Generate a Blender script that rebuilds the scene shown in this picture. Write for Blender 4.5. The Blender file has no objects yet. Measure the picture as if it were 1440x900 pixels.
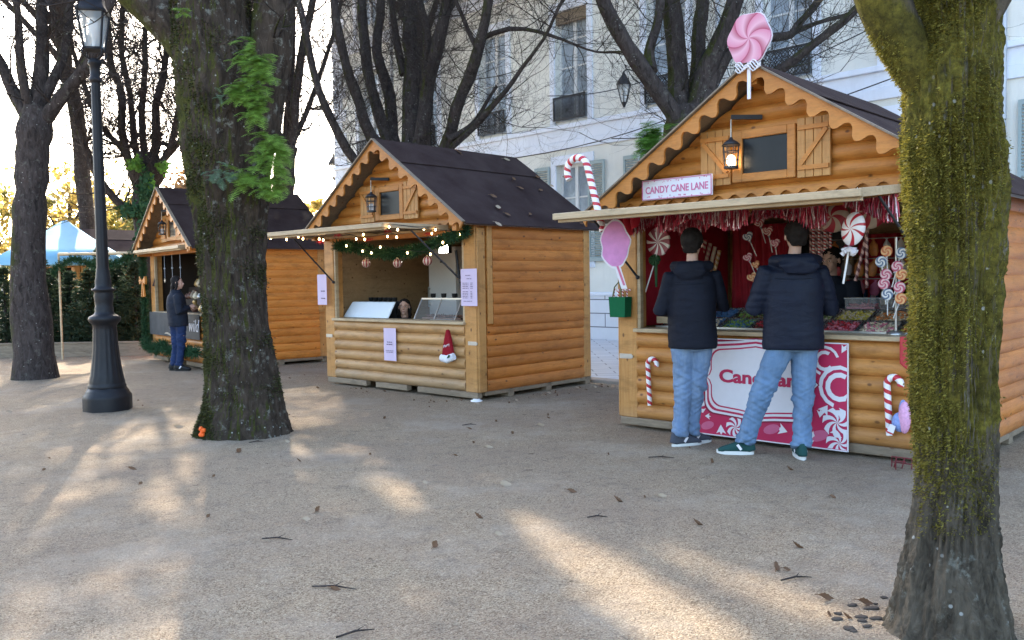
import bpy, bmesh, math, random
from math import sin, cos, pi, radians, atan2, sqrt, tan
from mathutils import Vector, Matrix, noise
import numpy as np

S = bpy.context.scene
COL = S.collection
# ------------------------------------------------------------ camera
CAM_H, FPX, PITCH, ROLL = 1.42, 1220.8, .0468, -.0164
_f = Vector((0, cos(PITCH), -sin(PITCH))); _r = Vector((1, 0, 0)); _u = _r.cross(_f)
_R = _r * cos(ROLL) + _u * sin(ROLL); _U = -_r * sin(ROLL) + _u * cos(ROLL)
cd = bpy.data.cameras.new('camera'); cam = bpy.data.objects.new('camera', cd); COL.objects.link(cam)
cam.matrix_world = Matrix(((_R.x, _U.x, -_f.x, 0), (_R.y, _U.y, -_f.y, 0), (_R.z, _U.z, -_f.z, CAM_H), (0, 0, 0, 1)))
cd.sensor_width = 36; cd.lens = FPX / 1440 * 36; cd.clip_start = .05; cd.clip_end = 2000
S.camera = cam
# ------------------------------------------------------------ light
SUN_AZ, SUN_EL = radians(-20), radians(32)      # azimuth from +Y, positive to the right
sun_dir = Vector((sin(SUN_AZ) * cos(SUN_EL), cos(SUN_AZ) * cos(SUN_EL), sin(SUN_EL)))
W = bpy.data.worlds.new('World'); S.world = W; W.use_nodes = True
wn = W.node_tree.nodes; wl = W.node_tree.links
sky = wn.new('ShaderNodeTexSky'); sky.sky_type = 'NISHITA'; sky.sun_disc = False
sky.sun_elevation = SUN_EL; sky.sun_rotation = SUN_AZ
sky.air_density = 1.0; sky.dust_density = 3.0; sky.ozone_density = 1.0; sky.altitude = 200
bg = wn['Background']; bg.inputs['Strength'].default_value = .15
wl.new(sky.outputs[0], bg.inputs['Color'])
sl = bpy.data.lights.new('sun', 'SUN'); sl.energy = 2.3; sl.angle = radians(.53); sl.color = (1, .88, .72)
so = bpy.data.objects.new('sun', sl); COL.objects.link(so)
so.rotation_euler = sun_dir.to_track_quat('Z', 'Y').to_euler(); so.location = (-5, 10, 20)
S.view_settings.view_transform = 'Standard'; S.view_settings.look = 'None'
S.view_settings.exposure = 2.76; S.view_settings.gamma = 1; S.view_settings.use_curve_mapping = False
S.cycles.max_bounces = 6; S.cycles.transparent_max_bounces = 12

# ------------------------------------------------------------ helpers
def ray(px, py): return _f + _R * ((px - 720) / FPX) - _U * ((py - 450) / FPX)
def P(px, py, Y):
    "the real point at depth Y that the picture shows at px, py"
    d = ray(px, py); t = Y / d.y
    return Vector((d.x * t, Y, CAM_H + d.z * t))
def G(px, py, z=0):
    d = ray(px, py); t = (z - CAM_H) / d.z
    return Vector((d.x * t, d.y * t, z))
def V(*a): return Vector(a)

class MB:
    def __init__(s): s.v = []; s.f = []; s.m = []; s.s = []; s.uv = []; s.M = None
    def add(s, vs, fs, mat=0, smooth=False, uv=None):
        o = len(s.v)
        if s.M is not None: vs = [s.M @ Vector(v) for v in vs]
        s.v.extend([tuple(v) for v in vs])
        for i, f in enumerate(fs):
            s.f.append([o + k for k in f]); s.m.append(mat); s.s.append(smooth)
            s.uv.append(uv[i] if uv else None)
    def box(s, x0, x1, y0, y1, z0, z1, mat=0):
        s.add([(x0,y0,z0),(x1,y0,z0),(x1,y1,z0),(x0,y1,z0),(x0,y0,z1),(x1,y0,z1),(x1,y1,z1),(x0,y1,z1)],
              [(0,3,2,1),(4,5,6,7),(0,1,5,4),(1,2,6,5),(2,3,7,6),(3,0,4,7)], mat)
    def bar(s, a, b, w, h, mat=0, up=(0,0,1)):
        "a rectangular bar from a to b, w wide (sideways), h high (along up)"
        a = Vector(a); b = Vector(b); d = (b - a).normalized(); side = d.cross(Vector(up))
        if side.length < 1e-4: side = d.cross(Vector((0,1,0)))
        side.normalize(); u2 = side.cross(d).normalized()
        vs = []
        for p in (a, b):
            for i, j in ((-1,-1),(1,-1),(1,1),(-1,1)): vs.append(p + side * (i * w / 2) + u2 * (j * h / 2))
        s.add(vs, [(0,1,2,3),(7,6,5,4),(0,4,5,1),(1,5,6,2),(2,6,7,3),(3,7,4,0)], mat)
    def tube(s, pts, rad, n=8, mat=0, cap=True, ref=None, smooth=True):
        pts = [Vector(p) for p in pts]; k = len(pts)
        if not hasattr(rad, '__len__'): rad = [rad] * k
        T = []
        for i in range(k):
            d = pts[min(i + 1, k - 1)] - pts[max(i - 1, 0)]
            T.append(d.normalized() if d.length > 1e-9 else Vector((0,0,1)))
        r0 = Vector(ref) if ref else (Vector((1,0,0)) if abs(T[0].x) < .8 else Vector((0,1,0)))
        X = (r0 - T[0] * r0.dot(T[0])).normalized()
        vs = []; L = [0]
        for i in range(k):
            if i: L.append(L[-1] + (pts[i] - pts[i-1]).length)
            if ref: X = (Vector(ref) - T[i] * Vector(ref).dot(T[i]))
            else: X = X - T[i] * X.dot(T[i])
            X.normalize(); Y = T[i].cross(X)
            rr = rad[i]; a, b = (rr if hasattr(rr, '__len__') else (rr, rr))
            for j in range(n):
                t = 2 * pi * j / n; vs.append(pts[i] + X * (a * cos(t)) + Y * (b * sin(t)))
        fs = []; uv = []
        for i in range(k - 1):
            for j in range(n):
                j2 = (j + 1) % n
                fs.append((i*n+j, i*n+j2, (i+1)*n+j2, (i+1)*n+j))
                uv.append([(j/n, L[i]), ((j+1)/n, L[i]), ((j+1)/n, L[i+1]), (j/n, L[i+1])])
        s.add(vs, fs, mat, smooth, uv)
        if cap:
            s.add(vs[:n], [tuple(reversed(range(n)))], mat, False, [[(0, 0)] * n])
            s.add(vs[-n:], [tuple(range(n))], mat, False, [[(0, L[-1])] * n])
    def lathe(s, prof, n=24, c=(0,0,0), mat=0, smooth=True, oct_=None):
        c = Vector(c); vs = []
        for r, z in prof:
            for j in range(n):
                t = 2 * pi * j / n; q = r
                if oct_: q = r * oct_(t, z)
                vs.append(c + Vector((q * cos(t), q * sin(t), z)))
        fs = [(i*n+j, i*n+(j+1)%n, (i+1)*n+(j+1)%n, (i+1)*n+j) for i in range(len(prof)-1) for j in range(n)]
        s.add(vs, fs, mat, smooth)
        s.add(vs[:n], [tuple(reversed(range(n)))], mat); s.add(vs[-n:], [tuple(range(n))], mat)
    def sphere(s, c, r, nu=12, nv=8, mat=0):
        c = Vector(c)
        if not hasattr(r, '__len__'): r = (r, r, r)
        vs = [c + Vector((0, 0, -r[2]))]
        for i in range(1, nv):
            ph = pi * i / nv
            for j in range(nu):
                t = 2*pi*j/nu; vs.append(c + Vector((r[0]*sin(ph)*cos(t), r[1]*sin(ph)*sin(t), -r[2]*cos(ph))))
        vs.append(c + Vector((0, 0, r[2])))
        fs = [(0, 1+(j+1)%nu, 1+j) for j in range(nu)]
        for i in range(nv-2):
            for j in range(nu): fs.append((1+i*nu+j, 1+i*nu+(j+1)%nu, 1+(i+1)*nu+(j+1)%nu, 1+(i+1)*nu+j))
        o = 1 + (nv-2)*nu; e = len(vs)-1
        fs += [(o+j, o+(j+1)%nu, e) for j in range(nu)]
        s.add(vs, fs, mat, True)
    def prism(s, poly, y0, y1, mat=0, M=None):
        "polygon in the xz plane, extruded from y0 to y1"
        n = len(poly)
        area = sum(poly[i][0]*poly[(i+1)%n][1]-poly[(i+1)%n][0]*poly[i][1] for i in range(n))
        if area < 0: poly = list(reversed(poly))
        vs = [(x, y0, z) for x, z in poly] + [(x, y1, z) for x, z in poly]
        fs = [tuple(range(n)), tuple(reversed(range(n, 2*n)))] + [((i+1)%n, i, n+i, n+(i+1)%n) for i in range(n)]
        old = s.M
        if M is not None: s.M = M
        s.add(vs, fs, mat); s.M = old
    def build(s, name, mats, parent=None, loc=None, bevel=0, rot=None, seg=1):
        me = bpy.data.meshes.new(name); me.from_pydata(s.v, [], s.f)
        if not isinstance(mats, (list, tuple)): mats = [mats]
        for m in mats: me.materials.append(m)
        me.polygons.foreach_set('material_index', s.m); me.polygons.foreach_set('use_smooth', s.s)
        if any(u is not None for u in s.uv):
            ul = me.uv_layers.new(name='UVMap'); flat = []
            for f, u in zip(s.f, s.uv):
                for k in range(len(f)): flat.extend(u[k] if u else (0, 0))
            ul.data.foreach_set('uv', flat)
        me.update()
        o = bpy.data.objects.new(name, me); COL.objects.link(o)
        if parent: o.parent = parent
        if loc is not None: o.location = loc
        if rot is not None: o.rotation_euler = rot
        if bevel:
            b = o.modifiers.new('bevel', 'BEVEL'); b.width = bevel; b.segments = seg; b.limit_method = 'ANGLE'; b.angle_limit = radians(50)
        return o

def tag(o, label=None, cat=None, group=None, kind=None):
    if label: o['label'] = label
    if cat: o['category'] = cat
    if group: o['group'] = group
    if kind: o['kind'] = kind
    return o
def thing(name, label, cat, loc=(0,0,0), rz=0, group=None):
    o = bpy.data.objects.new(name, None); COL.objects.link(o); o.empty_display_size = .2
    o.location = loc; o.rotation_euler = (0, 0, rz); return tag(o, label, cat, group)
def kids(o): return [c for c in bpy.data.objects if c.parent == o]
def dup(root, loc=None, rz=None, label=None, group=None, scale=None):
    r = root.copy(); COL.objects.link(r)
    if loc is not None: r.location = loc
    if rz is not None: r.rotation_euler = (r.rotation_euler.x, r.rotation_euler.y, rz)
    if scale: r.scale = (scale,) * 3 if not hasattr(scale, '__len__') else scale
    if label: r['label'] = label
    if group: r['group'] = group
    for ch in kids(root):
        c = ch.copy(); COL.objects.link(c); c.parent = r
        for g in kids(ch):
            d = g.copy(); COL.objects.link(d); d.parent = c
    return r

# ------------------------------------------------------------ materials
class N:
    "small node builder"
    def __init__(s, name, rough=.6, spec=.3):
        s.m = bpy.data.materials.new(name); s.m.use_nodes = True
        s.n = s.m.node_tree.nodes; s.l = s.m.node_tree.links; s.b = s.n['Principled BSDF']
        s.b.inputs['Roughness'].default_value = rough; s.b.inputs['Specular IOR Level'].default_value = spec
    def new(s, t, **k):
        x = s.n.new(t)
        for a, b in k.items(): setattr(x, a, b)
        return x
    def link(s, a, b): s.l.new(a, b)
    def put(s, sock, v):
        if hasattr(v, 'links'): s.l.new(v, sock)
        else: sock.default_value = v
    def coord(s, kind='Object', scale=(1,1,1)):
        c = s.new('ShaderNodeTexCoord'); mp = s.new('ShaderNodeMapping'); mp.inputs['Scale'].default_value = scale
        s.link(c.outputs[kind], mp.inputs[0]); return mp.outputs[0]
    def noise(s, vec, scale=5, detail=4, rough=.55, dist=0, out=0):
        x = s.new('ShaderNodeTexNoise'); s.link(vec, x.inputs['Vector'])
        x.inputs['Scale'].default_value = scale; x.inputs['Detail'].default_value = detail
        x.inputs['Roughness'].default_value = rough; x.inputs['Distortion'].default_value = dist
        return x.outputs[out]
    def voro(s, vec, scale=5, feature='F1', out='Distance', rnd=1):
        x = s.new('ShaderNodeTexVoronoi', feature=feature); s.link(vec, x.inputs['Vector'])
        x.inputs['Scale'].default_value = scale; x.inputs['Randomness'].default_value = rnd
        return x.outputs[out]
    def math(s, op, a, b=0, c=0, clamp=False):
        x = s.new('ShaderNodeMath', operation=op, use_clamp=clamp)
        s.put(x.inputs[0], a); s.put(x.inputs[1], b)
        if len(x.inputs) > 2: s.put(x.inputs[2], c)
        return x.outputs[0]
    def sep(s, vec):
        x = s.new('ShaderNodeSeparateXYZ'); s.link(vec, x.inputs[0]); return x.outputs
    def comb(s, a, b, c):
        x = s.new('ShaderNodeCombineXYZ'); s.put(x.inputs[0], a); s.put(x.inputs[1], b); s.put(x.inputs[2], c); return x.outputs[0]
    def ramp(s, fac, stops, interp='LINEAR'):
        x = s.new('ShaderNodeValToRGB'); x.color_ramp.interpolation = interp; e = x.color_ramp.elements
        while len(e) < len(stops): e.new(.5)
        for k, (p, c) in enumerate(stops):
            e[k].position = p; e[k].color = (c, c, c, 1) if not hasattr(c, '__len__') else tuple(c) + (1,)
        s.link(fac, x.inputs[0]); return x.outputs[0]
    def mix(s, fac, a, b, mode='MIX'):
        x = s.new('ShaderNodeMix', data_type='RGBA', blend_type=mode)
        s.put(x.inputs[0], fac)
        for i, v in ((6, a), (7, b)):
            if hasattr(v, 'links'): s.l.new(v, x.inputs[i])
            else: x.inputs[i].default_value = tuple(v) + (1,) if len(v) == 3 else v
        return x.outputs[2]
    def color(s, c):
        if hasattr(c, 'links'): s.l.new(c, s.b.inputs['Base Color'])
        else: s.b.inputs['Base Color'].default_value = tuple(c) + (1,)
    def bump(s, h, strength=.5, dist=.01):
        x = s.new('ShaderNodeBump'); x.inputs['Strength'].default_value = strength; x.inputs['Distance'].default_value = dist
        s.link(h, x.inputs['Height'])
        if s.b.inputs['Normal'].is_linked:
            s.l.new(s.b.inputs['Normal'].links[0].from_socket, x.inputs['Normal'])
        s.l.new(x.outputs[0], s.b.inputs['Normal'])

def plain(name, c, rough=.6, spec=.3, var=.12, scale=20, metal=0, bump=0):
    n = N(name, rough, spec); v = n.coord()
    f = n.noise(v, scale, 4)
    n.color(n.mix(f, tuple(x * (1 - var) for x in c), tuple(min(1, x * (1 + var)) for x in c)))
    n.b.inputs['Metallic'].default_value = metal
    n.link(n.math('MULTIPLY_ADD', n.noise(v, scale * 1.7, 3), .25, rough - .12, clamp=True), n.b.inputs['Roughness'])
    if bump: n.bump(f, bump, .005)
    return n.m
def emit(name, c, strength):
    n = N(name); n.color(c); n.b.inputs['Emission Color'].default_value = tuple(c) + (1,)
    n.b.inputs['Emission Strength'].default_value = strength; return n.m

def wood(name, c1, c2, axis='x', grey=0, pitch=.133, z0=.1, var=.3, knots=True, greytop=.55, dark=.35, rough=.5):
    n = N(name, rough, .35); v = n.coord()
    sc = {'x': (1.2, 22, 22), 'y': (22, 1.2, 22), 'z': (22, 22, 1.2)}[axis]
    mp = n.coord(scale=sc); x, y, z = n.sep(v)
    row = n.math('FLOOR', n.math('DIVIDE', n.math('SUBTRACT', z, z0), pitch))
    wn_ = n.new('ShaderNodeTexWhiteNoise', noise_dimensions='1D'); n.link(row, wn_.inputs['W'])
    shift = n.new('ShaderNodeVectorMath', operation='ADD')
    n.link(mp, shift.inputs[0]); off = n.new('ShaderNodeVectorMath', operation='SCALE')
    n.link(wn_.outputs['Color'], off.inputs[0]); off.inputs['Scale'].default_value = 30
    n.link(off.outputs[0], shift.inputs[1]); vec = shift.outputs[0]
    grain = n.noise(vec, 1.6, 6, .65, 1.2)
    broad = n.noise(v, 1.7, 3)
    c = n.mix(n.ramp(grain, [(.3, 0), (.7, 1)]), c1, c2)
    c = n.mix(n.math('MULTIPLY', wn_.outputs['Value'], var), c, tuple(k * .52 for k in c1))
    c = n.mix(n.ramp(broad, [(.35, 0), (.75, dark)]), c, tuple(k * .38 for k in c1))
    if knots:
        ks = {'x': (4.2, 7, 7), 'y': (7, 4.2, 7), 'z': (7, 7, 4.2)}[axis]
        kv = n.new('ShaderNodeVectorMath', operation='ADD'); n.link(n.coord(scale=ks), kv.inputs[0]); n.link(off.outputs[0], kv.inputs[1])
        kd = n.voro(kv.outputs[0], 1.1)
        n_k = n.ramp(kd, [(.0, 1), (.07, .85), (.12, 0)])
        c = n.mix(n_k, c, (.10, .038, .012))
    if grey:
        gm = n.math('SUBTRACT', n.math('ADD', greytop, n.math('MULTIPLY', n.noise(v, 3, 4), .35)), z)
        gm = n.ramp(gm, [(.0, 0), (.45, grey)])
        c = n.mix(gm, c, n.mix(grain, (.20, .16, .11), (.36, .30, .21)))
    dirt = n.ramp(n.noise(n.coord(scale=(2, 2, 7)), 1.5, 6, .75), [(.48, 0), (.68, .62)])
    c = n.mix(dirt, c, tuple(k * .45 for k in c1))
    fineg = n.noise(vec, 7, 4, .7, .6); c = n.mix(n.ramp(fineg, [(.5, 0), (.8, .35)]), c, tuple(k * .5 for k in c1))
    n.color(c); n.bump(grain, .4, .008); n.bump(fineg, .3, .003)
    return n.m

M = {}
M['wood_front'] = wood('pale_log_wood', (.46, .245, .09), (.58, .34, .14), 'x', grey=.8, greytop=.2)
M['wood_front_near'] = wood('honey_front_wood', (.48, .20, .045), (.62, .29, .08), 'x', grey=.45, greytop=.05)
M['wood_side'] = wood('orange_log_wood', (.50, .155, .022), (.64, .24, .045), 'y', var=.4, grey=.35, greytop=.12)
M['wood_gable'] = wood('honey_log_wood', (.55, .20, .032), (.68, .29, .06), 'x')
M['wood_post'] = wood('post_wood', (.50, .23, .06), (.62, .32, .10), 'z', pitch=9, grey=.5, greytop=.1)
M['wood_trim'] = wood('trim_wood', (.54, .205, .038), (.64, .27, .06), 'x', pitch=9, knots=False)
M['wood_in'] = wood('inside_wood', (.38, .24, .12), (.50, .34, .18), 'x')
M['wood_grey'] = wood('weathered_wood', (.20, .15, .10), (.32, .25, .17), 'x', pitch=9)
M['wood_pale'] = wood('pale_ply', (.46, .34, .20), (.58, .45, .28), 'x', pitch=9, knots=False, dark=.15)
M['wood3'] = wood('bright_orange_wood', (.60, .20, .03), (.72, .29, .055), 'y', var=.25, dark=.2)
M['dark_inside'] = plain('dark_interior', (.035, .025, .018), .8)

def felt():
    n = N('roof_felt', .93, .08); v = n.coord()
    f = n.noise(v, 260, 2); g = n.noise(v, 2.2, 5, .6)
    c = n.mix(n.ramp(g, [(.3, 0), (.75, 1)]), (.030, .018, .017), (.058, .040, .036))
    c = n.mix(n.ramp(n.noise(v, 9, 5, .7), [(.6, 0), (.8, .5)]), c, (.085, .075, .06))
    n.color(c); n.bump(f, .5, .004); return n.m
M['felt'] = felt()
def gravel():
    n = N('gravel', .95, .12); c0 = n.new('ShaderNodeTexCoord'); v = c0.outputs['Object']
    vc = n.voro(v, 170, out='Color'); vd = n.voro(v, 170)
    h = n.sep(vc)[0]
    c = n.ramp(h, [(0, (.17, .118, .074)), (.3, (.37, .280, .182)), (.7, (.48, .375, .25)), (1, (.66, .55, .39))])
    fine = n.noise(v, 420, 3, .7)
    c = n.mix(n.ramp(fine, [(.36, .5), (.54, 0)]), c, (.12, .09, .065))
    big = n.noise(v, .55, 5, .6)
    c = n.mix(n.ramp(big, [(.35, 0), (.7, .55)]), c, (.27, .20, .15))
    mid = n.noise(v, 7, 5, .65)
    c = n.mix(n.ramp(mid, [(.52, 0), (.72, .45)]), c, (.14, .115, .095))
    c = n.mix(n.ramp(n.noise(v, 22, 5, .7), [(.6, 0), (.74, .5)]), c, (.115, .085, .062))
    wv = n.new('ShaderNodeVectorMath', operation='ADD'); n.link(v, wv.inputs[0]); ws = n.new('ShaderNodeVectorMath', operation='SCALE'); n.link(n.noise(v, 14, 4, .6, out=1), ws.inputs[0]); ws.inputs['Scale'].default_value = .12; n.link(ws.outputs[0], wv.inputs[1])
    spot = n.ramp(n.voro(wv.outputs[0], 2.6), [(.0, .75), (.045, .6), (.085, 0)])
    spot = n.math('MULTIPLY', spot, n.ramp(n.noise(v, 1.1, 3), [(.42, 0), (.52, 1)]))
    c = n.mix(spot, c, (.055, .035, .022))
    sp2 = n.ramp(n.voro(wv.outputs[0], 9), [(.0, .8), (.06, .6), (.10, 0)])
    sp2 = n.math('MULTIPLY', sp2, n.ramp(n.noise(v, 1.9, 3), [(.5, 0), (.6, 1)]))
    c = n.mix(sp2, c, (.05, .035, .022))
    pale = n.ramp(n.noise(v, .8, 6, .7), [(.5, 0), (.7, .5)]); c = n.mix(pale, c, (.50, .43, .34))
    n.color(c)
    n.bump(n.noise(v, 6, 4, .6), .8, .035)
    n.bump(n.noise(v, 30, 4, .7), .9, .02)
    n.bump(n.math('SUBTRACT', 1, vd), 1.0, .010)
    n.bump(fine, .6, .002)
    return n.m
M['gravel'] = gravel()
def brickmat(name, c1, c2, mortar, w, h, m=.008, axis='xz', bump=.4, rough=.75):
    n = N(name, rough, .25); x, y, z = n.sep(n.coord())
    vec = n.comb(x, z if axis == 'xz' else y, 0)
    b = n.new('ShaderNodeTexBrick'); n.link(vec, b.inputs[0])
    b.inputs['Color1'].default_value = (*c1, 1); b.inputs['Color2'].default_value = (*c2, 1); b.inputs['Mortar'].default_value = (*mortar, 1)
    b.inputs['Scale'].default_value = 1; b.inputs['Mortar Size'].default_value = m; b.inputs['Brick Width'].default_value = w; b.inputs['Row Height'].default_value = h
    v = n.coord(); st = n.ramp(n.noise(v, 1.3, 6, .65), [(.35, 0), (.8, .4)])
    n.color(n.mix(st, b.outputs[0], tuple(k * .6 for k in c1)))
    n.bump(b.outputs['Fac'], -bump, .01); n.bump(n.noise(v, 60, 4), .2, .004); return n.m
M['plinth'] = brickmat('stone_blocks', (.68, .70, .72), (.74, .75, .76), (.12, .12, .13), .92, .31, .012)
M['paving'] = brickmat('pale_paving', (.50, .53, .57), (.58, .60, .63), (.24, .25, .27), .6, .3, .012, 'xy')
def plaster(name, c, d=.8):
    n = N(name, .9, .15); v = n.coord()
    f = n.noise(v, .9, 6, .6); st = n.noise(n.coord(scale=(3, 3, .5)), 1.2, 5, .7)
    cc = n.mix(n.ramp(f, [(.3, 0), (.75, 1)]), c, tuple(k * d for k in c))
    cc = n.mix(n.ramp(st, [(.5, 0), (.8, .35)]), cc, tuple(k * .6 for k in c))
    n.color(cc); n.bump(n.noise(v, 30, 5, .7), .4, .01); return n.m
M['plaster'] = plaster('cream_plaster', (.77, .765, .69))
M['stone'] = plaster('smooth_stone', (.76, .80, .86), .88)
M['window_glass'] = None
def glass_dark(name, c, rough=.06):
    n = N(name, rough, .6); v = n.coord()
    n.color(n.mix(n.ramp(n.noise(v, 3, 4, .6, 1), [(.35, 0), (.7, 1)]), tuple(k * .6 for k in c), c)); return n.m
M['pane_pale'] = glass_dark('pane_with_curtain', (.36, .42, .47))
M['pane_dark'] = glass_dark('dark_pane', (.012, .014, .016), .3); M['pane_dark'].node_tree.nodes['Principled BSDF'].inputs['Specular IOR Level'].default_value = .25
M['white_paint'] = plain('white_paint', (.62, .63, .62), .5)
M['shutter'] = plain('grey_green_shutter', (.30, .36, .35), .6)
M['iron'] = plain('dark_iron', (.025, .025, .028), .45, .4)
M['white_iron'] = plain('pale_iron', (.45, .48, .52), .5)
M['castiron'] = plain('black_cast_iron', (.009, .009, .011), .5, .3, .3, 14, 0, .3)
M['metal'] = plain('grey_metal', (.45, .45, .43), .35, .5, metal=.8)
M['plastic_white'] = plain('white_enamel', (.72, .72, .70), .35, .4, .04)
M['steel'] = plain('tray_steel', (.55, .56, .56), .25, .5, metal=.9)
def clear():
    n = N('clear_glass', .03, .5); n.b.inputs['Transmission Weight'].default_value = 0
    n.color((.9, .95, .95)); n.b.inputs['Alpha'].default_value = .09; return n.m
M['clear'] = clear()
def lampglass():
    n = N('lantern_glass', .08, .6); n.color((.75, .8, .8)); n.b.inputs['Alpha'].default_value = .35; return n.m
M['lampglass'] = lampglass()
def stripes(name, c1, c2, turns=1, per=.05, duty=.5, rough=.3, c3=None):
    "helical stripes from the tube's uv"
    n = N(name, rough, .5); c = n.new('ShaderNodeTexCoord'); u, v, w = n.sep(c.outputs['UV'])
    t = n.math('FRACT', n.math('ADD', n.math('MULTIPLY', u, turns), n.math('DIVIDE', v, per)))
    col = n.mix(n.math('GREATER_THAN', t, duty), c1, c2)
    if c3: col = n.mix(n.math('GREATER_THAN', n.math('FRACT', n.math('MULTIPLY', t, 3)), .8), col, c3)
    n.color(col); return n.m
RED = (.48, .02, .035); WHITE = (.78, .76, .74); PINK = (.72, .25, .42)
M['cane'] = stripes('red_white_stripe', RED, WHITE, 1, .075, .42)
M['cane_thin'] = stripes('fine_red_white_stripe', RED, WHITE, 1, .03, .5)
M['cane_brown'] = stripes('dark_pink_stripe', (.10, .02, .03), (.55, .33, .28), 1, .06, .5)
def swirl(name, c1, c2, n_=6, k=14, duty=.5, c3=None):
    "pinwheel in the object's own xz plane"
    n = N(name, .35, .5); x, y, z = n.sep(n.coord())
    r = n.math('SQRT', n.math('ADD', n.math('MULTIPLY', x, x), n.math('MULTIPLY', z, z)))
    a = n.math('DIVIDE', n.math('ARCTAN2', z, x), 2 * pi)
    t = n.math('FRACT', n.math('ADD', n.math('MULTIPLY', a, n_), n.math('MULTIPLY', r, k)))
    col = n.mix(n.math('GREATER_THAN', t, duty), c1, c2)
    if c3: col = n.mix(n.ramp(n.math('PINGPONG', t, .5), [(.0, 0), (.5, 1)]), col, c3)
    n.color(col); return n.m
M['red_cloth'] = plain('red_cloth', (.42, .018, .035), .6, .3, .35, 9)
M['crimson'] = plain('crimson_print', (.46, .022, .08), .55, .3, .1, 8)
M['print_white'] = plain('white_print', (.70, .68, .70), .55, .3, .05)
M['print_pink'] = plain('pink_print', (.58, .16, .28), .55, .3, .15)
M['lilac'] = plain('lilac_paper', (.60, .50, .64), .8, .2, .05, 6)
M['ink'] = plain('dark_ink', (.10, .07, .12), .7)
M['gold'] = plain('gold_band', (.45, .30, .12), .35, .5, .2, 20, .5)
M['green_felt'] = plain('green_felt', (.012, .11, .045), .9, .1)
M['garland'] = plain('garland_green', (.030, .075, .032), .8, .15, .5, 30)
M['bauble'] = swirl('striped_bauble', (.30, .02, .03), (.60, .42, .32), 8, 0, .5)
M['bulb'] = emit('warm_bulb', (1, .62, .25), 6)
M['lamp_on'] = emit('warm_lantern_lamp', (1, .78, .5), 3.5)
M['panel_light'] = emit('white_work_light', (1, .95, .85), 9)
M['cable'] = plain('black_cable', (.02, .02, .02), .6)
M['skin'] = plain('skin', (.50, .31, .23), .55, .35, .08, 12)
M['lips'] = plain('lips', (.32, .10, .09), .5)
M['eye'] = plain('eye_dark', (.03, .02, .018), .25, .5)
M['hair'] = plain('dark_hair', (.012, .009, .008), .7, .2, .5, 60)
def fabric(name, c, var=.25, sc=4, weave=500, rough=.75, fade=None):
    n = N(name, rough, .2); v = n.coord()
    f = n.noise(v, sc, 5, .6)
    col = n.mix(n.ramp(f, [(.3, 0), (.7, 1)]), tuple(k * (1 - var) for k in c), tuple(min(1, k * (1 + var)) for k in c))
    if fade:
        x, y, z = n.sep(v)
        g = n.noise(n.coord(scale=(9, 9, 1.5)), 1.5, 5, .7)
        col = n.mix(n.ramp(g, [(.4, 0), (.7, .8)]), col, fade)
    n.color(col); n.bump(n.noise(v, weave, 2), .3, .001)
    n.bump(n.noise(n.coord(scale=(1, 1, 2.4)), 9, 4, .6, .6), .35, .02)
    return n.m
M['navy'] = fabric('navy_jacket', (.006, .0075, .014), rough=.75)
M['navy2'] = fabric('navy_puffer', (.006, .009, .020), rough=.6)
M['denim'] = fabric('light_denim', (.12, .185, .29), .25, fade=(.21, .28, .37))
M['denim2'] = fabric('mid_denim', (.10, .17, .27), .25, fade=(.16, .235, .33))
M['denim_dark'] = fabric('dark_denim', (.015, .03, .085), .25)
M['coat_dark'] = fabric('dark_coat', (.012, .016, .026), .25)
M['shoe_green'] = plain('green_suede', (.012, .055, .05), .85)
M['shoe_grey'] = plain('grey_suede', (.055, .06, .075), .85)
M['sole'] = plain('pale_sole', (.62, .62, .58), .7)
M['black'] = plain('black_leather', (.012, .012, .012), .5)
def bark(name, moss=.6, ndir=(-1, -.1, .2), low=0, lichen=.5, base=(.046, .034, .025), bs=1, mosscol=((.022, .024, .010), (.06, .064, .018))):
    n = N(name, .95, .1); v = n.coord(); vs = n.coord(scale=(1, 1, .33))
    f = n.noise(vs, 16 * bs, 6, .7, .8); g = n.noise(v, 2.6, 5, .65)
    c = n.mix(n.ramp(f, [(.3, 0), (.7, 1)]), tuple(k * .35 for k in base), tuple(k * 1.7 for k in base))
    li = n.ramp(n.noise(v, 11, 6, .75), [(.56, 0), (.66, lichen)])
    c = n.mix(li, c, (.24, .24, .20))
    geo = n.new('ShaderNodeNewGeometry'); dp = n.new('ShaderNodeVectorMath', operation='DOT_PRODUCT')
    n.link(geo.outputs['True Normal'], dp.inputs[0]); dp.inputs[1].default_value = Vector(ndir).normalized()
    m = n.math('ADD', n.math('MULTIPLY', dp.outputs['Value'], .28), g)
    x, y, z = n.sep(v)
    if low: m = n.math('ADD', m, n.math('MULTIPLY', n.ramp(n.math('ADD', n.math('DIVIDE', z, 4), n.math('MULTIPLY', g, .06)), [(low - .02, 0), (low + .03, 1)]), .35))
    mk = n.ramp(m, [(.62 - .22 * moss - (-.30 if low else 0), 0), (.74 - .2 * moss - (-.30 if low else 0), 1)])
    mc = n.mix(n.ramp(n.noise(v, 38, 7, .8), [(.34, 0), (.62, 1)]), mosscol[0], mosscol[1])
    mc = n.mix(n.ramp(n.noise(v, 5, 4, .7), [(.45, 0), (.65, .6)]), mc, tuple(k * .8 for k in mosscol[0]))
    c = n.mix(mk, c, mc)
    wh = n.ramp(n.voro(v, 17), [(.0, .8), (.11, .6), (.14, 0)]); c = n.mix(n.math('MULTIPLY', wh, n.ramp(n.noise(v, 4, 2), [(.5, 0), (.6, 1)])), c, (.42, .42, .38))
    n.color(c); n.bump(f, .8, .03); n.bump(n.noise(v, 120, 4, .7), .6, .006)
    return n.m
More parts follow.
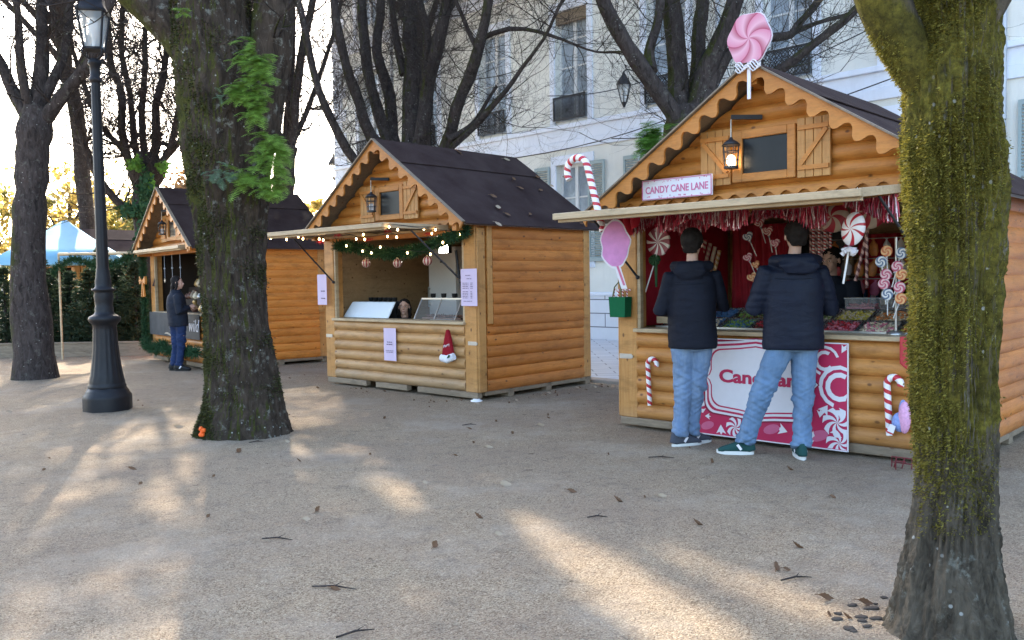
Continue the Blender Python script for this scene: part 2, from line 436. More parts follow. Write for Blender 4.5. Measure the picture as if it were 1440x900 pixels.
M['bark1'] = bark('mossy_bark', .25, (-1, -.2, .1), lichen=.6, mosscol=((.022, .024, .008), (.075, .078, .018)))
M['bark_r'] = bark('bright_mossy_bark', .35, (-.9, -.55, .1), low=.22, lichen=.55, base=(.075, .062, .045), mosscol=((.030, .026, .009), (.15, .130, .024)))
M['bark_d'] = bark('dark_bark', -.15, (-1, -.1, .3), lichen=.25, base=(.050, .040, .036))
def leafmat(name, c, var=.4, tr=.35):
    n = N(name, .6, .25); 
    oi = n.new('ShaderNodeNewGeometry'); r = oi.outputs['Random Per Island']
    n.color(n.ramp(r, [(0, tuple(k * (1 - var) for k in c)), (.6, c), (1, tuple(min(1, k * (1 + var)) for k in c))]))
    t = n.new('ShaderNodeBsdfTranslucent'); t.inputs[0].default_value = (*[min(1, k * 1.6) for k in c], 1)
    a = n.new('ShaderNodeMixShader'); a.inputs[0].default_value = tr
    out = n.n['Material Output']; n.link(n.b.outputs[0], a.inputs[1]); n.link(t.outputs[0], a.inputs[2]); n.link(a.outputs[0], out.inputs[0])
    return n.m
M['leaf_brown'] = leafmat('brown_leaves', (.17, .10, .045))
M['leaf_yellow'] = leafmat('yellow_leaves', (.42, .31, .08))
M['leaf_olive'] = leafmat('olive_leaves', (.19, .18, .05))
M['fern'] = leafmat('fern_green', (.17, .28, .045), .6)
M['fern_grey'] = leafmat('fern_grey_green', (.13, .20, .12), .4)
M['ivy'] = leafmat('ivy_green', (.10, .22, .03), .6)
M['fir'] = leafmat('fir_green', (.035, .055, .028), .5, .2)
M['leaf_dead'] = leafmat('dead_leaf', (.14, .075, .038), .45, .1)
M['leaf_pale'] = leafmat('pale_dead_leaf', (.36, .28, .19), .3, .1)
# ============================================================ ground
TH = .757                                   # direction of the row of huts
ex = V(cos(TH), -sin(TH), 0); ey = V(sin(TH), cos(TH), 0)
rnd = random.Random(7)
def gh(x, y):
    r = sqrt(x * x + y * y)
    if r > 11: return 0
    w = max(0, min(1, (11 - r) / 3))
    return w * (.012 * noise.noise(V(x * .9, y * .9, 3)) + .010 * noise.noise(V(x * 3.1, y * 3.1, 8)) + .005 * noise.noise(V(x * 9, y * 9, 1)))
mb = MB()
nx, ny = 260, 260
xs = np.linspace(-7.5, 7.5, nx); ys = 1.0 + 9.5 * (np.linspace(0, 1, ny) ** 1.4)
g_v = [(x, y, gh(x, y)) for y in ys for x in xs]
g_f = [(j*nx+i, j*nx+i+1, (j+1)*nx+i+1, (j+1)*nx+i) for j in range(ny-1) for i in range(nx-1)]
mb.add(g_v, g_f, 0, True)
# the rest of the sheet, butted round the fine patch (its border is pinned flat below)
for k, v_ in enumerate(mb.v):
    x, y, z = v_
    e = min(x + 7.5, 7.5 - x, y - 1, 10.5 - y)
    mb.v[k] = (x, y, z * max(0, min(1, e / .6)))
B = 260
for a in ((-B, -7.5, -B, B), (7.5, B, -B, B), (-7.5, 7.5, -B, 1.0), (-7.5, 7.5, 10.5, B)):
    mb.add([(a[0], a[2], 0), (a[1], a[2], 0), (a[1], a[3], 0), (a[0], a[3], 0)], [(0, 1, 2, 3)])
tag(mb.build('ground', M['gravel']), kind='structure')
KL = V(1.06, 11.78, 0)                      # a point of the kerb line, which runs along ex
def strip(name, d0, d1, z0, z1, s0, s1, mat, bevel=0):
    m = MB(); m.M = Matrix.Translation(KL) @ Matrix.Rotation(-TH, 4, 'Z')
    m.box(s0, s1, d0, d1, z0, z1); return tag(m.build(name, mat, bevel=bevel), kind='structure')
strip('kerb', 0, .22, -.05, .045, -11, 24, plain('kerb_stone', (.34, .30, .25), .85, .2, .25, 5, 0, .4), .01)
strip('pavement', .22, 9.9, -.05, .03, -11, 24, M['paving'])

# ============================================================ town house behind
F0 = V(2.163, 19.59, 0); THF = .798
def wall_holes(mb, x0, x1, z0, z1, holes, y=0, depth=.28, mat=0, rmat=0):
    xs_ = sorted({x0, x1, *[h[0] for h in holes], *[h[1] for h in holes]}); zs_ = sorted({z0, z1, *[h[2] for h in holes], *[h[3] for h in holes]})
    for i in range(len(xs_) - 1):
        for j in range(len(zs_) - 1):
            cx, cz = (xs_[i] + xs_[i+1]) / 2, (zs_[j] + zs_[j+1]) / 2
            if any(h[0] < cx < h[1] and h[2] < cz < h[3] for h in holes): continue
            mb.add([(xs_[i], y, zs_[j]), (xs_[i+1], y, zs_[j]), (xs_[i+1], y, zs_[j+1]), (xs_[i], y, zs_[j+1])], [(0, 1, 2, 3)], mat)
    for a, b, c, d in holes:
        q = [(a, c), (b, c), (b, d), (a, d)]
        for k in range(4):
            p0, p1 = q[k], q[(k+1) % 4]
            mb.add([(p0[0], y, p0[1]), (p0[0], y + depth, p0[1]), (p1[0], y + depth, p1[1]), (p1[0], y, p1[1])], [(0, 1, 2, 3)], rmat)
house = thing('town_house', 'cream town house with pale stone bands, tall windows and grey shutters behind the huts', 'building', F0, -THF)
XL, XR, HT = -10.85, 20.0, 12.6
wins1 = [c for c in (-9.05, -6.35, -3.65, -1.0, 1.65, 4.4, 6.75, 9.4, 12.1, 14.8, 17.5)]
holes = [(c - .5, c + .5, 5.08, 7.62) for c in wins1] + [(c - .5, c + .5, 9.0, 11.2) for c in wins1] + [(c - .5, c + .5, 1.79, 4.08) for c in wins1]
mb = MB(); wall_holes(mb, XL, XR, 1.1, HT, holes)
mb.add([(XL, 0, 0), (XL, 0, HT), (XL, 9, HT), (XL, 9, 0)], [(0, 1, 2, 3)])
mb.add([(XR, 0, 0), (XR, 9, 0), (XR, 9, HT), (XR, 0, HT)], [(0, 1, 2, 3)])
mb.add([(XL, 9, 0), (XL, 9, HT), (XR, 9, HT), (XR, 9, 0)], [(0, 1, 2, 3)])
mb.build('wall', M['plaster'], house)
mb = MB(); mb.box(XL - .05, XR + .05, -.09, 0, 0, 1.02); mb.build('plinth', M['plinth'], house)
mb = MB(); mb.box(XL - .06, XR + .06, -.13, 0, 1.02, 1.10); mb.build('plinth_course', M['stone'], house, bevel=.012)
mb = MB()
mb.box(XL - .05, XR, -.05, 0, 4.42, 4.62); mb.box(XL - .05, XR, -.03, 0, 4.62, 4.9); mb.box(XL - .05, XR, -.10, 0, 4.9, 5.0)
mb.box(XL - .05, XR, -.05, 0, 8.3, 8.5); mb.box(XL - .05, XR, -.09, 0, 8.5, 8.6)
mb.build('string_course', M['stone'], house, bevel=.008)
mb = MB()
for k in range(34):
    z = 1.1 + k * .35; w = .62 if k % 2 else .42
    if z < HT - .3: mb.box(XL - .05, XL + w, -.04, 0, z + .008, z + .342)
mb.build('quoin_stones', M['stone'], house, bevel=.01)
mb = MB(); mb.box(XL - .5, XR, -.5, 0, HT, HT + .3); mb.box(XL - .35, XR, -.3, 0, HT - .25, HT); mb.build('cornice', M['stone'], house)
mb = MB(); a, b, c, d = (XL - .5, -.5), (XR, -.5), (XR, 9.4), (XL - .5, 9.4)
mb.add([(a[0], a[1], HT + .3), (b[0], b[1], HT + .3), (c[0], c[1], HT + .3), (d[0], d[1], HT + .3), (XL + 4, 4.5, HT + 3.6), (XR - 1, 4.5, HT + 3.6)],
       [(0, 1, 5, 4), (1, 2, 5), (2, 3, 4, 5), (3, 0, 4)]); mb.build('roof', plain('slate', (.10, .11, .13), .7), house)
def surround(mb, c, z0, z1, w=.5, t=.16, y=-.045, arch=0):
    mb.box(c - w - t, c - w, y, 0, z0, z1); mb.box(c + w, c + w + t, y, 0, z0, z1)
    mb.box(c - w - t, c + w + t, y, 0, z1, z1 + t + .05)
    mb.box(c - .09, c + .09, y - .02, y - .001, z1 - .0, z1 + t + .02)
def casement(c, z0, z1, parent, pale=True, rail=.56, mull=True):
    fr = MB(); w = .5; y = .15
    fr.box(c - w, c - w + .06, y, y + .07, z0, z1); fr.box(c + w - .06, c + w, y, y + .07, z0, z1)
    fr.box(c - w + .06, c + w - .06, y, y + .07, z1 - .06, z1); fr.box(c - w + .06, c + w - .06, y, y + .07, z0, z0 + .06)
    fr.box(c - .045, c + .045, y - .01, y + .06, z0 + .06, z1 - .06)
    k = 4 if z1 - z0 > 2.3 else 3
    for i in range(1, k):
        z = z0 + (z1 - z0) * i / k
        for a, b in ((c - w + .06, c - .045), (c + .045, c + w - .06)): fr.box(a, b, y + .012, y + .05, z - .017, z + .017)
    f = fr.build('window', M['white_paint'], parent)
    p = MB(); p.add([(c - w + .03, y + .035, z0 + .03), (c + w - .03, y + .035, z0 + .03), (c + w - .03, y + .035, z1 - .03), (c - w + .03, y + .035, z1 - .03)], [(0, 1, 2, 3)])
    p.build('pane', M['pane_pale'] if pale else M['pane_dark'], f); return f
def railing(c, z0, z1, parent, mat):
    r = MB(); w = .49; y = -.10
    r.box(c - w, c + w, y - .02, y + .02, z1 - .04, z1); r.box(c - w, c + w, y - .015, y + .015, z0, z0 + .03)
    for i in range(2): r.box(c + (-w if i == 0 else w - .03), c + (-w + .03 if i == 0 else w), y - .015, y + .015, z0 + .03, z1 - .04)
    nx_ = 7; dz = (z1 - z0 - .07) / 3; dx = (2 * w - .06) / nx_
    for i in range(nx_):
        for j in range(3):
            cx = c - w + .03 + dx * (i + .5); cz = z0 + .03 + dz * (j + .5); q = min(dx, dz) * .5
            pts = [(cx + q * cos(t), y, cz + q * sin(t)) for t in [2 * pi * k / 8 for k in range(9)]]
            r.tube(pts, .011, 4, cap=False)
            r.bar((cx - dx/2, y, cz - dz/2), (cx + dx/2, y, cz + dz/2), .012, .012); r.bar((cx - dx/2, y, cz + dz/2), (cx + dx/2, y, cz - dz/2), .012, .012)
    return r.build('railing', mat, parent)
def shutter(cx, z0, z1, parent, w=.48):
    s_ = MB(); y0, y1 = -.085, -.045
    s_.box(cx - w/2, cx - w/2 + .05, y0, y1, z0, z1); s_.box(cx + w/2 - .05, cx + w/2, y0, y1, z0, z1)
    for z in (z0, (z0 + z1) / 2 - .04, z1 - .08): s_.box(cx - w/2 + .05, cx + w/2 - .05, y0, y1, z, z + .08)
    n_ = 38
    for i in range(n_):
        z = z0 + .08 + (z1 - z0 - .16) * i / n_
        s_.add([(cx - w/2 + .05, y1 - .004, z + .035), (cx + w/2 - .05, y1 - .004, z + .035), (cx + w/2 - .05, y0 + .004, z), (cx - w/2 + .05, y0 + .004, z)], [(3, 2, 1, 0)])
    return s_.build('shutter', M['shutter'], parent)
for c in wins1:
    mb = MB(); surround(mb, c, 5.0, 7.62); surround(mb, c, 8.6, 11.2); surround(mb, c, 1.66, 4.08)
    mb.box(c - .56, c + .56, -.12, 0, 1.70, 1.785); mb.build('window_surround', M['stone'], house, bevel=.008)
    f = casement(c, 5.08, 7.62, house); railing(c, 5.1, 5.64, f, M['iron'])
    if c in (-1.0, 1.65, 4.4): 
        bl = MB(); bl.box(c - .5, c + .5, .03, .12, 7.35, 7.6); bl.build('blind_box', M['wood_grey'], f)
    casement(c, 9.0, 11.2, house, True)
    casement(c, 1.79, 4.08, house, True)
    if c > -6: shutter(c - .92 if c > -2 and c < 1 else c - .86, 1.80, 4.07, house); shutter(c + .76, 1.80, 4.07, house)
for c in (-7.7, 2.98, 8.1):
    mb = MB(); mb.tube([(c, -.13, .02), (c, -.13, 12.2)], .05, 10)
    for z in (1.5, 3.8, 6.3, 8.8, 11.2): mb.lathe([(.062, z), (.062, z + .05)], 10, (c, -.13, 0))
    mb.build('drainpipe', plain('zinc_%d' % int(c), (.42, .44, .46), .5, .4, .25, 3, .3), house)
def street_lantern(name, label, loc, rz, sc=1.0):
    t = thing(name, label, 'lantern', loc, rz)
    m = MB(); m.lathe([(.06, 0), (.15, .36)], 6, (0, 0, -.62)); lf = MB()
    g_ = m.build('lamp_glass', M['lampglass'], t)
    for k in range(6):
        a = 2 * pi * k / 6; lf.bar((.063 * cos(a), .063 * sin(a), -.62), (.155 * cos(a), .155 * sin(a), -.26), .014, .014)
    lf.lathe([(.17, -.27), (.175, -.25), (.12, -.15), (.05, -.06), (.03, -.02), (.015, .03)], 6)
    lf.lathe([(.02, -.72), (.05, -.66), (.07, -.62)], 6); lf.build('lamp_frame', M['iron'], t)
    b = MB(); b.tube([(0, 0, .02), (0, .1, .08), (0, .55, .10)], .014, 6); b.tube([(0, .15, .06), (0, .35, -.1), (0, .55, -.15)], .01, 6)
    b.build('bracket', M['iron'], t)
    for ch in kids(t): ch.scale = (sc,) * 3
    return t
q = F0 + Matrix.Rotation(-THF, 3, 'Z') @ V(1.0, -.6, 5.72)
street_lantern('wall_lantern', 'dark glass lantern on a bracket on the cream facade between two trees', q, -THF)
q = F0 + Matrix.Rotation(-THF, 3, 'Z') @ V(XL - .62, .3, 5.5)
street_lantern('wall_lantern', 'small dark lantern hanging off the far corner of the town house against the sky', q, -THF - pi / 2, 1.15)
# wrought iron scroll bracket on the wall
b = MB(); MH = Matrix.Translation(F0) @ Matrix.Rotation(-THF, 4, 'Z'); b.M = MH
arc = [(.35 + .95 * sin(t) , -.05 - .35 * sin(t * 1.2), 3.2 + 1.6 * (1 - cos(t)) / 1.0 * .75) for t in [k * pi / 2 / 10 for k in range(11)]]
b.tube(arc, .022, 6)
for k in range(0, 11, 1):
    p = arc[k]; b.tube([p, (p[0], -.05, max(3.2, p[2] - 1.0))], .009, 4)
    if k % 2: b.tube([(p[0] + .09 * cos(t), p[1], p[2] - .3 + .12 * sin(t)) for t in [2*pi*j/8 for j in range(9)]], .008, 4, cap=False)
b.tube([(x, -.05, 3.2) for x in (.35, .8, 1.3)], .014, 5)
tag(b.build('window_grille', M['white_iron']), 'pale wrought iron grille curving up the cream wall beside the candy hut roof', 'grille')
# overhead cables
cb = MB()
for (a, b2, sag) in ((P(640, 232, 21), P(1235, 35, 14.5), .5), (P(770, 135, 20.5), P(925, 108, 18.3), .12), (P(860, 195, 19), P(1260, 108, 14.6), .3)):
    pts = [a.lerp(b2, t / 14) - V(0, 0, sag * sin(pi * t / 14)) for t in range(15)]
    c1 = MB(); c1.tube(pts, .011, 5)
    o = c1.build('overhead_cable', M['cable'])
    tag(o, {0.5: 'long thin black cable running up along the cream facade', .12: 'short thin black cable tied to the wall lantern', .3: 'thin black cable sagging across the facade above the candy hut roof'}[sag], 'cable')

# ============================================================ market huts
def logs(mb, z0, z1, pitch, xl, xr, y=0, bulge=.045, mat=0, top=None, prof=7):
    "courses of half round logs standing proud of plane y towards -y, from xl(z) to xr(z)"
    z = z0; row = 0
    while z < z1 - 1e-4:
        h = min(pitch, z1 - z); vs = []
        for k in range(prof + 1):
            t = k / prof; zz = z + h * t; d = bulge * (sin(pi * t) ** .55) if 0 < t < 1 else 0
            a, b = xl(zz), xr(zz)
            if a > b: a = b = (a + b) / 2
            wob = .0025 * noise.noise(V(row * 3.3, t * 2, 1))
            vs += [(a, y - d + wob, zz), (b, y - d + wob, zz)]
        fs = [(2*k, 2*k+1, 2*k+3, 2*k+2) for k in range(prof)]
        mb.add(vs, fs, mat, True)
        mb.add([vs[2*k] for k in range(prof+1)], [tuple(range(prof+1))], mat); mb.add([vs[2*k+1] for k in range(prof+1)], [tuple(reversed(range(prof+1)))], mat)
        z += pitch; row += 1
def scallop(L, h=.085, lobe=.21, top=.0, sag=.06):
    "edge of a scalloped board of length L along +x: solid above, wavy below"
    pts = []; n_ = max(1, round(L / lobe)); p = L / n_
    for i in range(n_):
        x0 = i * p
        # rounded lobe hanging down, then a rounder notch, slightly leaning like a wave
        for k in range(21):
            t = k / 20
            if t < .5: s_ = abs(sin(pi * t / .5)) ** .5; z = -h - sag * .6 * s_
            else: s_ = abs(sin(pi * (t - .5) / .5)) ** .5; z = -h + sag * .6 * s_
            x = x0 + p * t + (.035 * p * sin(4 * pi * t))
            pts.append((x, z))
    out = [(0, top)] + [(0, -h)] + pts[1:] + [(L, -h), (L, top)]
    return out
def make_hut(loc, rz, label, W_=3.0, D=2.12, ze=2.06, zr=3.15, os_=.14, zc=.9, side_mat=None, awn=(-1.4, 1.15), awn_drop=0.0, lantern_on=True,
             of=.27, under=None, back_dark=False, opening=True, rnd_seed=1, awn_len=.98, cloth_roof=None, front_mat=None):
    sm = side_mat or M['wood_side']; fm = front_mat or M['wood_front']; r_ = random.Random(rnd_seed)
    t = thing('market_hut', label, 'market hut', loc, rz, 'wooden huts of the Christmas market')
    h = W_ / 2; sl = (zr - ze) / (h + os_)
    zin = lambda x: zr - .05 - sl * abs(x)           # underside of the roof boards
    pw = .2
    # floor and skids
    mb = MB(); mb.box(-h + .06, h - .06, .06, D - .06, .10, .13); mb.build('floor', M['wood_grey'], t)
    mb = MB()
    for a, b in ((-h, -.62), (-.42, .22), (.42, h)): mb.box(a, b, -.03, .05, .028, .1)
    for y in (.5, 1.2, D - .12): mb.box(-h, h, y, y + .1, .0, .1)
    mb.box(h - .08, h, .1, D, .05, .1)
    mb.build('skid', M['wood_grey'], t, bevel=.006)
    mb = MB()
    for x, y in ((h - .03, -.02),): mb.lathe([(.07, -.005), (.07, .012), (.045, .018), (.04, .03)], 14, (x, y, 0))
    mb.build('levelling_foot', M['plastic_white'], t)
    # front wall
    mb = MB(); logs(mb, .1, zc - .0, .133, lambda z: -h + pw, lambda z: h - pw, 0)
    mb.box(-h + pw, h - pw, .001, .05, .1, zc - .01); mb.build('front_wall', fm, t)
    # posts
    for (x0, x1, y0, y1) in ((-h, -h + pw, -.03, .13), (h - pw, h, -.03, .13), (h - .17, h + .001, D - .17, D), (-h - .001, -h + .17, D - .17, D)):
        mb = MB(); mb.box(x0, x1, y0, y1, .1, zin(abs(x0 + x1) / 2 + .1) - .02)
        if y0 < 0:
            s_ = 1 if x0 > 0 else -1; xx = h if s_ > 0 else -h
            mb.box(min(xx, xx + s_ * .028), max(xx, xx + s_ * .028), -.02, .11, .1, zin(h) - .06)
        mb.build('corner_post', M['wood_post'], t, bevel=.008)
    # side walls: lower logs, raised panel with its own logs
    for s_ in (1, -1):
        mb = MB(); m0 = Matrix(((0, -s_, 0, s_ * h), (s_, 0, 0, 0), (0, 0, 1, 0), (0, 0, 0, 1)))
        if s_ > 0: ya, yb = .13, D - .17
        else: ya, yb = -(D - .17), -.13
        mb.M = m0; top = zin(h) - .01
        logs(mb, .1, .88, .133, lambda z: ya, lambda z: yb, 0, .022)
        logs(mb, .88, top, .133, lambda z: ya, lambda z: yb, 0, .02)
        mb.M = None; mb.box(min(s_*h, s_*(h-.05)), max(s_*h, s_*(h-.05)), .13, D - .17, .1, top); mb.build('side_wall', sm, t)
        mb = MB(); mb.M = m0
        logs(mb, .87, 2.03, .1289, lambda z: ya + .09, lambda z: yb - .02, -.024, .018)
        mb.box(ya + .09, yb - .02, -.024, -.0225, .87, 2.03)
        p_ = mb.build('side_panel', sm, t)
        mb = MB(); mb.M = m0; mb.box(ya + .0, ya + .08, -.045, -.021, .9, 2.05); mb.build('side_trim', M['wood_post'], p_, bevel=.004)
        mb = MB(); mb.M = m0; mb.box(yb - .015, yb + .1, -.04, -.0205, .9, 2.05); mb.build('side_trim', M['wood_post'], p_, bevel=.004)
    # back wall
    mb = MB(); logs(mb, .1, 2.03, .133, lambda z: -h + .17, lambda z: h - .17, D - .06, .02); mb.box(-h + .17, h - .17, D - .05, D, .1, 2.03)
    mb.build('back_wall', M['wood_in'] if not back_dark else M['dark_inside'], t)
    for s_ in (1, -1):
        mb = MB(); a_, b_ = sorted((s_ * (h - .053), s_ * (h - .065))); mb.box(a_, b_, .14, D - .18, .13, zin(h) - .05); mb.build('inner_lining', M['dark_inside'] if back_dark else M['wood_in'], t)  # lining panels, near-black to darken the interior when back_dark is set
    # gable front and back
    for (y, nm, mm) in ((0, 'gable', M['wood_gable']), (D - .06, 'back_gable', M['wood_in'])):
        mb = MB(); z0 = 2.03
        logs(mb, z0, zr - .1, .133, lambda z: -min(h - .001, (zr - .06 - z) / sl), lambda z: min(h - .001, (zr - .06 - z) / sl), y, .04 if y == 0 else .02)
        mb.prism([(-min(h, (zr-.06-z0)/sl), z0), (min(h, (zr-.06-z0)/sl), z0), (0, zr - .07)], y + .001, y + .045)
        mb.build(nm, mm, t)
    # lintel behind the awning
    mb = MB(); mb.box(-h + pw, h - pw, -.02, .06, 1.96, 2.03); mb.build('lintel', M['wood_trim'], t, bevel=.004)
    mb = MB(); sc = scallop(2 * h - .1, .035, .15, 0, .03); mb.prism([(x - h + .05, z + 2.12) for x, z in sc], -.075, -.055); mb.build('scallop_trim', M['wood_trim'], t)
    # counter frame
    mb = MB(); mb.box(-h + pw - .02, h - pw + .02, -.07, .22, zc - .008, zc + .028); mb.build('counter', M['wood_pale'], t, bevel=.005)
    mb = MB()
    for x in (-h + pw, h - pw - .035): mb.box(x, x + .035, -.02, .03, zc + .028, 1.96)
    mb.build('opening_frame', M['wood_pale'], t, bevel=.003)
    # roof
    rf = MB(); th_ = .03; yb0, yb1 = -of, D + .16
    for s_ in (1, -1):
        xe = (h + os_) * s_
        def slab(mb, u0, u1, lift, th, ya=yb0, yb=yb1, mat=0):
            vs = []
            for yy in (ya, yb):
                for u, l in ((u0, lift), (u1, lift), (u1, lift + th), (u0, lift + th)):
                    x = xe * u; z = zr - (zr - ze) * u
                    nx_, nz_ = sl / sqrt(1 + sl * sl), 1 / sqrt(1 + sl * sl)
                    vs.append((x + s_ * nx_ * l, yy, z + nz_ * l))
            fs = [(0,3,2,1),(4,5,6,7),(0,1,5,4),(1,2,6,5),(2,3,7,6),(3,0,4,7)]
            if s_ < 0: fs = [tuple(reversed(f)) for f in fs]
            mb.add(vs, fs, mat)
        slab(rf, 0, 1.0, -.028, .026)
    roof = rf.build('roof', M['wood_grey'], t)
    # felt sheets, gently uneven
    fe = MB()
    for s_ in (1, -1):
        for (u0, u1, lift, e) in ((.22, 1.015, .001, .0), (-.0, .30, .017, .01)):
            NU, NV = 14, 26; vs = []
            for lay in (0, 1):
                for i in range(NU + 1):
                    for j in range(NV + 1):
                        u = u0 + (u1 - u0) * i / NU; yy = yb0 - .015 + (yb1 - yb0 + .03) * j / NV
                        l = lift + .007 * lay + (.006 * abs(noise.noise(V(u * 3 + s_, yy * 1.3, r_seed(rnd_seed)))) if lay else 0)
                        x = (h + os_) * s_ * u; z = zr - (zr - ze) * u
                        nx_, nz_ = sl / sqrt(1 + sl * sl), 1 / sqrt(1 + sl * sl)
                        vs.append((x + s_ * nx_ * l, yy, z + nz_ * l))
            K = (NU + 1) * (NV + 1); idx = lambda L_, i, j: L_ * K + i * (NV + 1) + j
            fs = []
            for i in range(NU):
                for j in range(NV):
                    fs.append((idx(1, i, j), idx(1, i+1, j), idx(1, i+1, j+1), idx(1, i, j+1))); fs.append((idx(0, i, j), idx(0, i, j+1), idx(0, i+1, j+1), idx(0, i+1, j)))
            for i in range(NU):
                fs.append((idx(0, i, 0), idx(0, i+1, 0), idx(1, i+1, 0), idx(1, i, 0))); fs.append((idx(0, i+1, NV), idx(0, i, NV), idx(1, i, NV), idx(1, i+1, NV)))
            for j in range(NV):
                fs.append((idx(0, NU, j), idx(0, NU, j+1), idx(1, NU, j+1), idx(1, NU, j))); fs.append((idx(0, 0, j+1), idx(0, 0, j), idx(1, 0, j), idx(1, 0, j+1)))
            if s_ < 0: fs = [tuple(reversed(f)) for f in fs]
            fe.add(vs, fs, 0, False)
    fe.build('roofing_felt', M['felt'], roof)
    # bargeboards
    ang = atan2(zr - ze, h + os_); L = sqrt((zr - ze) ** 2 + (h + os_) ** 2)
    for s_ in (1, -1):
        sc = scallop(L - .02, .095, .205, .004, .078)
        ca, sa = cos(ang), sin(ang)
        poly = [(s_ * (x * ca + z * sa * 1), zr + .0 - x * sa + z * ca) for x, z in sc]
        poly = [(x if x * s_ >= 0 else 0, z) for x, z in poly]
        mb = MB(); y0 = -of - .028 - (.004 if s_ > 0 else 0); mb.prism(poly, y0, y0 + .024); bb = mb.build('bargeboard', M['wood_trim'], t)
        mb = MB(); a_ = V(0 if s_ > 0 else 0, y0 - .01, zr + .018); e_ = V(s_ * (h + os_ + .01), y0 - .01, ze + .012)
        mb.bar(a_, e_, .05, .014); mb.build('verge_strip', M['wood_grey'], bb)
    # purlin ends
    mb = MB(); mb.box(-.04, .04, -of, 0, zr - .16, zr - .07); mb.build('purlin', M['wood_trim'], t)
    for s_ in (1, -1): mb = MB(); mb.box(s_ * (h - .09) - .035, s_ * (h - .09) + .035, -of, 0, zin(h) - .10, zin(h) - .015); mb.build('purlin', M['wood_trim'], t)
    # gable window with shutters
    fr = MB(); y0, y1 = -.075, -.02
    for b_ in ((-.29, -.2, 2.2, 2.63), (.2, .27, 2.2, 2.63), (-.2, .2, 2.56, 2.63), (-.2, .2, 2.2, 2.27)): fr.box(b_[0], b_[1], y0, y1, b_[2], b_[3])
    gw = fr.build('gable_window', M['wood_trim'], t, bevel=.005)
    mb = MB(); mb.box(-.2, .2, -.05, -.04, 2.27, 2.56); mb.build('pane', M['pane_dark'], gw)
    for s_, x0, x1 in ((-1, -.595, -.305), (1, .285, .56)):
        mb = MB(); n_ = 4
        for k in range(n_):
            a = x0 + (x1 - x0) * k / n_; mb.box(a + .002, a + (x1 - x0) / n_ - .002, -.075, -.05, 2.19, 2.66)
        sh = mb.build('gable_shutter', M['wood_post'], t, bevel=.003)
        mb = MB(); mb.box(x0 + .01, x1 - .01, -.092, -.0755, 2.25, 2.285); mb.box(x0 + .01, x1 - .01, -.092, -.0755, 2.565, 2.60)
        a = (x0 + .03, -.084, 2.56) if s_ < 0 else (x1 - .03, -.084, 2.56); b_ = (x1 - .03, -.084, 2.29) if s_ < 0 else (x0 + .03, -.084, 2.29)
        mb.bar(a, b_, .016, .035, up=(0, 0, 1)); mb.build('brace', M['wood_trim'], sh)
    # awning: the counter shutter swung up on its hinges
    x0, x1 = awn; za = 2.045; zf = za - awn_drop; y0, y1 = -.075, -.075 - awn_len
    aw = MB()
    def zl(y): return za + (zf - za) * (y - y0) / (y1 - y0)
    aw.add([(x0, y0, za + .02), (x1, y0, za + .02), (x1, y1, zf + .02), (x0, y1, zf + .02), (x0, y0, za), (x1, y0, za), (x1, y1, zf), (x0, y1, zf)],
           [(0,3,2,1),(4,5,6,7),(0,1,5,4),(1,2,6,5),(2,3,7,6),(3,0,4,7)])
    an = aw.build('awning', M['wood_grey'], t)
    fr = MB(); fr.bar((x0 - .02, y1 - .012, zf + .0), (x1 + .02, y1 - .012, zf + .0), .022, .052)
    fr.bar((x0 - .012, y0, za - .0), (x0 - .012, y1, zf - .0), .022, .06); fr.bar((x1 + .012, y0, za), (x1 + .012, y1, zf), .022, .06)
    fr.bar((x0, y1 + .05, zf - .035), (x1, y1 + .05, zf - .035), .05, .028); fr.bar((x0, y0 - .05, za - .02), (x1, y0 - .05, za - .02), .06, .028)
    fr.bar(((x0+x1)/2, y0 - .08, za - .021), ((x0+x1)/2, y1 + .08, zf - .021), .06, .024)
    fr.build('awning_frame', M['wood_pale'], an, bevel=.003)
    for s_ in (-1, 1):
        xx = -h + .13 if s_ < 0 else h - .13
        xa = x0 + .04 if s_ < 0 else x1 - .04
        mb = MB(); mb.tube([(xx * .93, -.05, 1.42), (xa, y1 + .45, zl(y1 + .45) - .04)], .011, 6); mb.sphere((xx * .93, -.05, 1.42), .02); mb.build('awning_stay', M['iron'], t)
    # iron latch plates on the front posts
    for s_ in (-1, 1):
        mb = MB(); xx = s_ * (h - .07); mb.box(xx - .07, xx + .07, -.036, -.031, .655, .70); mb.box(xx - .02, xx + .09, -.045, -.036, .665, .69); mb.build('latch', M['metal'], t)
    # lantern on its bracket
    mb = MB(); mb.bar((-.03, -.04, 2.72), (-.25, -.16, 2.735), .03, .035); br = mb.build('lantern_bracket', M['cable'], t)
    mb = MB(); mb.tube([(-.24, -.16, 2.73), (-.25, -.16, 2.71), (-.25, -.16, 2.55)], .006, 5)
    mb.build('hook', M['metal'], br)
    ln = MB(); c = V(-.25, -.16, 0)
    ln.lathe([(.075, 2.505), (.08, 2.50), (.055, 2.53), (.02, 2.55), (.01, 2.57)], 12, c)
    for k in range(8):
        a = 2 * pi * k / 8; ln.bar(c + V(.055 * cos(a), .055 * sin(a), 2.33), c + V(.068 * cos(a), .068 * sin(a), 2.5), .006, .006)
    for z in (2.38, 2.45): ln.tube([c + V(.06 * cos(a), .06 * sin(a), z) for a in [2*pi*k/12 for k in range(13)]], .004, 4, cap=False)
    ln.lathe([(.06, 2.31), (.06, 2.33)], 12, c)
    l_ = ln.build('lantern', M['iron'], t)
    mb = MB(); mb.lathe([(.03, 2.335), (.035, 2.36), (.035, 2.40), (.02, 2.42)], 10, c); mb.build('bulb', M['lamp_on'] if lantern_on else M['lampglass'], l_)
    return t
def r_seed(k): return k * 1.37
RM, RC, R3 = -.7544, -.76, -.898
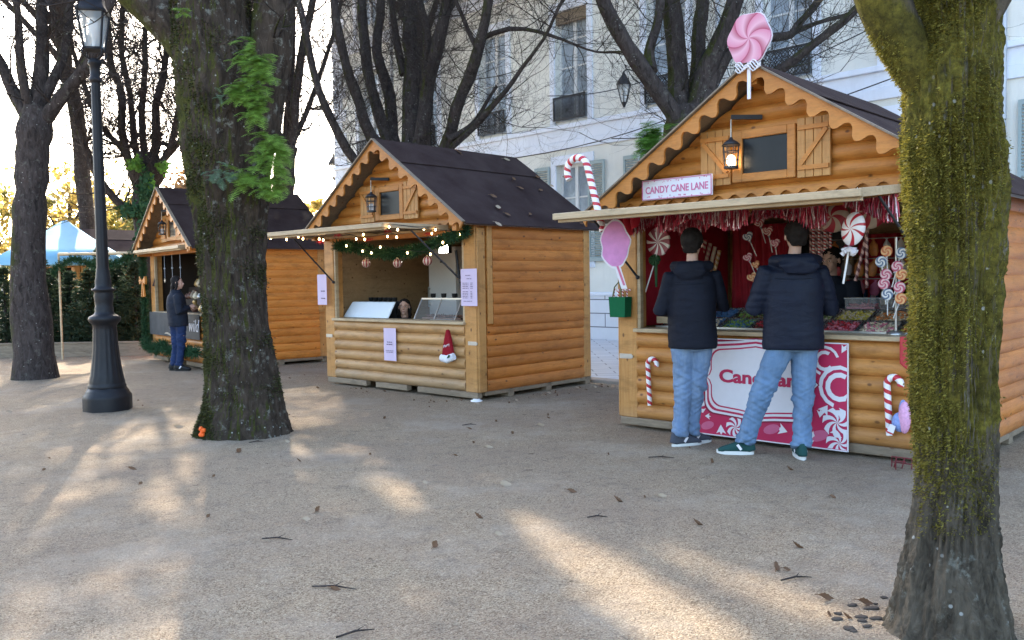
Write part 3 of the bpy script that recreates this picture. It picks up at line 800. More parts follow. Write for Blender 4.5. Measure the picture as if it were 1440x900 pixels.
CM, CC, C3 = V(-1.488, 11.140, 0), V(2.137, 7.223, 0), V(-5.9025, 15.379, 0)
hut_m = make_hut(CM, RM, 'middle timber hut with string lights and a red santa hat on its front', ze=2.07, zr=3.18, os_=.10, awn=(-1.40, 1.08), lantern_on=False, rnd_seed=2)
hut_c = make_hut(CC, RC, 'nearest timber hut full of sweets with the pink and white lollipop above its gable', W_=3.02, ze=1.97, zr=3.105, os_=.25, awn=(-1.41, 1.17), awn_drop=.10, front_mat=M['wood_front_near'], zc=.917, rnd_seed=3)
hut_3 = make_hut(C3, R3, 'far timber hut partly hidden by the mossy trunk, a black banner on its front', W_=2.98, D=2.14, ze=2.02, zr=3.10, side_mat=M['wood3'], front_mat=M['wood_gable'], awn=(-1.4, 1.15), lantern_on=False, back_dark=True, os_=.14, awn_len=.25, rnd_seed=4)
o = dup(hut_3, V(-13.2, 25.2, 0), -.75, 'farthest timber hut, only its orange gable showing behind the fir trees')
class Hut:
    def __init__(s, c, rz): s.c = c; s.rz = rz; s.M = Matrix.Translation(c) @ Matrix.Rotation(rz, 4, 'Z'); s.x = V(cos(rz), sin(rz), 0); s.y = V(-sin(rz), cos(rz), 0)
    def q(s, px, py, b=0):
        "local point of the plane y=b that the picture shows at px, py"
        d = ray(px, py); k = s.y.dot(s.c + s.y * b) / s.y.dot(V(d.x, d.y, 0)); p = V(d.x * k, d.y * k, 0)
        return V((p - s.c).dot(s.x), b, CAM_H + d.z * k)
    def w(s, x, y, z): return s.M @ V(x, y, z)
HM, HC, H3 = Hut(CM, RM), Hut(CC, RC), Hut(C3, R3)
# ============================================================ trees
def poly_in(p, poly):
    c = False; n = len(poly)
    for i in range(n):
        a, b_ = poly[i], poly[i-1]
        if (a[1] > p[1]) != (b_[1] > p[1]) and p[0] < (b_[0] - a[0]) * (p[1] - a[1]) / (b_[1] - a[1]) + a[0]: c = not c
    return c
gaps_px = [  # sun streaks wanted on the gravel; the added leaves are left out along their rays
    [(505, 578), (560, 586), (612, 624), (560, 620)],
    [(520, 664), (575, 672), (628, 722), (575, 724), (530, 704)],
    [(680, 706), (740, 714), (800, 742), (885, 785), (1005, 845), (1075, 900), (1110, 960), (930, 960), (860, 880), (785, 806), (715, 750)],
    [(895, 760), (960, 764), (1080, 806), (1200, 852), (1300, 900), (1190, 900), (1085, 856), (985, 812)],
    [(160, 582), (210, 582), (170, 640), (135, 690), (60, 760), (0, 800), (0, 740), (90, 670)],
    [(262, 635), (302, 628), (316, 705), (285, 740), (235, 740), (180, 724), (200, 690)],
    [(225, 745), (310, 745), (300, 785), (240, 800), (200, 790)],
    [(40, 800), (150, 780), (335, 800), (352, 900), (360, 1000), (-40, 1000), (-60, 850)],
    [(470, 600), (500, 610), (520, 640), (490, 640)],
    [(395, 614), (430, 618), (440, 650), (415, 650)],
    [(540, 800), (600, 820), (640, 870), (580, 880), (540, 840)],
    [(120, 496), (300, 500), (280, 522), (120, 530)],
    [(835, 548), (905, 552), (905, 566), (850, 562)],
]
gaps = [[(G(*q).x, G(*q).y) for q in pl] for pl in gaps_px]

sh = V(sin(SUN_AZ), cos(SUN_AZ), 0) / tan(SUN_EL)
def in_gap(p):
    g = p - sh * p.z
    return any(poly_in((g.x, g.y), pl) for pl in gaps)
def catmull(pts, n):
    "pts: list of (Vector, radius); returns n+1 smooth samples"
    out = []; k = len(pts) - 1
    for i in range(n + 1):
        t = i / n * k; j = min(int(t), k - 1); u = t - j
        p = [pts[max(0, min(k, j + d))] for d in (-1, 0, 1, 2)]
        f = lambda a, b, c, d: .5 * ((2*b) + (c - a) * u + (2*a - 5*b + 4*c - d) * u*u + (3*b - a - 3*c + d) * u**3)
        out.append((Vector([f(*[q[0][m] for q in p]) for m in range(3)]), max(.004, f(*[q[1] for q in p]))))
    return out
def limb(mb, pts, n=14, sides=9, jit=.03, seed=0, knob=.12):
    s = catmull(pts, n); P_ = []; R_ = []
    for i, (p, r) in enumerate(s):
        j = jit * (0 if i == 0 else 1)
        P_.append(p + V(noise.noise(p * 1.3 + V(seed, 0, 0)), noise.noise(p * 1.3 + V(0, seed, 9)), 0) * j)
        R_.append(r * (1 + knob * noise.noise(p * 4 + V(seed, 3, 1))))
    mb.tube(P_, R_, sides)
    return list(zip(P_, R_))
def twig(mb, p, d, L, r, lev, R, up=.35, curl=.5):
    wp = p if mb.M is None else mb.M0 + p
    if wp.z > 5.8 and in_gap(wp): return
    k = 5 if lev else 4; pts = [p]; dd = d.normalized(); rad = [r]
    for i in range(k):
        dd = (dd + V(R.uniform(-1, 1), R.uniform(-1, 1), R.uniform(-1, 1)) * (curl * .45) + V(0, 0, up * .22)).normalized()
        pts.append(pts[-1] + dd * (L / k)); rad.append(r * (1 - .75 * (i + 1) / k))
    mb.tube(pts, rad, 4 if r > .012 else 3, cap=False)
    if lev > 0:
        for i in range(R.randint(3, 5)):
            j = R.randint(1, k); q = pts[j]; t = (pts[j] - pts[j-1]).normalized()
            s = V(R.uniform(-1, 1), R.uniform(-1, 1), R.uniform(-.6, 1)).normalized()
            twig(mb, q, t * .7 + s * .8, L * R.uniform(.45, .75), r * .55, lev - 1, R, up, curl)
def twigs_on(mb, samples, n, L, r, R, lev=2, t0=.25, up=.35, spread=1.0, flat=0):
    k = len(samples)
    for _ in range(n):
        i = min(k - 1, int((t0 + (1 - t0) * R.random()) * k)); p, rr = samples[i]
        t = (samples[min(k-1, i+1)][0] - samples[max(0, i-1)][0]).normalized()
        s = V(R.uniform(-1, 1), R.uniform(-1, 1), R.uniform(-.5, .7) * (1 - flat))
        s = (s - t * s.dot(t)).normalized()
        twig(mb, p + s * rr * .6, t * .35 + s * spread, L * R.uniform(.5, 1.2), r * R.uniform(.6, 1.2), lev, R, up)
def pollard(label, base, trunk, stems, seed, ntw=26, Ltw=1.3, rt=.016, mat='bark_d', name='pollarded_tree', lev=2, extra=None, group='bare pollarded trees'):
    "trunk and stems: lists of (Vector, radius) paths in world space"
    R = random.Random(seed); t = thing(name, label, 'tree', base, 0, group)
    mb = MB(); tw = MB(); M0 = Matrix.Translation(-Vector(base)); mb.M = M0; tw.M = M0; tw.M0 = V(0, 0, 0)
    limb(mb, trunk, 16, 16, .04, seed, .18)
    for i, s in enumerate(stems):
        s = [(p_, r_ * (.78 if k_ else .9)) for k_, (p_, r_) in enumerate(s)]
        sm = limb(mb, s, 16, 9, .06, seed + i, .16)
        L = sum((sm[k+1][0] - sm[k][0]).length for k in range(len(sm)-1))
        twigs_on(tw, sm, int(ntw * L / 3.5), Ltw, rt, R, lev, .12)
    mb.build('trunk', M[mat], t); tw.build('branches', M[mat], t)
    return t
def ext(path, L=3.0, lean=(0, 0, 1), r_end=.03, bend=.3):
    "carry a stem on above the picture"
    (a, ra), (b, rb) = path[-2], path[-1]; d = ((b - a).normalized() + V(*lean) * bend).normalized()
    return path + [(b + d * L * .5, (rb + r_end) / 2), (b + d * L, r_end)]
def px_stem(lst, Y, r, r2=None, dy=0, L=3.0):
    n = len(lst); r2 = r2 if r2 is not None else r * .6
    return ext([(P(x, y, Y + dy * i / (n - 1)), r + (r2 - r) * i / (n - 1)) for i, (x, y) in enumerate(lst)], L)
# --- the tree behind the middle hut
Y = 14.6; b = P(572, 300, Y); b = V(b.x, Y, 0)
trunk = [(b, .42), (b + V(0, 0, 1.5), .33), (P(572, 270, Y), .34), (P(575, 232, Y), .42), (P(578, 205, Y), .30)]
c0 = [(575, 235)]
st = [px_stem(c0 + [(528, 200), (503, 139), (486, 87), (472, 0)], Y, .15, .08, -.8),
      px_stem(c0 + [(542, 196), (522, 116), (512, 43), (508, -5)], Y, .15, .10, .5),
      px_stem(c0 + [(555, 199), (547, 130), (530, 72), (534, 0)], Y, .16, .10, 1.2),
      px_stem(c0 + [(578, 202), (578, 116), (576, 58), (581, 0)], Y, .24, .13, .2),
      px_stem([(568, 105), (555, 38), (549, 0)], Y + .2, .09, .06, .3),
      px_stem(c0 + [(591, 199), (604, 121), (616, 72), (630, 0)], Y, .17, .12, -.7),
      px_stem([(604, 125), (600, 95), (598, 40), (590, 0)], Y - .2, .10, .08, -.4),
      px_stem([(580, 250), (618, 220), (645, 145), (668, 87), (688, 0)], Y, .16, .10, -1.4),
      px_stem([(600, 232), (655, 190), (690, 150), (722, 112), (760, 60)], Y - .2, .09, .03, -1.6, 1.0),
      px_stem([(630, 195), (660, 178), (678, 158)], Y - .6, .06, .04, 0, .5),
      px_stem([(665, 60), (720, 40), (780, 52), (830, 72)], Y - 1.0, .055, .02, -.8, .8),
      px_stem([(668, 62), (655, 30), (640, -5)], Y - 1.0, .05, .04, 0, 1.5),
      px_stem([(560, 250), (503, 231), (475, 185), (450, 125), (425, 30)], Y, .12, .07, -.6)]
pollard('bare pollard with many dark upright stems fanning out behind the middle hut roof', b, trunk, st, 11, 21, 1.35, .009, lev=3)
# --- the tree behind the nearest hut
Y = 12.6; b = P(972, 300, Y); b = V(b.x, Y, 0)
trunk = [(b, .44), (b + V(0, 0, 1.6), .36), (P(965, 250, Y), .36), (P(968, 190, Y), .38), (P(968, 150, Y), .28)]
st = [px_stem([(962, 225), (948, 165), (907, 100), (868, 45), (846, -5)], Y, .17, .12, -.6),
      px_stem([(915, 100), (912, 70), (923, 33), (929, -5)], Y - .2, .10, .08, .2),
      px_stem([(962, 200), (953, 133), (950, 67), (943, -5)], Y, .22, .17, .3),
      px_stem([(972, 200), (980, 117), (982, 50), (988, -5)], Y, .17, .13, .8),
      px_stem([(975, 205), (988, 127), (1008, 67), (1034, -5)], Y, .22, .15, -.3),
      px_stem([(990, 150), (1027, 72), (1075, 54), (1110, 50), (1123, 33), (1152, -5)], Y - .2, .11, .06, .4),
      px_stem([(1118, 44), (1150, 32), (1203, 15)], Y + .2, .05, .035, .3, 1.5),
      px_stem([(985, 190), (1060, 125), (1110, 90), (1142, 63), (1200, 18)], Y, .10, .07, -.6, 2)]
t_c = pollard('thick dark pollard with ivy standing behind the roof of the nearest hut', b, trunk, st, 23, 15, 1.2, .009, lev=3)
# --- the ivy covered tree behind the far hut
Y = 19.5; b = P(212, 350, Y); b = V(b.x, Y, 0)
trunk = [(b, .42), (P(208, 330, Y), .30), (P(204, 270, Y), .30), (P(205, 240, Y), .36), (P(206, 215, Y), .25)]
st = [px_stem([(200, 250), (178, 225), (170, 133), (157, 93), (150, 20)], Y, .13, .08, -.5),
      px_stem([(203, 245), (192, 213), (181, 123), (170, 60), (175, 0)], Y, .10, .07, .4),
      px_stem([(205, 245), (201, 200), (202, 110), (204, 40), (208, -5)], Y, .12, .06, .8),
      px_stem([(207, 245), (219, 210), (221, 140), (232, 90), (240, 20)], Y, .14, .08, .1),
      px_stem([(207, 245), (236, 215), (250, 160), (258, 110), (275, 40)], Y, .11, .06, -.6),
      px_stem([(210, 245), (253, 200), (275, 165), (300, 120), (310, 50)], Y, .09, .05, .3),
      px_stem([(200, 250), (170, 207), (140, 172), (110, 100), (95, 20)], Y, .09, .05, -.5),
      px_stem([(205, 308), (180, 296), (160, 280), (138, 250), (118, 205), (95, 120), (80, 40)], Y, .13, .08, -1.0)]
t_i = pollard('pollard with ivy round its fork behind the far hut', b, trunk, st, 31, 26, 1.5, .019, lev=3)
# --- two more in the row further back
Y = 21; b = P(398, 300, Y); b = V(b.x, Y, 0)
trunk = [(b, .34), (P(397, 300, Y), .26), (P(400, 240, Y), .26), (P(404, 205, Y), .24)]
st = [px_stem([(403, 215), (412, 180), (420, 100), (440, 0)], Y, .17, .11, -.4),
      px_stem([(402, 215), (405, 170), (410, 90), (413, 20)], Y, .13, .08, .4),
      px_stem([(402, 215), (385, 160), (372, 90), (362, 20)], Y, .12, .07, -.3),
      px_stem([(405, 210), (428, 165), (448, 110), (470, 40)], Y, .10, .06, .6)]
pollard('slender bare tree showing between the big mossy trunk and the town house', b, trunk, st, 41, 22, 1.5, .018, lev=3)
Y = 13.5; b = P(40, 300, Y); b = V(b.x, Y, 0)
trunk = [(b, .33), (P(40, 350, Y), .235), (P(45, 250, Y), .23), (P(48, 190, Y), .27), (P(52, 150, Y), .18)]
st = [px_stem([(55, 175), (90, 130), (128, 85), (150, 20)], Y, .14, .10, -.3),
      px_stem([(50, 170), (55, 110), (62, 50), (60, 0)], Y, .16, .10, .3),
      px_stem([(45, 175), (15, 120), (-20, 50)], Y, .14, .09, .2),
      px_stem([(52, 170), (80, 105), (95, 50), (100, -5)], Y, .11, .07, .5),
      px_stem([(48, 172), (30, 100), (25, 20)], Y, .10, .07, -.4)]
pollard('dark bare tree at the far left beyond the lamp post', b, trunk, st, 47, 12, 1.4, .014, lev=3)

# --- near trunks, modelled as dense knobbly surfaces
def near_trunk(mb, path, n=90, sides=96, amp=.03, root=.0, seed=0, ridge=14, flare=None):
    s = catmull(path, n); vs = []
    for i, (p, r) in enumerate(s):
        for j in range(sides):
            a = 2 * pi * j / sides; d = V(cos(a), sin(a), 0); z = p.z
            rr = r * (1 + .07 * noise.noise(V(cos(a) * 1.5, sin(a) * 1.5, z * .8 + seed)))
            if flare and z < .75:
                f = (1 - z / .75) ** 2.2
                rr += f * flare(a)
            q = p + d * rr
            rr += amp * .6 * noise.noise(V(d.x * 3.5, d.y * 3.5, z * 1.5 + seed)) + amp * .35 * noise.noise(V(d.x * 9, d.y * 9, z * 3 + seed)) \
                  + amp * .38 * abs(noise.noise(V(d.x * ridge, d.y * ridge, z * 4 + seed))) + amp * .25 * noise.noise(V(d.x * 28, d.y * 28, z * 14 + seed)) + amp * .16 * noise.noise(q * 60)
            vs.append(p + d * rr)
    fs = [(i*sides+j, i*sides+(j+1)%sides, (i+1)*sides+(j+1)%sides, (i+1)*sides+j) for i in range(n) for j in range(sides)]
    fs.append(tuple(range(n*sides, (n+1)*sides))); mb.add(vs, fs, 0, True)
# tree 1: big mossy trunk left of the middle hut
Y = 8.25; b = V(-2.585, Y, 0)
t1 = thing('plane_tree', 'big mossy trunk with ferns growing on it, left of the middle hut', 'tree', b, 0, 'old mossy trees in the foreground')
def pp(x, y, yy=Y): return P(x, y, yy) - b
mb = MB()
W1 = lambda px: px / 2 / FPX * Y * .93
pth = [(V(0, 0, -.05), .36), (V(0, 0, .12), .345), (pp(343, 560), .325), (pp(338, 500), W1(98)), (pp(330, 420), W1(92)), (pp(325, 330), W1(100)), (pp(322, 260), W1(116)), (pp(318, 190), W1(128)), (pp(308, 100), W1(126)), (pp(300, 30), W1(112)), (pp(296, -40), W1(100)), (pp(292, -160), W1(80)), (pp(300, -330), W1(45))]
def fl1(a):
    return .02 + .11 * max(0, cos(a - radians(-18))) ** 6 + .07 * max(0, cos(a - radians(200))) ** 5 + .04 * max(0, cos(a - radians(265))) ** 5
near_trunk(mb, pth, 190, 150, .055, seed=2, flare=fl1)
tr = mb.build('trunk', M['bark1'], t1)
mb = MB()
lm = limb(mb, [(pp(345, 300), .14), (pp(352, 240), .18), (pp(362, 190), .21), (pp(372, 120), .21), (pp(384, 50), .19), (pp(388, -30), .17), (pp(400, -160), .12), (pp(440, -330), .06)], 60, 40, .03, 3, .1)
l2 = limb(mb, [(pp(310, 130), .15), (pp(275, 78), .21), (pp(240, 38), .18), (pp(200, 2), .16), (pp(150, -45), .14), (pp(60, -140), .10), (pp(-30, -260), .06)], 60, 40, .03, 5, .1)
mb.build('limb', M['bark1'], t1)
tw = MB(); tw.M = Matrix.Identity(4); tw.M0 = b; R = random.Random(5)
twigs_on(tw, lm, 22, 1.1, .012, R, 2, .55); twigs_on(tw, l2, 26, 1.1, .012, R, 2, .55)
for (x, y, x2, y2) in ((205, 105, 258, 80), (258, 70, 225, 5), (262, 80, 215, 10), (150, 100, 205, 110)):
    tw.tube([pp(x, y), pp((x+x2)/2, (y+y2)/2 + 8), pp(x2, y2)], [.006, .007, .009], 4)
tw.build('branches', M['bark_d'], t1)
mb = MB()
for k in range(26):
    a = radians(232) + R.uniform(-.16, .16); z = .02 + R.random() * .17; rr = .515 - z * .5
    c = V(cos(a) * rr, sin(a) * rr, z)
    q_ = [c + V(R.uniform(-.03, .03), R.uniform(-.012, .012), R.uniform(-.03, .03)) for _ in range(4)]
# orange mark painted on the root
tex_or = plain('orange_paint', (.85, .13, .02), .6)
mb = MB(); q0 = P(283, 607, 7.86) - b
for k in range(9):
    c = q0 + V(R.uniform(-.02, .025), .03, R.uniform(-.04, .04)); mb.sphere(c, (.016, .03, .020), 8, 6)
mb.build('paint_mark', tex_or, t1)
# right tree
Y = 3.42; b2 = V(1.83, Y, 0)
t2 = thing('plane_tree', 'trunk thick with bright yellow green moss at the right edge, near the candy hut', 'tree', b2, 0, 'old mossy trees in the foreground')
def pr(x, y): return P(x, y, Y) - b2
W2 = lambda px: px / 2 / FPX * Y
def cr(xl, y, w): w *= .74; return (pr(xl + 17 + w / 2, y), W2(w))
mb = MB()
pth = [(pr(1262 + 60, 868) * 1.0 + V(0, 0, -.08), .19), cr(1258, 868, 160), cr(1262, 800, 150), cr(1272, 720, 138), cr(1278, 600, 134), cr(1274, 480, 140), cr(1272, 360, 150), cr(1266, 260, 160), cr(1262, 180, 160), cr(1262, 100, 160), cr(1262, 20, 155), cr(1256, -60, 150), cr(1200, -200, 130), cr(1190, -420, 90), cr(1170, -800, 50)]
def fl2(a): return .03 + .06 * max(0, cos(a - radians(195))) ** 4 + .05 * max(0, cos(a - radians(290))) ** 4 + .05 * max(0, cos(a - radians(245))) ** 8
near_trunk(mb, pth, 330, 190, .042, seed=6, ridge=20, flare=fl2)
mb.build('trunk', M['bark_r'], t2)
mb = MB()
la = limb(mb, [(pr(1325, 150), .07), (pr(1285, 85), .095), (pr(1252, 25), .095), (pr(1226, -50), .09), (pr(1170, -180), .08), (pr(1150, -400), .05)], 50, 40, .02, 3, .1)
lb_ = limb(mb, [(pr(1340, 60), .12), (pr(1400, -60), .12), (pr(1480, -220), .09), (pr(1560, -420), .06)], 40, 30, .02, 4, .1)
limb_o = mb.build('limb', M['bark_r'], t2)
tw = MB(); tw.M = Matrix.Identity(4); tw.M0 = b2; twigs_on(tw, la, 16, .9, .01, R, 2, .6); twigs_on(tw, lb_, 16, .9, .01, R, 2, .5); tw.build('branches', M['bark_d'], t2)
# moss tufts standing off the right trunk
mo = MB(); R = random.Random(12)
tv = [v for v in kids(t2) if v.name.startswith('trunk')][0].data
cand = [v for v in tv.vertices if v.normal.x < .35 and v.co.z > .42 and v.normal.y < .5]
def tuft_moss(mo, cand, n, lo, hi, R, bias):
    for _ in range(n):
        v = R.choice(cand)
        if noise.noise(v.co * 3.2) + bias(v) < R.uniform(-.1, .35): continue
        nn = v.normal; s = R.uniform(lo, hi)
        t_ = nn.cross(V(R.uniform(-1, 1), R.uniform(-1, 1), R.uniform(-1, 1))).normalized()
        b_ = nn.cross(t_); c = v.co + t_ * R.uniform(-.03, .03) + b_ * R.uniform(-.03, .03) - nn * .002
        d = (nn + V(0, 0, -.35) + V(R.uniform(-.4, .4), R.uniform(-.4, .4), R.uniform(-.4, .4))).normalized()
        mo.add([c - t_ * s * .45 - nn * .003, c + t_ * s * .45 - nn * .003, c + d * s * 1.3], [(0, 1, 2)], 0)
tuft_moss(mo, cand, 150000, .004, .010, R, lambda v: max(0, -v.normal.x) * .45 - .02 - (.35 if v.co.z < .85 else 0))
M['moss'] = leafmat('moss_tufts', (.165, .145, .026), .65, .3)
lv = [v for v in limb_o.data.vertices if v.normal.y < .4]
tuft_moss(mo, lv, 26000, .004, .010, R, lambda v: max(0, -v.normal.x) * .4 - .05)
mo.build('moss', M['moss'], t2)
mo = MB(); tv = tr.data; cand = [v for v in tv.vertices if v.normal.y < .3]
tuft_moss(mo, cand, 90000, .009, .020, R, lambda v: max(0, -v.normal.x) * .7 + max(0, v.normal.x - .5) * .5 - .32)
M['moss_dark'] = leafmat('dark_moss_tufts', (.045, .048, .014), .65, .15)
mo.build('moss', M['moss_dark'], t1)

# --- added leaf crowns, unseen above the picture, shaped to shade the square around sun streaks
R = random.Random(99); 
def shade_leaves(n, mat, xr, yr, zlo, zhi, size, dens=lambda g: 1.0):
    mb_ = MB()
    while n > 0:
        g = V(R.uniform(*xr), R.uniform(*yr), 0); z = R.uniform(zlo, zhi)
        p = g + sh * z + V(0, 0, z); n -= 1
        if any(poly_in((g.x, g.y), pl) and (gi not in (6, 7, 10) or R.random() < .78) for gi, pl in enumerate(gaps)): continue
        if R.random() > dens(g): continue
        if (p.z - CAM_H) / sqrt(p.x**2 + p.y**2) < .40: continue
        a = V(R.uniform(-1, 1), R.uniform(-1, 1), R.uniform(-1, 1)).normalized(); b_ = a.cross(V(R.uniform(-1, 1), R.uniform(-1, 1), R.uniform(-1, 1))).normalized()
        s = size * R.uniform(.6, 1.3)
        mb_.add([p - a*s, p + b_*s*.6, p + a*s, p - b_*s*.6], [(0, 1, 2, 3)])
    return mb_
def dens(g):
    s_ = noise.noise(V(g.x * .45, g.y * .45, 5))
    if 1.0 < g.x < 5 and -3.6 < g.y < 1.5: return 0  # hole in the added leaves, lets the sun onto the right trunk
    return min(1, max(.25, .95 + .5 * s_ - max(0, g.y - 10.0) * .35))
for (x0, x1, lab, px0) in ((-7.5, -3.2, 'added shade tree with an unseen dry brown crown above the fir trees', -13.2), (-3.2, 1.2, 'added shade tree with an unseen dry brown crown above the far hut', -8.9), (1.2, 8.0, 'added shade tree with an unseen dry brown crown above the middle hut', -2.4)):
    tt = thing('plane_tree', lab, 'tree', V(px0, 27.0 if px0 < -5 else 24, 0), 0, 'added shade trees with crowns out of view')  # tree added to carry the shading leaves
    mb = shade_leaves(12500, None, (x0, x1), (-4.5, 12.5), 9.5, 13.5, .17, dens); mb.M = None
    off = -Vector(tt.location); mb.v = [tuple(Vector(v) + off) for v in mb.v]
    mb.build('crown', M['leaf_brown'], tt)
    mb = MB(); limb(mb, [(V(0, 0, 0), .3), (V(.1, 0, 4), .24), (V(0, -.6, 8), .2), (V(0, -2, 11), .12), (V(0, -3, 13), .05)], 20, 10, .1, 3)
    for k in range(6):
        a = k * 1.05; limb(mb, [(V(0, -.5, 7 + .3 * k), .10), (V(1.4 * cos(a), -1.5 + 1.4 * sin(a), 9.2 + .2 * k), .08), (V(3 * cos(a), -3 + 3 * sin(a), 11.5), .03)], 10, 6, .1, k)
    mb.build('trunk', M['bark_d'], tt)

# --- foliage behind on the left
def leafy(label, base, h, rx, rz, n, mat, size, seed, name='autumn_tree', trunk_r=.16, cat='tree', hole=.25, group='leafy trees beyond the square'):
    R = random.Random(seed); t = thing(name, label, cat, base, 0, group); mb = MB()
    limb(mb, [(V(0, 0, 0), trunk_r), (V(.1, 0, h * .5), trunk_r * .7), (V(0, .1, h * .9), trunk_r * .2)], 8, 7, .1, seed)
    for k in range(7):
        a = k * 2.4; limb(mb, [(V(0, 0, h * .3 + h * .05 * k), trunk_r * .5), (V(rx * .6 * cos(a), rx * .6 * sin(a), h * .55 + .06 * h * k), trunk_r * .15)], 6, 5, .1, k)
    mb.build('trunk', M['bark_d'], t)
    mb = MB(); cl = [(V(R.gauss(0, .42) * rx, R.gauss(0, .42) * rx, h - rz + R.uniform(-.95, .95) * rz), R.uniform(.25, .55) * rx * .6) for _ in range(26)]
    for _ in range(n):
        c, q = R.choice(cl); v = V(R.gauss(0, .5), R.gauss(0, .5), R.gauss(0, .42)) * q + c
        a = V(R.uniform(-1, 1), R.uniform(-1, 1), R.uniform(-1, 1)).normalized(); b_ = a.cross(V(R.uniform(-1, 1), R.uniform(-1, 1), 1)).normalized(); s = size * R.uniform(.5, 1.3)
        if v.z < .3: continue
        mb.add([v - a*s, v + b_*s*.7, v + a*s, v - b_*s*.7], [(0, 1, 2, 3)])
    mb.build('crown', M[mat], t); return t
for (px, Yd, h, rx, mat, lab, sd) in ((150, 36, 5.2, 2.4, 'leaf_yellow', 'pale yellow autumn tree behind the lamp post', 1), (182, 33, 4.8, 1.7, 'leaf_olive', 'olive green tree beside the ivy clad trunk', 2),
        (262, 38, 6.5, 2.2, 'leaf_brown', 'russet leaved tree behind the far hut gable', 3), (95, 34, 6.0, 2.6, 'leaf_yellow', 'broad yellow tree left of the lamp post', 4),
        (20, 36, 5.4, 3.0, 'leaf_olive', 'olive tree at the far left edge of the square', 5), (-60, 34, 6.0, 3.0, 'leaf_yellow', 'yellow tree past the left end of the square', 6),
        (452, 60, 7.0, 2.2, 'leaf_yellow', 'small pale tree far off between the far hut and the middle hut', 7), (400, 55, 4.6, 2.5, 'leaf_olive', 'low green tree far behind the far hut roof', 8),
        (225, 34, 4.0, 1.6, 'leaf_yellow', 'low yellow bush like tree behind the far hut corner', 9)):
    q = P(px, 300, Yd); leafy(lab, V(q.x, Yd, 0), h, rx, h * .42, 2600, mat, .10 * Yd / 30, sd)
# --- Christmas trees for sale
def make_fir(label, h, seed):
    R = random.Random(seed); t = thing('fir_tree', label, 'fir tree', (0, 0, 0), 0, 'Christmas trees lined up behind the planter board')
    mb = MB(); mb.tube([(0, 0, 0), (0, 0, h * .5), (0, 0, h)], [.045, .03, .006], 6); mb.build('trunk', M['bark_d'], t)
    mb = MB(); k = 0; z = .12
    while z < h - .05:
        L = (1 - z / h) * h * .36 + .06; nb = int(7 + 7 * (1 - z / h))
        for i in range(nb):
            a = R.uniform(0, 2 * pi); l = L * R.uniform(.7, 1.1); up = R.uniform(.05, .5)
            pts = [V(0, 0, z)]
            for s in range(1, 6): pts.append(V(cos(a) * l * s / 5, sin(a) * l * s / 5, z + up * l * s / 5 * .7))
            mb.tube(pts, [.008, .006, .005, .004, .003, .002], 3, cap=False)
            for s in range(1, 6):
                for _ in range(8):
                    p = pts[s].lerp(pts[s-1], R.random()); d = (V(cos(a), sin(a), .2) + V(R.uniform(-1, 1), R.uniform(-1, 1), R.uniform(-.7, .9))).normalized()
                    w = d.cross(V(R.uniform(-1, 1), R.uniform(-1, 1), R.uniform(-1, 1))).normalized() * .011; q = .085
                    mb.add([p - w, p + w, p + d * q + w * .4, p + d * q - w * .4], [(0, 1, 2, 3)])
        z += .085
    mb.build('foliage', M['fir'], t); return t
firs = [make_fir('bushy fir tree beside the left post of the far hut', 2.1, 1), make_fir('fir tree with spread branches just right of the lamp post', 1.9, 2), make_fir('slim fir tree just left of the lamp post', 1.75, 3)]
spots = [(192, 18.6, 0, None, .95), (166, 18.9, 1, None, 1.0), (128, 18.4, 2, None, 1.05), (100, 18.8, 0, 'fir tree second to the left of the lamp post', .85), (72, 18.3, 1, 'fir tree third to the left of the lamp post', .9),
         (40, 18.7, 2, 'fir tree fourth to the left of the lamp post', 1.05), (8, 18.2, 0, 'fir tree nearly at the left edge of the picture', .9), (-25, 18.8, 1, 'fir tree cut by the left edge of the picture', 1.0),
         (145, 20.0, 0, 'taller fir tree in the second row behind the lamp post', 1.1), (182, 20.2, 1, 'fir tree in the second row beside the ivy clad trunk', 1.15), (60, 20.0, 2, 'fir tree in the second row near the left edge', 1.2)]
for px, Yd, k, lab, sc in spots:
    q = P(px, 450, Yd)
    if lab is None: firs[k].location = V(q.x, Yd, 0); firs[k].scale = (sc,) * 3
    else: dup(firs[k], V(q.x, Yd, 0), px * .7, lab, scale=sc)
mb = MB(); a = P(214, 490, 17.5); b3 = P(-60, 490, 17.6); mb.bar((a.x, 17.5, .13), (b3.x, 17.6, .13), .06, .26); mb.bar((a.x, 17.5, .28), (b3.x, 17.6, .28), .1, .035)
tag(mb.build('planter_board', M['wood_grey'], bevel=.005), 'long low weathered board edging the fir trees', 'edging')
# blue canopy stall
t = thing('canopy_tent', 'pale blue canopy stall at the left behind the fir trees', 'market stall', V(P(95, 400, 24).x, 24, 0), .3)
mb = MB()
NX = 12
for (sx, sy) in ((1, 1),):
    mb.lathe([(2.0, 2.0), (1.98, 2.2), (1.5, 2.45), (.8, 2.8), (.05, 3.25)], 4)
mb.build('canopy', plain('pale_blue_canvas', (.20, .42, .58), .8, .2, .15, 3), t, rot=(0, 0, pi / 4))
for sx in (-1.3, 1.3):
    for sy in (-1.3, 1.3): mb = MB(); mb.tube([(sx, sy, 0), (sx, sy, 2.05)], .03, 8); mb.build('leg', M['metal'], t)

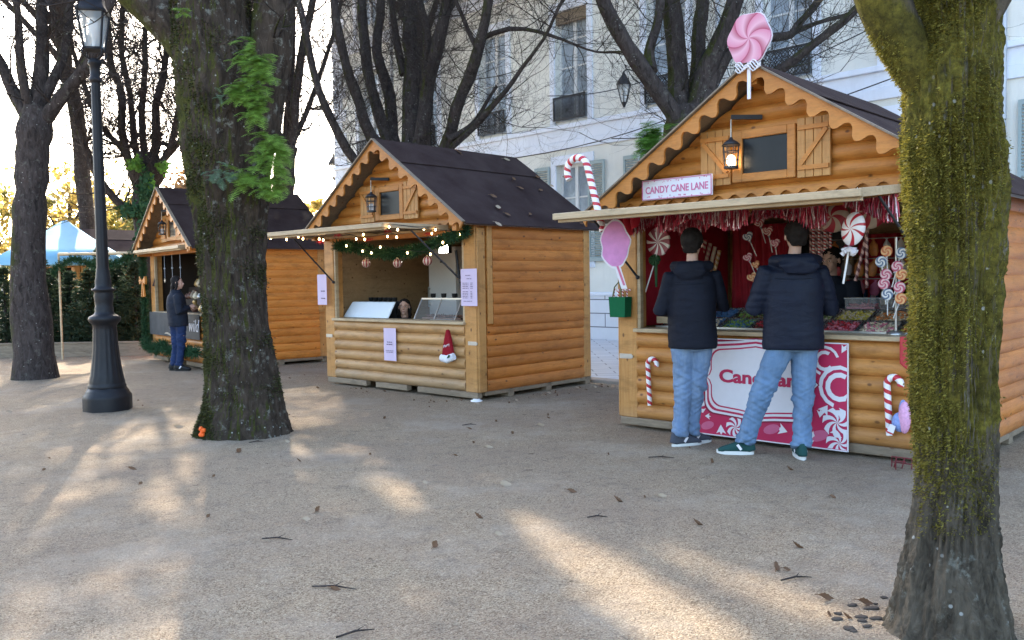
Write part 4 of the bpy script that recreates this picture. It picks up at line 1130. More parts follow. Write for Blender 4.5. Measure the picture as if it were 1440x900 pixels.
# --- ferns and ivy
def frond(mb, p, d, L, R, droop=.5, wid=.32, pairs=13):
    d = d.normalized(); side = d.cross(V(0, 0, 1))
    if side.length < .1: side = V(1, 0, 0)
    side.normalize(); q = p.copy(); dd = d.copy(); up = side.cross(d)
    for i in range(pairs):
        dd = (dd + V(0, 0, -droop / pairs)).normalized(); q2 = q + dd * (L / pairs)
        w = L * wid * sin(pi * min(.97, (i + 1.2) / (pairs + .6))) ** .7
        s = side * w; b_ = dd * (L / pairs)
        nn = dd.cross(side)
        for sg in (-1, 1):
            tip = q + s * sg + b_ * 1.0 + V(0, 0, -.12 * w) + nn * R.uniform(-.1, .1) * w
            mb.add([q, q + b_ * .62, tip + b_ * .08, tip - b_ * .05], [(0, 1, 2, 3)])
        mb.tube([q, q2], .0016, 3, cap=False); q = q2
def fern_clump(label, base, spots, Yd, n, L, mat, seed, out=(0, -1, .1), name='fern', cat='fern'):
    R = random.Random(seed); mb = MB(); 
    for _ in range(n):
        x, y, rx_, ry_ = R.choice(spots); p = P(x + R.uniform(-1, 1) * rx_, y + R.uniform(-1, 1) * ry_, Yd) - base
        d = V(*out) + V(R.uniform(-1, 1), R.uniform(-.5, .3), R.uniform(-.7, .8))
        frond(mb, p, d, L * R.uniform(.6, 1.2), R, 1.1)
    o = mb.build(name, M[mat], None, base); return tag(o, label, cat, 'ferns growing on the mossy trunk')
bb = P(362, 110, 7.86)
fern_clump('bright green fern clump hanging in the fork of the mossy trunk', bb, [(352, 75, 14, 18), (360, 100, 20, 18), (345, 130, 14, 10), (365, 130, 20, 18), (372, 90, 12, 14), (362, 155, 8, 10)], 7.82, 190, .20, 'fern', 1)
bb = P(378, 225, 7.86)
fern_clump('dark green fern clump low on the right side of the mossy trunk', bb, [(378, 200, 16, 14), (385, 230, 18, 22), (370, 235, 14, 20), (392, 205, 8, 10), (382, 262, 14, 10), (390, 245, 10, 22), (345, 250, 12, 12)], 7.82, 200, .19, 'fern', 2)
bb = P(312, 235, 7.78)
fern_clump('small grey green fern clump on the front of the mossy trunk', bb, [(310, 235, 14, 8), (300, 250, 6, 8), (318, 245, 10, 8)], 7.74, 26, .12, 'fern_grey', 3)
bb = P(255, 15, 7.8)
fern_clump('little fern tuft high on the trunk near the left limb', bb, [(256, 16, 9, 5)], 7.80, 14, .10, 'fern', 4)
bb = P(315, 138, 7.7)
fern_clump('tiny grey fern sprig halfway up the mossy trunk', bb, [(312, 136, 6, 8)], 7.70, 9, .09, 'fern_grey', 5)
def ivy(label, Yd, spots, n, size, seed, mat='ivy'):
    R = random.Random(seed); b_ = P(spots[0][0], spots[0][1], Yd); mb = MB()
    for _ in range(n):
        x, y, rx_, ry_ = R.choice(spots); p = P(x + R.gauss(0, .5) * rx_, y + R.gauss(0, .5) * ry_, Yd + R.uniform(-.35, .3)) - b_
        a = V(R.uniform(-1, 1), R.uniform(-1, .4), R.uniform(-1, 1)).normalized(); c_ = a.cross(V(R.uniform(-1, 1), 1, R.uniform(-1, 1))).normalized(); s = size * R.uniform(.5, 1.3)
        mb.add([p - a*s*.8, p - a*s*.2 + c_*s*.6, p + a*s, p - a*s*.2 - c_*s*.6], [(0, 1, 2, 3)])
    return tag(mb.build('ivy', M[mat], None, b_), label, 'ivy', 'ivy on the pollards')
bb = P(918, 195, 12.1)
R = random.Random(8); mb = MB()
for _ in range(120):
    p = P(918 + R.gauss(0, .45) * 16, 200 + R.gauss(0, .5) * 22, 12.1) - bb
    frond(mb, p, V(R.uniform(-1, .6), -.8, R.uniform(-.3, .8)), .30 * R.uniform(.6, 1.2), R, 1.0)
tag(mb.build('fern', M['ivy'], None, bb), 'bright lime green fern clump on the dark pollard beside the candy hut roof', 'fern', 'ferns growing on the mossy trunk')
ivy('bright ivy tufts round the fork of the pollard behind the far hut', 19.1, [(188, 232, 10, 8), (196, 228, 8, 10), (228, 235, 8, 9), (212, 258, 6, 12)], 340, .06, 3)
ivy('dark ivy climbing the trunk of the pollard behind the far hut', 19.1, [(205, 270, 10, 26), (206, 310, 9, 26), (200, 340, 8, 12), (183, 296, 14, 8)], 1800, .07, 4, 'garland')
# ============================================================ objects on and in the huts
def text_mesh(s, size, mat, parent, loc, rot=(pi/2, 0, 0), depth=.0015, name='lettering', align='LEFT', width=None, bold=0, shear=0, spacing=1):
    cu = bpy.data.curves.new('text', 'FONT'); cu.body = s; cu.size = size; cu.extrude = depth; cu.align_x = align; cu.offset = bold; cu.shear = shear; cu.space_character = spacing; cu.resolution_u = 4
    o = bpy.data.objects.new('text', cu); COL.objects.link(o)
    me = bpy.data.meshes.new_from_object(o.evaluated_get(bpy.context.evaluated_depsgraph_get()))
    bpy.data.objects.remove(o); me.materials.clear(); me.materials.append(M[mat] if isinstance(mat, str) else mat)
    if width:
        xs_ = [v.co.x for v in me.vertices]; w = max(xs_) - min(xs_)
        for v in me.vertices: v.co.x *= width / w
    r = bpy.data.objects.new(name, me); COL.objects.link(r); r.parent = parent; r.location = loc; r.rotation_euler = rot
    return r
def T(name, label, cat, H, x, y, z, group=None, rz=0):
    return thing(name, label, cat, H.w(x, y, z), H.rz + rz, group)
def disc(mb, r, y0, y1, n=28, rx=1.0, c=(0, 0)):
    mb.prism([(c[0] + rx * r * cos(2*pi*k/n), c[1] + r * sin(2*pi*k/n)) for k in range(n)], y0, y1)
M['pinwheel_pink'] = swirl('pink_swirl', (.34, .02, .07), (.56, .17, .26), 6, 4.4, .42, (.64, .33, .40))
M['peppermint'] = swirl('peppermint_swirl', (.22, .008, .02), (.62, .58, .52), 9, 3, .62)
M['mint_white'] = swirl('white_mint_swirl', (.42, .015, .03), (.78, .76, .76), 7, 6, .3)
# roof sign: pink lollipop
lo = T('lollipop_sign', 'big pink and white swirled lollipop on the gable tip of the nearest hut', 'lollipop sign', HC, .01, -.335, 2.82)
mb = MB()
R = random.Random(3); pts = []
for k in range(40):
    a = 2 * pi * k / 40; r = .196 + .009 * cos(6 * a); pts.append((r * cos(a) * .92, r * sin(a)))
mb.prism(pts, -.010, .010); dcl = mb.build('candy_disc', M['pinwheel_pink'], lo, (0, 0, .475), rot=(0, radians(4), 0))
mb = MB(); pts = [(x * 1.05, z * 1.05) for x, z in pts]; mb.prism(pts, .011, .014); mb.build('white_edge', M['print_white'], dcl)
mb = MB(); mb.box(-.014, .014, -.006, .006, 0, .29); mb.build('stick', M['print_white'], lo, (0, 0, 0))
mb = MB()
for k in range(4):
    pp_ = [(-.11 + .22 * t / 10, -.02, .27 + .03 * sin(t * 1.1 + k) - .01 * k) for t in range(11)]; mb.tube(pp_, .006, 4)
mb.build('ribbon', M['print_white'], lo)
# sign board
sg = T('name_sign', 'white board with pink lettering on the awning of the nearest hut', 'sign', HC, -.80, -.135, 2.20)
mb = MB(); mb.box(-.36, .36, -.008, .008, -.09, .09); pl_ = mb.build('board', M['print_white'], sg, bevel=.003)
mb = MB()
for a, b_ in (((-.35, -.0115, -.083), (.35, -.0115, -.083)), ((-.35, -.0115, .083), (.35, -.0115, .083)), ((-.352, -.0115, -.083), (-.352, -.0115, .083)), ((.352, -.0115, -.083), (.352, -.0115, .083))): mb.bar(a, b_, .006, .006)
for k in range(34):
    x = R.uniform(-.33, .33); z = R.choice((-.068, .066)) + R.uniform(-.01, .01); q = R.uniform(.004, .009)
    mb.prism([(x + q * (1 if j % 2 else .45) * cos(pi * j / 5), z + q * (1 if j % 2 else .45) * sin(pi * j / 5)) for j in range(10)], -.0105, -.0085)
mb.build('border', M['print_pink'], pl_)
text_mesh('CANDY CANE LANE', .088, 'print_pink', sg, (-.32, -.0105, -.032), width=.64, name='lettering', bold=.0015)
# cane on the left of the awning
def cane_path(H=.6, r=.1, n=12, side=-1):
    p = [V(0, 0, H * k / 8) for k in range(9)]
    for k in range(1, n + 1):
        a = pi * 1.12 * k / n; p.append(V(side * (r - r * cos(a)), 0, H + r * sin(a)))
    return p
def cane(name, label, H, x, y, z, h, r, w, lean=0, side=-1, mat='cane', cat='candy cane', group=None, yaw=0):
    mb = MB(); mb.tube(cane_path(h, r, 14, side), w, 10)
    o = mb.build(name, M[mat], None, H.w(x, y, z)); o.rotation_euler = (Matrix.Rotation(H.rz + yaw, 3, 'Z') @ Matrix.Rotation(lean, 3, 'Y')).to_euler()
    return tag(o, label, cat, group)
qc = HC.q(848, 325, -.5)
cane('candy_cane', 'large striped candy cane leaning over the left end of the near awning', HC, qc.x, -.5, qc.z, .62, .12, .032, radians(-16), -1)
for (a, b_, lab, w) in (((914, 570), (909, 512), 'small striped candy cane hung on the logs left of the customers', .022), ((1251, 612), (1254, 540), 'striped candy cane hung on the logs beside the mossy trunk', .026)):
    q0 = HC.q(*a, -.08); q1 = HC.q(*b_, -.08)
    cane('candy_cane', lab, HC, q0.x, -.08, q0.z, q1.z - q0.z, .050, w, radians(-3), 1)
# cotton candy sign
q0 = HC.q(865, 343, -.62)
co = T('cotton_candy_sign', 'pink cotton candy cut out hanging from the left end of the near awning', 'cotton candy sign', HC, q0.x, -.62, q0.z, rz=.62)
mb = MB(); mw = MB()
def blob(s): return [(s * (.118 + .008 * sin(5 * a + 1) + .005 * sin(9 * a)) * (abs(cos(a)) ** .8 * (1 if cos(a) > 0 else -1)) * (1 - .25 * max(0, sin(a)) ** 2 - .2 * max(0, -sin(a)) ** 3) + .0, s * .195 * sin(a)) for a in [2 * pi * k / 36 for k in range(36)]]
def stk(w, l): return [(-w + .01, -.17), (w + .01, -.17), (w + .075, -.17 - l), (-w + .075 + .0, -.17 - l)]
mb.prism(blob(1.0), -.011, -.004); mw.prism(blob(1.09), -.0035, .003); mw.prism(stk(.026, .22), -.004, .0025)
mb.build('cotton_candy', plain('cotton_pink', (.62, .27, .52), .9, .1, .25, 14, 0, .6), co); mw.build('backing', M['print_white'], co)
mb = MB(); mb.prism(stk(.010, .19), -.0065, -.0045); mb.build('stick', M['print_pink'], co)
mb = MB(); mb.tube([(0, 0, .19), (-.03, .02, .25)], .004, 4); mb.tube([(0, 0, .19), (.02, .02, .25)], .004, 4); mb.build('string', M['print_white'], co)
# green bag of canes on the post
q0 = HC.q(876, 446, -.12)
bag = T('gift_bag', 'small green felt bag of candy canes hung on the post of the nearest hut', 'bag', HC, -1.44, -.11, q0.z)
mb = MB()
mb.add([(-.085,-.05,0),(.085,-.05,0),(.085,.05,0),(-.085,.05,0),(-.095,-.055,.19),(.095,-.055,.19),(.095,.055,.19),(-.095,.055,.19)],
       [(0,3,2,1),(0,1,5,4),(1,2,6,5),(2,3,7,6),(3,0,4,7)])
mb.add([(-.08,-.045,.13),(.08,-.045,.13),(.08,.045,.13),(-.08,.045,.13)], [(0, 1, 2, 3)])
mb.build('bag_body', M['green_felt'], bag)
mb = MB(); mb.tube([(-.05, -.05, .185), (-.035, -.04, .28), (0, -.02, .33), (.035, -.04, .28), (.05, -.05, .185)], .007, 5); mb.build('handle', plain('olive_strap', (.10, .11, .04), .8), bag)
for k in range(6):
    cb = MB(); cb.tube([V(0, 0, 0), V(0, 0, .11)] + [V(.018 - .018 * cos(a), 0, .11 + .018 * sin(a)) for a in (.8, 1.6, 2.4, 3.1)], .0075, 6)
    o = cb.build('candy_cane', M['cane_thin'], None, HC.w(-1.44 - .065 + k * .026, -.12 + (k % 2) * .03, q0.z + .132)); o.rotation_euler = (0, 0, HC.rz)
    tag(o, 'short thin candy cane standing in the green felt bag', 'candy cane', 'candy canes in the green bag')
# banner
bn = T('banner', 'red and white sweet shop banner hung under the near counter', 'banner', HC, .02, -.088, .04)
BW0, BW1, BH = -.76, .69, .845
def wave(x, z): return .010 * sin(x * 5 + .6) * (1 - z / BH) + .004 * sin(x * 17)
def flat(poly, y, mat, mb):
    "a printed shape on the banner: a strip wide polygon follows the cloth"
    n = len(poly); ar = sum(poly[i][0]*poly[(i+1)%n][1]-poly[(i+1)%n][0]*poly[i][1] for i in range(n))
    if ar < 0: poly = poly[::-1]
    mb.add([(x, y, z) for x, z in poly], [tuple(range(n))], mat)
mb = MB(); nxb = 40
vs = [(BW0 + (BW1 - BW0) * i / nxb, -.001 + .0, BH * j / 12) for j in range(13) for i in range(nxb + 1)]
mb.add(vs, [(j*(nxb+1)+i, j*(nxb+1)+i+1, (j+1)*(nxb+1)+i+1, (j+1)*(nxb+1)+i) for j in range(12) for i in range(nxb)], 0, True)
mb.add([(x, y + .003, z) for x, y, z in vs], [(j*(nxb+1)+i, (j+1)*(nxb+1)+i, (j+1)*(nxb+1)+i+1, j*(nxb+1)+i+1) for j in range(12) for i in range(nxb)], 0, True)
bc = mb.build('cloth', M['crimson'], bn)
mb = MB(); R = random.Random(21)
M['rose'] = plain('rose_print', (.55, .12, .22), .55); M['dark_rose'] = plain('dark_red_print', (.22, .01, .04), .55)
def arcpoly(cx, cz, r0, r1, a0, a1, n=10):
    return [(cx + r1 * cos(a0 + (a1-a0)*k/n), cz + r1 * sin(a0 + (a1-a0)*k/n)) for k in range(n+1)] + [(cx + r0 * cos(a1 - (a1-a0)*k/n), cz + r0 * sin(a1 - (a1-a0)*k/n)) for k in range(n+1)]
def clipx(poly): return [(min(BW1 - .012, max(BW0 + .012, x)), min(BH - .012, max(.012, z))) for x, z in poly]
lay = 0
def candy(cx, cz, r, kind):
    global lay
    lay = (lay + 1) % 12; y = -.0022 - .00012 * lay
    if kind == 'swirl':
        for k in range(7):
            a = k * 2 * pi / 7
            pl = [(cx + r * t / 6 * cos(a + t * .16), cz + r * t / 6 * sin(a + t * .16)) for t in range(7)] + [(cx + r * t / 6 * cos(a + .5 + t * .16), cz + r * t / 6 * sin(a + .5 + t * .16)) for t in range(6, 0, -1)]
            flat(clipx(pl), y, 0, mb)
    elif kind == 'ring':
        flat(clipx(arcpoly(cx, cz, r * .82, r, .3, 4.4)), y, 0, mb); flat(clipx(arcpoly(cx, cz, r * .45, r * .68, 1.0, 5.6)), y, 0, mb)
    elif kind == 'wrap':
        a = R.uniform(0, 6); q = [(cx + r * k_ * cos(a + d), cz + r * k_ * sin(a + d)) for k_, d in ((0.1, 0), (1, -.5), (.75, -.2), (1.1, 0), (.75, .2), (1, .5))]; flat(clipx(q), y, 0, mb)
    elif kind == 'blob':
        flat(clipx([(cx + r * cos(t) * .8, cz + r * .45 * sin(t) + .2 * r * cos(t)) for t in [2*pi*k/14 for k in range(14)]]), y, 1, mb)
for (cx, cz, r, k) in ((.62, .50, .17, 'ring'), (.60, .22, .12, 'swirl'), (.50, .70, .12, 'ring'), (.63, .76, .08, 'wrap'), (.53, .36, .10, 'wrap'), (.66, .33, .09, 'wrap'), (.62, .06, .11, 'swirl'),
                       (.45, .10, .10, 'blob'), (.33, .09, .09, 'swirl'), (.20, .10, .10, 'wrap'), (.05, .11, .09, 'blob'), (-.12, .10, .10, 'wrap'), (-.28, .09, .09, 'swirl'), (-.42, .11, .10, 'wrap'),
                       (-.55, .08, .08, 'blob'), (-.68, .10, .09, 'wrap'), (-.66, .26, .10, 'swirl'), (-.68, .42, .09, 'wrap'), (-.66, .58, .10, 'ring'), (-.70, .72, .08, 'wrap'), (.46, .24, .07, 'wrap'), (-.58, .16, .06, 'wrap')): candy(cx, cz, r, k)
mb.build('candy_print', [M['print_white'], M['rose']], bc)
def fancy(cx, cz, w, h, notch=.05, cr_=.10):
    "a label outline with bracket shaped sides"
    o = []
    def corner(x, z, sx, sz):
        a0 = {(1, 1): 0, (-1, 1): pi/2, (-1, -1): pi, (1, -1): 1.5*pi}[(sx, sz)]
        for k in range(7):
            a = a0 + pi/2*k/6; o.append((cx + sx*(w - cr_) + cr_*cos(a), cz + sz*(h - cr_) + cr_*sin(a)))
    o += [(cx + w, cz - h*.28), (cx + w + notch*.35, cz - h*.1), (cx + w + notch, cz), (cx + w + notch*.35, cz + h*.1), (cx + w, cz + h*.28)]
    corner(w, h, 1, 1); o += [(cx + w*.35, cz + h + notch*.3), (cx, cz + h + notch*.7), (cx - w*.35, cz + h + notch*.3)]; corner(w, h, -1, 1)
    o += [(cx - w, cz + h*.28), (cx - w - notch*.35, cz + h*.1), (cx - w - notch, cz), (cx - w - notch*.35, cz - h*.1), (cx - w, cz - h*.28)]
    corner(w, h, -1, -1); o += [(cx - w*.35, cz - h - notch*.3), (cx, cz - h - notch*.7), (cx + w*.35, cz - h - notch*.3)]; corner(w, h, 1, -1)
    return o
mb = MB(); cx, cz = -.085, .505
for i, (gx, mi) in enumerate(((0.03, 1), (.018, 0), (0, 2), (-.018, 0), (-.038, 2), (-.05, 0))):
    flat(fancy(cx, cz, .465 + gx, .29 + gx), -.0046 - i * .0009, mi, mb)
lb2 = mb.build('printed_label', [M['print_white'], M['dark_rose'], M['crimson']], bc)
text_mesh('Candyland', .15, 'crimson', bn, (-.43, -.0112, .475), width=.80, bold=.005)
mb = MB()
for a, b_ in (((BW0, -.003, .004), (BW1, -.003, .004)), ((BW0, -.003, BH - .004), (BW1, -.003, BH - .004)), ((BW0 + .004, -.003, 0), (BW0 + .004, -.003, BH)), ((BW1 - .004, -.003, 0), (BW1 - .004, -.003, BH))): mb.bar(a, b_, .009, .009)
mb.build('hem', M['print_white'], bc)

# ---------------- sweets inside the nearest hut
M['c_pink'] = plain('pink_sweets', (.50, .16, .20), .4, .5, .4, 40)
M['c_red'] = plain('red_sweets', (.42, .02, .03), .35, .5, .4, 40)
M['c_blue'] = plain('blue_sweets', (.05, .13, .26), .4, .5, .5, 40)
M['c_green'] = plain('green_sweets', (.16, .26, .05), .4, .5, .5, 40)
M['c_cream'] = plain('cream_sweets', (.62, .52, .36), .45, .4, .2, 40)
M['c_orange'] = plain('orange_sweets', (.60, .22, .06), .4, .5, .3, 40)
M['c_brown'] = plain('brown_sweets', (.12, .05, .03), .4, .5, .4, 40)
M['c_yellow'] = plain('yellow_sweets', (.60, .48, .08), .4, .5, .3, 40)
SW = ['c_pink', 'c_red', 'c_blue', 'c_green', 'c_cream', 'c_orange', 'c_brown', 'c_yellow']
def sweets(mb, x0, x1, y0, y1, z, n, R, s=.016, mats=2, slope=0):
    for _ in range(n):
        x = R.uniform(x0, x1); y = R.uniform(y0, y1); c = V(x, y, z + slope * (y - y0) + R.uniform(0, .02)); d = V(R.uniform(-1, 1), R.uniform(-1, 1), R.uniform(-.4, .4)).normalized()
        mb.tube([c - d * s, c, c + d * s], [s * .35, s * .5, s * .35], 5, R.randrange(mats))
def tray(H, x0, x1, y0, y1, z, cm, lab, seed, zb=.05, n=130, group='steel trays of loose sweets on the near counter'):
    R = random.Random(seed); t = T('sweet_tray', lab, 'tray', H, (x0+x1)/2, (y0+y1)/2, z, group); w, d = (x1-x0)/2, (y1-y0)/2
    mb = MB(); mb.box(-w, w, -d, d, 0, .004); mb.box(-w, w, -d, -d + .006, .004, zb); mb.box(-w, w, d - .006, d, .004, zb); mb.box(-w, -w + .006, -d + .006, d - .006, .004, zb); mb.box(w - .006, w, -d + .006, d - .006, .004, zb)
    mb.box(-w - .01, w + .01, -d - .012, -d, zb - .004, zb); mb.box(-w - .01, w + .01, d, d + .012, zb - .004, zb)
    mb.build('tray_body', M['steel'], t); t.rotation_euler = (radians(20), 0, HC.rz)
    mb = MB(); mb.box(-w + .008, w - .008, -d + .008, d - .008, .005, zb * .45); sweets(mb, -w + .02, w - .02, -d + .02, d - .02, zb * .5, n, R, .017, len(cm)); mb.build('sweets', [M[c] for c in cm], t)
    return t
# display case standing on the counter: stepped steel shelf
CZ = .945
cs = T('display_case', 'stepped steel display case inside the near counter, full of sweet trays', 'display case', HC, 0, .22, .10)
mb = MB(); mb.box(-1.27, 1.27, .01, .66, 0, .80); mb.box(-1.27, 1.27, .27, .56, .80, .88); mb.box(-1.27, 1.27, .56, .92, .80, .96); mb.build('case_body', M['plastic_white'], cs, bevel=.004)
mb = MB(); mb.box(-1.27, 1.27, .285, .30, .80, .885); mb.box(-1.27, 1.27, -.0, .012, .80, .86); mb.build('case_rim', M['metal'], cs)
cols = [(['c_blue', 'c_brown'], 'dark blue sweets'), (['c_blue', 'c_cream'], 'blue and pale sweets'), (['c_blue', 'c_green'], 'blue green sweets'), (['c_red', 'c_brown'], 'dark red sweets'), (['c_brown', 'c_pink'], 'brown and pink sweets'), (['c_pink', 'c_red'], 'pink sweets'), (['c_cream', 'c_pink'], 'cream and pink twists'), (['c_orange', 'c_yellow'], 'orange and yellow sweets')]
cols2 = [(['c_brown', 'c_blue'], 'black sweets'), (['c_blue', 'c_blue'], 'bright blue sweets'), (['c_green', 'c_brown'], 'dark green sweets'), (['c_brown', 'c_green'], 'mixed dark sweets'), (['c_cream', 'c_green'], 'pale green sweets'), (['c_yellow', 'c_cream'], 'yellow and cream sweets'), (['c_cream', 'c_orange'], 'cream sweets with orange'), (['c_pink', 'c_pink'], 'pale pink sweets')]
place = ['leftmost front tray', 'second front tray from the left', 'front tray between the two customers', 'fourth front tray', 'front tray right of the tall customer', 'sixth front tray', 'front tray nearest the mossy trunk', 'front tray behind the mossy trunk']
place2 = ['leftmost back tray', 'second back tray from the left', 'back tray between the two customers', 'fourth back tray', 'back tray right of the tall customer', 'sixth back tray', 'back tray nearest the mossy trunk', 'back tray behind the mossy trunk']
for k in range(8):
    x0 = -1.24 + k * .312
    tray(HC, x0, x0 + .29, .25, .49, .945, cols[k][0], 'steel tray of %s, %s' % (cols[k][1], place[k]), 40 + k)
    tray(HC, x0, x0 + .29, .53, .77, 1.025, cols2[k][0], 'steel tray of %s, %s' % (cols2[k][1], place2[k]), 60 + k)
# clear plastic boxes behind the trays
for (x, lab, cm) in ((.42, 'clear plastic box with pink labels behind the right trays', 'c_pink'), (.72, 'clear plastic box of dark sweets behind the right trays', 'c_brown'), (.98, 'clear plastic box of blue sweets close to the mossy trunk', 'c_blue')):
    t = T('plastic_box', lab, 'box', HC, x, .92, 1.06, 'clear plastic boxes on the display case')
    mb = MB(); mb.box(-.13, .13, -.07, .07, .0, .006); mb.box(-.13, .13, -.07, -.066, .006, .14); mb.box(-.13, .13, .066, .07, .006, .14); mb.box(-.13, -.126, -.066, .066, .006, .14); mb.box(.126, .13, -.066, .066, .006, .14); mb.build('box_body', M['clear'], t)
    mb = MB(); mb.box(-.135, .135, -.075, .075, .14, .15); mb.build('lid', M['lampglass'], t)
    mb = MB(); mb.box(-.12, .12, -.06, .06, .007, .07); sweets(mb, -.11, .11, -.05, .05, .075, 40, random.Random(int(x * 100)), .016, 1); mb.build('sweets', M[cm], t)
# jars
def jar(x, y, z, r, h, cm, lab, lid='metal'):
    t = T('sweet_jar', lab, 'jar', HC, x, y, z, 'glass jars of sweets between the customers')
    mb = MB(); mb.lathe([(r, 0), (r * 1.05, h * .1), (r * 1.05, h * .75), (r * .8, h * .88), (r * .8, h)], 20); mb.build('glass', M['clear'], t)
    mb = MB(); mb.lathe([(r * .85, h), (r * .9, h + .01), (r * .85, h + .025), (.012, h + .03), (.02, h + .05), (.005, h + .07)], 16); mb.build('lid', M[lid], t)
    mb = MB(); R = random.Random(int(x * 1000)); mb.lathe([(r * .8, .01), (r * .8, h * .7)], 14)
    for _ in range(170):
        a = R.uniform(0, 2*pi); q = r * R.uniform(.75, .97); mb.sphere((q * cos(a), q * sin(a), R.uniform(.015, h * .8)), .011, 6, 4, R.randrange(len(cm)))
    mb.build('sweets', [M[c] for c in cm], t)
jar(-.60, .90, 1.06, .055, .16, ['c_yellow', 'c_green', 'c_cream'], 'round jar of yellow and green sweets left of the tall customer')
jar(-.46, .92, 1.06, .065, .20, ['c_red', 'c_brown', 'c_orange'], 'large jar of red and brown sweets left of the tall customer', 'c_pink')
jar(-.33, .90, 1.06, .05, .12, ['c_red', 'c_red'], 'short jar of red sweets left of the tall customer')
# lollipops on sticks
def lolly(H, x, y, z, r, mat, lab, lean=0, L=.22, heart=False, group=None, yaw=0):
    t = T('lollipop', lab, 'lollipop', H, x, y, z, group); t.rotation_euler = (Matrix.Rotation(H.rz + yaw, 3, 'Z') @ Matrix.Rotation(lean, 3, 'Y')).to_euler()
    mb = MB(); mb.tube([(0, 0, 0), (0, 0, L)], .0045, 6); mb.build('stick', M['plastic_white'], t)
    mb = MB()
    if heart:
        pts = [(r * .065 * 16 * sin(a) ** 3, r * .065 * (13 * cos(a) - 5 * cos(2*a) - 2 * cos(3*a) - cos(4*a))) for a in [2*pi*k/26 for k in range(26)]]
    else: pts = [(r * cos(2*pi*k/24), r * sin(2*pi*k/24)) for k in range(24)]
    mb.prism(pts, -.009, .009); mb.build('candy', M[mat], t, (0, 0, L + r * .7), bevel=.006, seg=2)
    mb = MB(); mb.lathe([(.006, -.03), (.012, -.012), (.003, 0), (.014, .008)], 8, (0, 0, L)); mb.build('wrapper', M['lampglass'], t)
    return t
M['sw_a'] = swirl('orange_swirl_candy', (.55, .14, .04), (.72, .42, .18), 3, 30, .5)
M['sw_b'] = swirl('pink_swirl_candy', (.50, .08, .16), (.74, .50, .52), 3, 34, .5)
M['sw_c'] = swirl('blue_white_swirl_candy', (.10, .16, .26), (.68, .70, .70), 3, 34, .5)
M['sw_d'] = swirl('red_white_heart_candy', (.48, .03, .04), (.72, .55, .48), 4, 40, .5)
hs = T('lollipop_stand', 'wooden stand of heart lollipops between the two customers', 'stand', HC, -.26, .90, 1.06)
mb = MB(); mb.lathe([(.09, 0), (.09, .02), (.035, .04), (.03, .20), (.07, .34), (.06, .46), (.03, .50)], 14); mb.build('stand_body', plain('gold_paper', (.25, .15, .05), .5), hs)
hq = [(1068, 313, 'sw_d', 'orange red heart lollipop, highest in the stand left of the tall customer', .052), (1080, 325, 'sw_d', 'red heart lollipop right of the highest in the stand', .052), (1052, 333, 'sw_c', 'white heart lollipop at the left of the stand', .052), (1090, 342, 'sw_b', 'pink heart lollipop at the right of the stand', .046), (1052, 362, 'sw_b', 'pink lollipop low on the left of the stand', .045), (1058, 390, 'sw_a', 'orange lollipop at the foot of the heart stand', .05), (1063, 372, 'sw_a', 'orange lollipop in the middle of the heart stand', .04)]
for (x, y, m_, lab, r) in hq:
    q = HC.q(x, y, .88); L = .17; ln_ = (q.x + .26) * 1.1; sx = q.x - sin(ln_) * (L + r * .7); sz = q.z - cos(ln_) * (L + r * .7)
    lolly(HC, sx, .88, sz, r, m_, lab, ln_, L, True, 'heart lollipops in the stand')
ws = T('lollipop_stand', 'tall thin stand of round lollipops beside the mossy trunk', 'stand', HC, .96, .20, .945)
mb = MB(); mb.tube([(0, 0, 0), (0, 0, .75)], .012, 8); mb.lathe([(.07, 0), (.07, .015), (.015, .03)], 14); mb.build('stand_body', M['metal'], ws)
names = {'sw_a': 'orange', 'sw_b': 'pink', 'sw_c': 'blue and white'}
wl_ = [(1247, 353, 'sw_a', 'top left'), (1268, 356, 'sw_c', 'top right'), (1239, 368, 'sw_c', 'upper left'), (1262, 375, 'sw_b', 'upper right'), (1246, 386, 'sw_b', 'middle left'), (1268, 386, 'sw_a', 'middle right'), (1243, 399, 'sw_b', 'lower middle left'), (1265, 404, 'sw_b', 'lower middle right'), (1248, 414, 'sw_c', 'bottom left'), (1267, 420, 'sw_a', 'bottom right')]
for (x, y, m_, w_) in wl_:
    q = HC.q(x, y, .17); L = .13; r = .045; ln_ = max(-1.1, min(1.1, (q.x - .95) * 3.5 + .15)); sx = q.x - sin(ln_) * (L + r * .7); sz = q.z - cos(ln_) * (L + r * .7)
    lolly(HC, sx, .17, sz, r, m_, '%s swirl lollipop, %s of the stand beside the mossy trunk' % (names[m_], w_), ln_, L, False, 'round lollipops on the thin stand')
# rack of small candy canes at the left end of the counter
R = random.Random(4)
rk = T('candy_rack', 'low rack of small wrapped candy canes at the left end of the near counter', 'rack', HC, -1.12, .36, 1.0)
mb = MB(); mb.box(-.15, .28, -.12, .2, -.02, .0); mb.box(-.15, .28, -.125, -.12, -.02, .045); mb.build('shelf', M['wood_pale'], rk)
for k in range(46):
    x = -1.25 + (k % 12) * .035 + R.uniform(-.008, .008); y = .27 + (k // 12) * .07; h_ = .09 + .02 * (k // 12)
    cb = MB(); mb = cb; cb.tube([V(0, 0, 0), V(0, 0, h_)] + [V(.015 - .015 * cos(a), 0, h_ + .015 * sin(a)) for a in (.8, 1.6, 2.4, 3.1)], .006, 5)
    if k == 0: c0_ = cb.build('candy_cane', M['cane_thin'], None); tag(c0_, 'small wrapped candy cane in the low rack at the left of the counter', 'candy cane', 'candy canes in the low rack'); o = c0_
    else: o = c0_.copy(); COL.objects.link(o); o.scale = (1, 1, h_ / .09)
    o.location = HC.w(x, y, 1.001); o.rotation_euler = (R.uniform(-.15, .15), R.uniform(-.2, .2), HC.rz + R.uniform(-.5, .5))
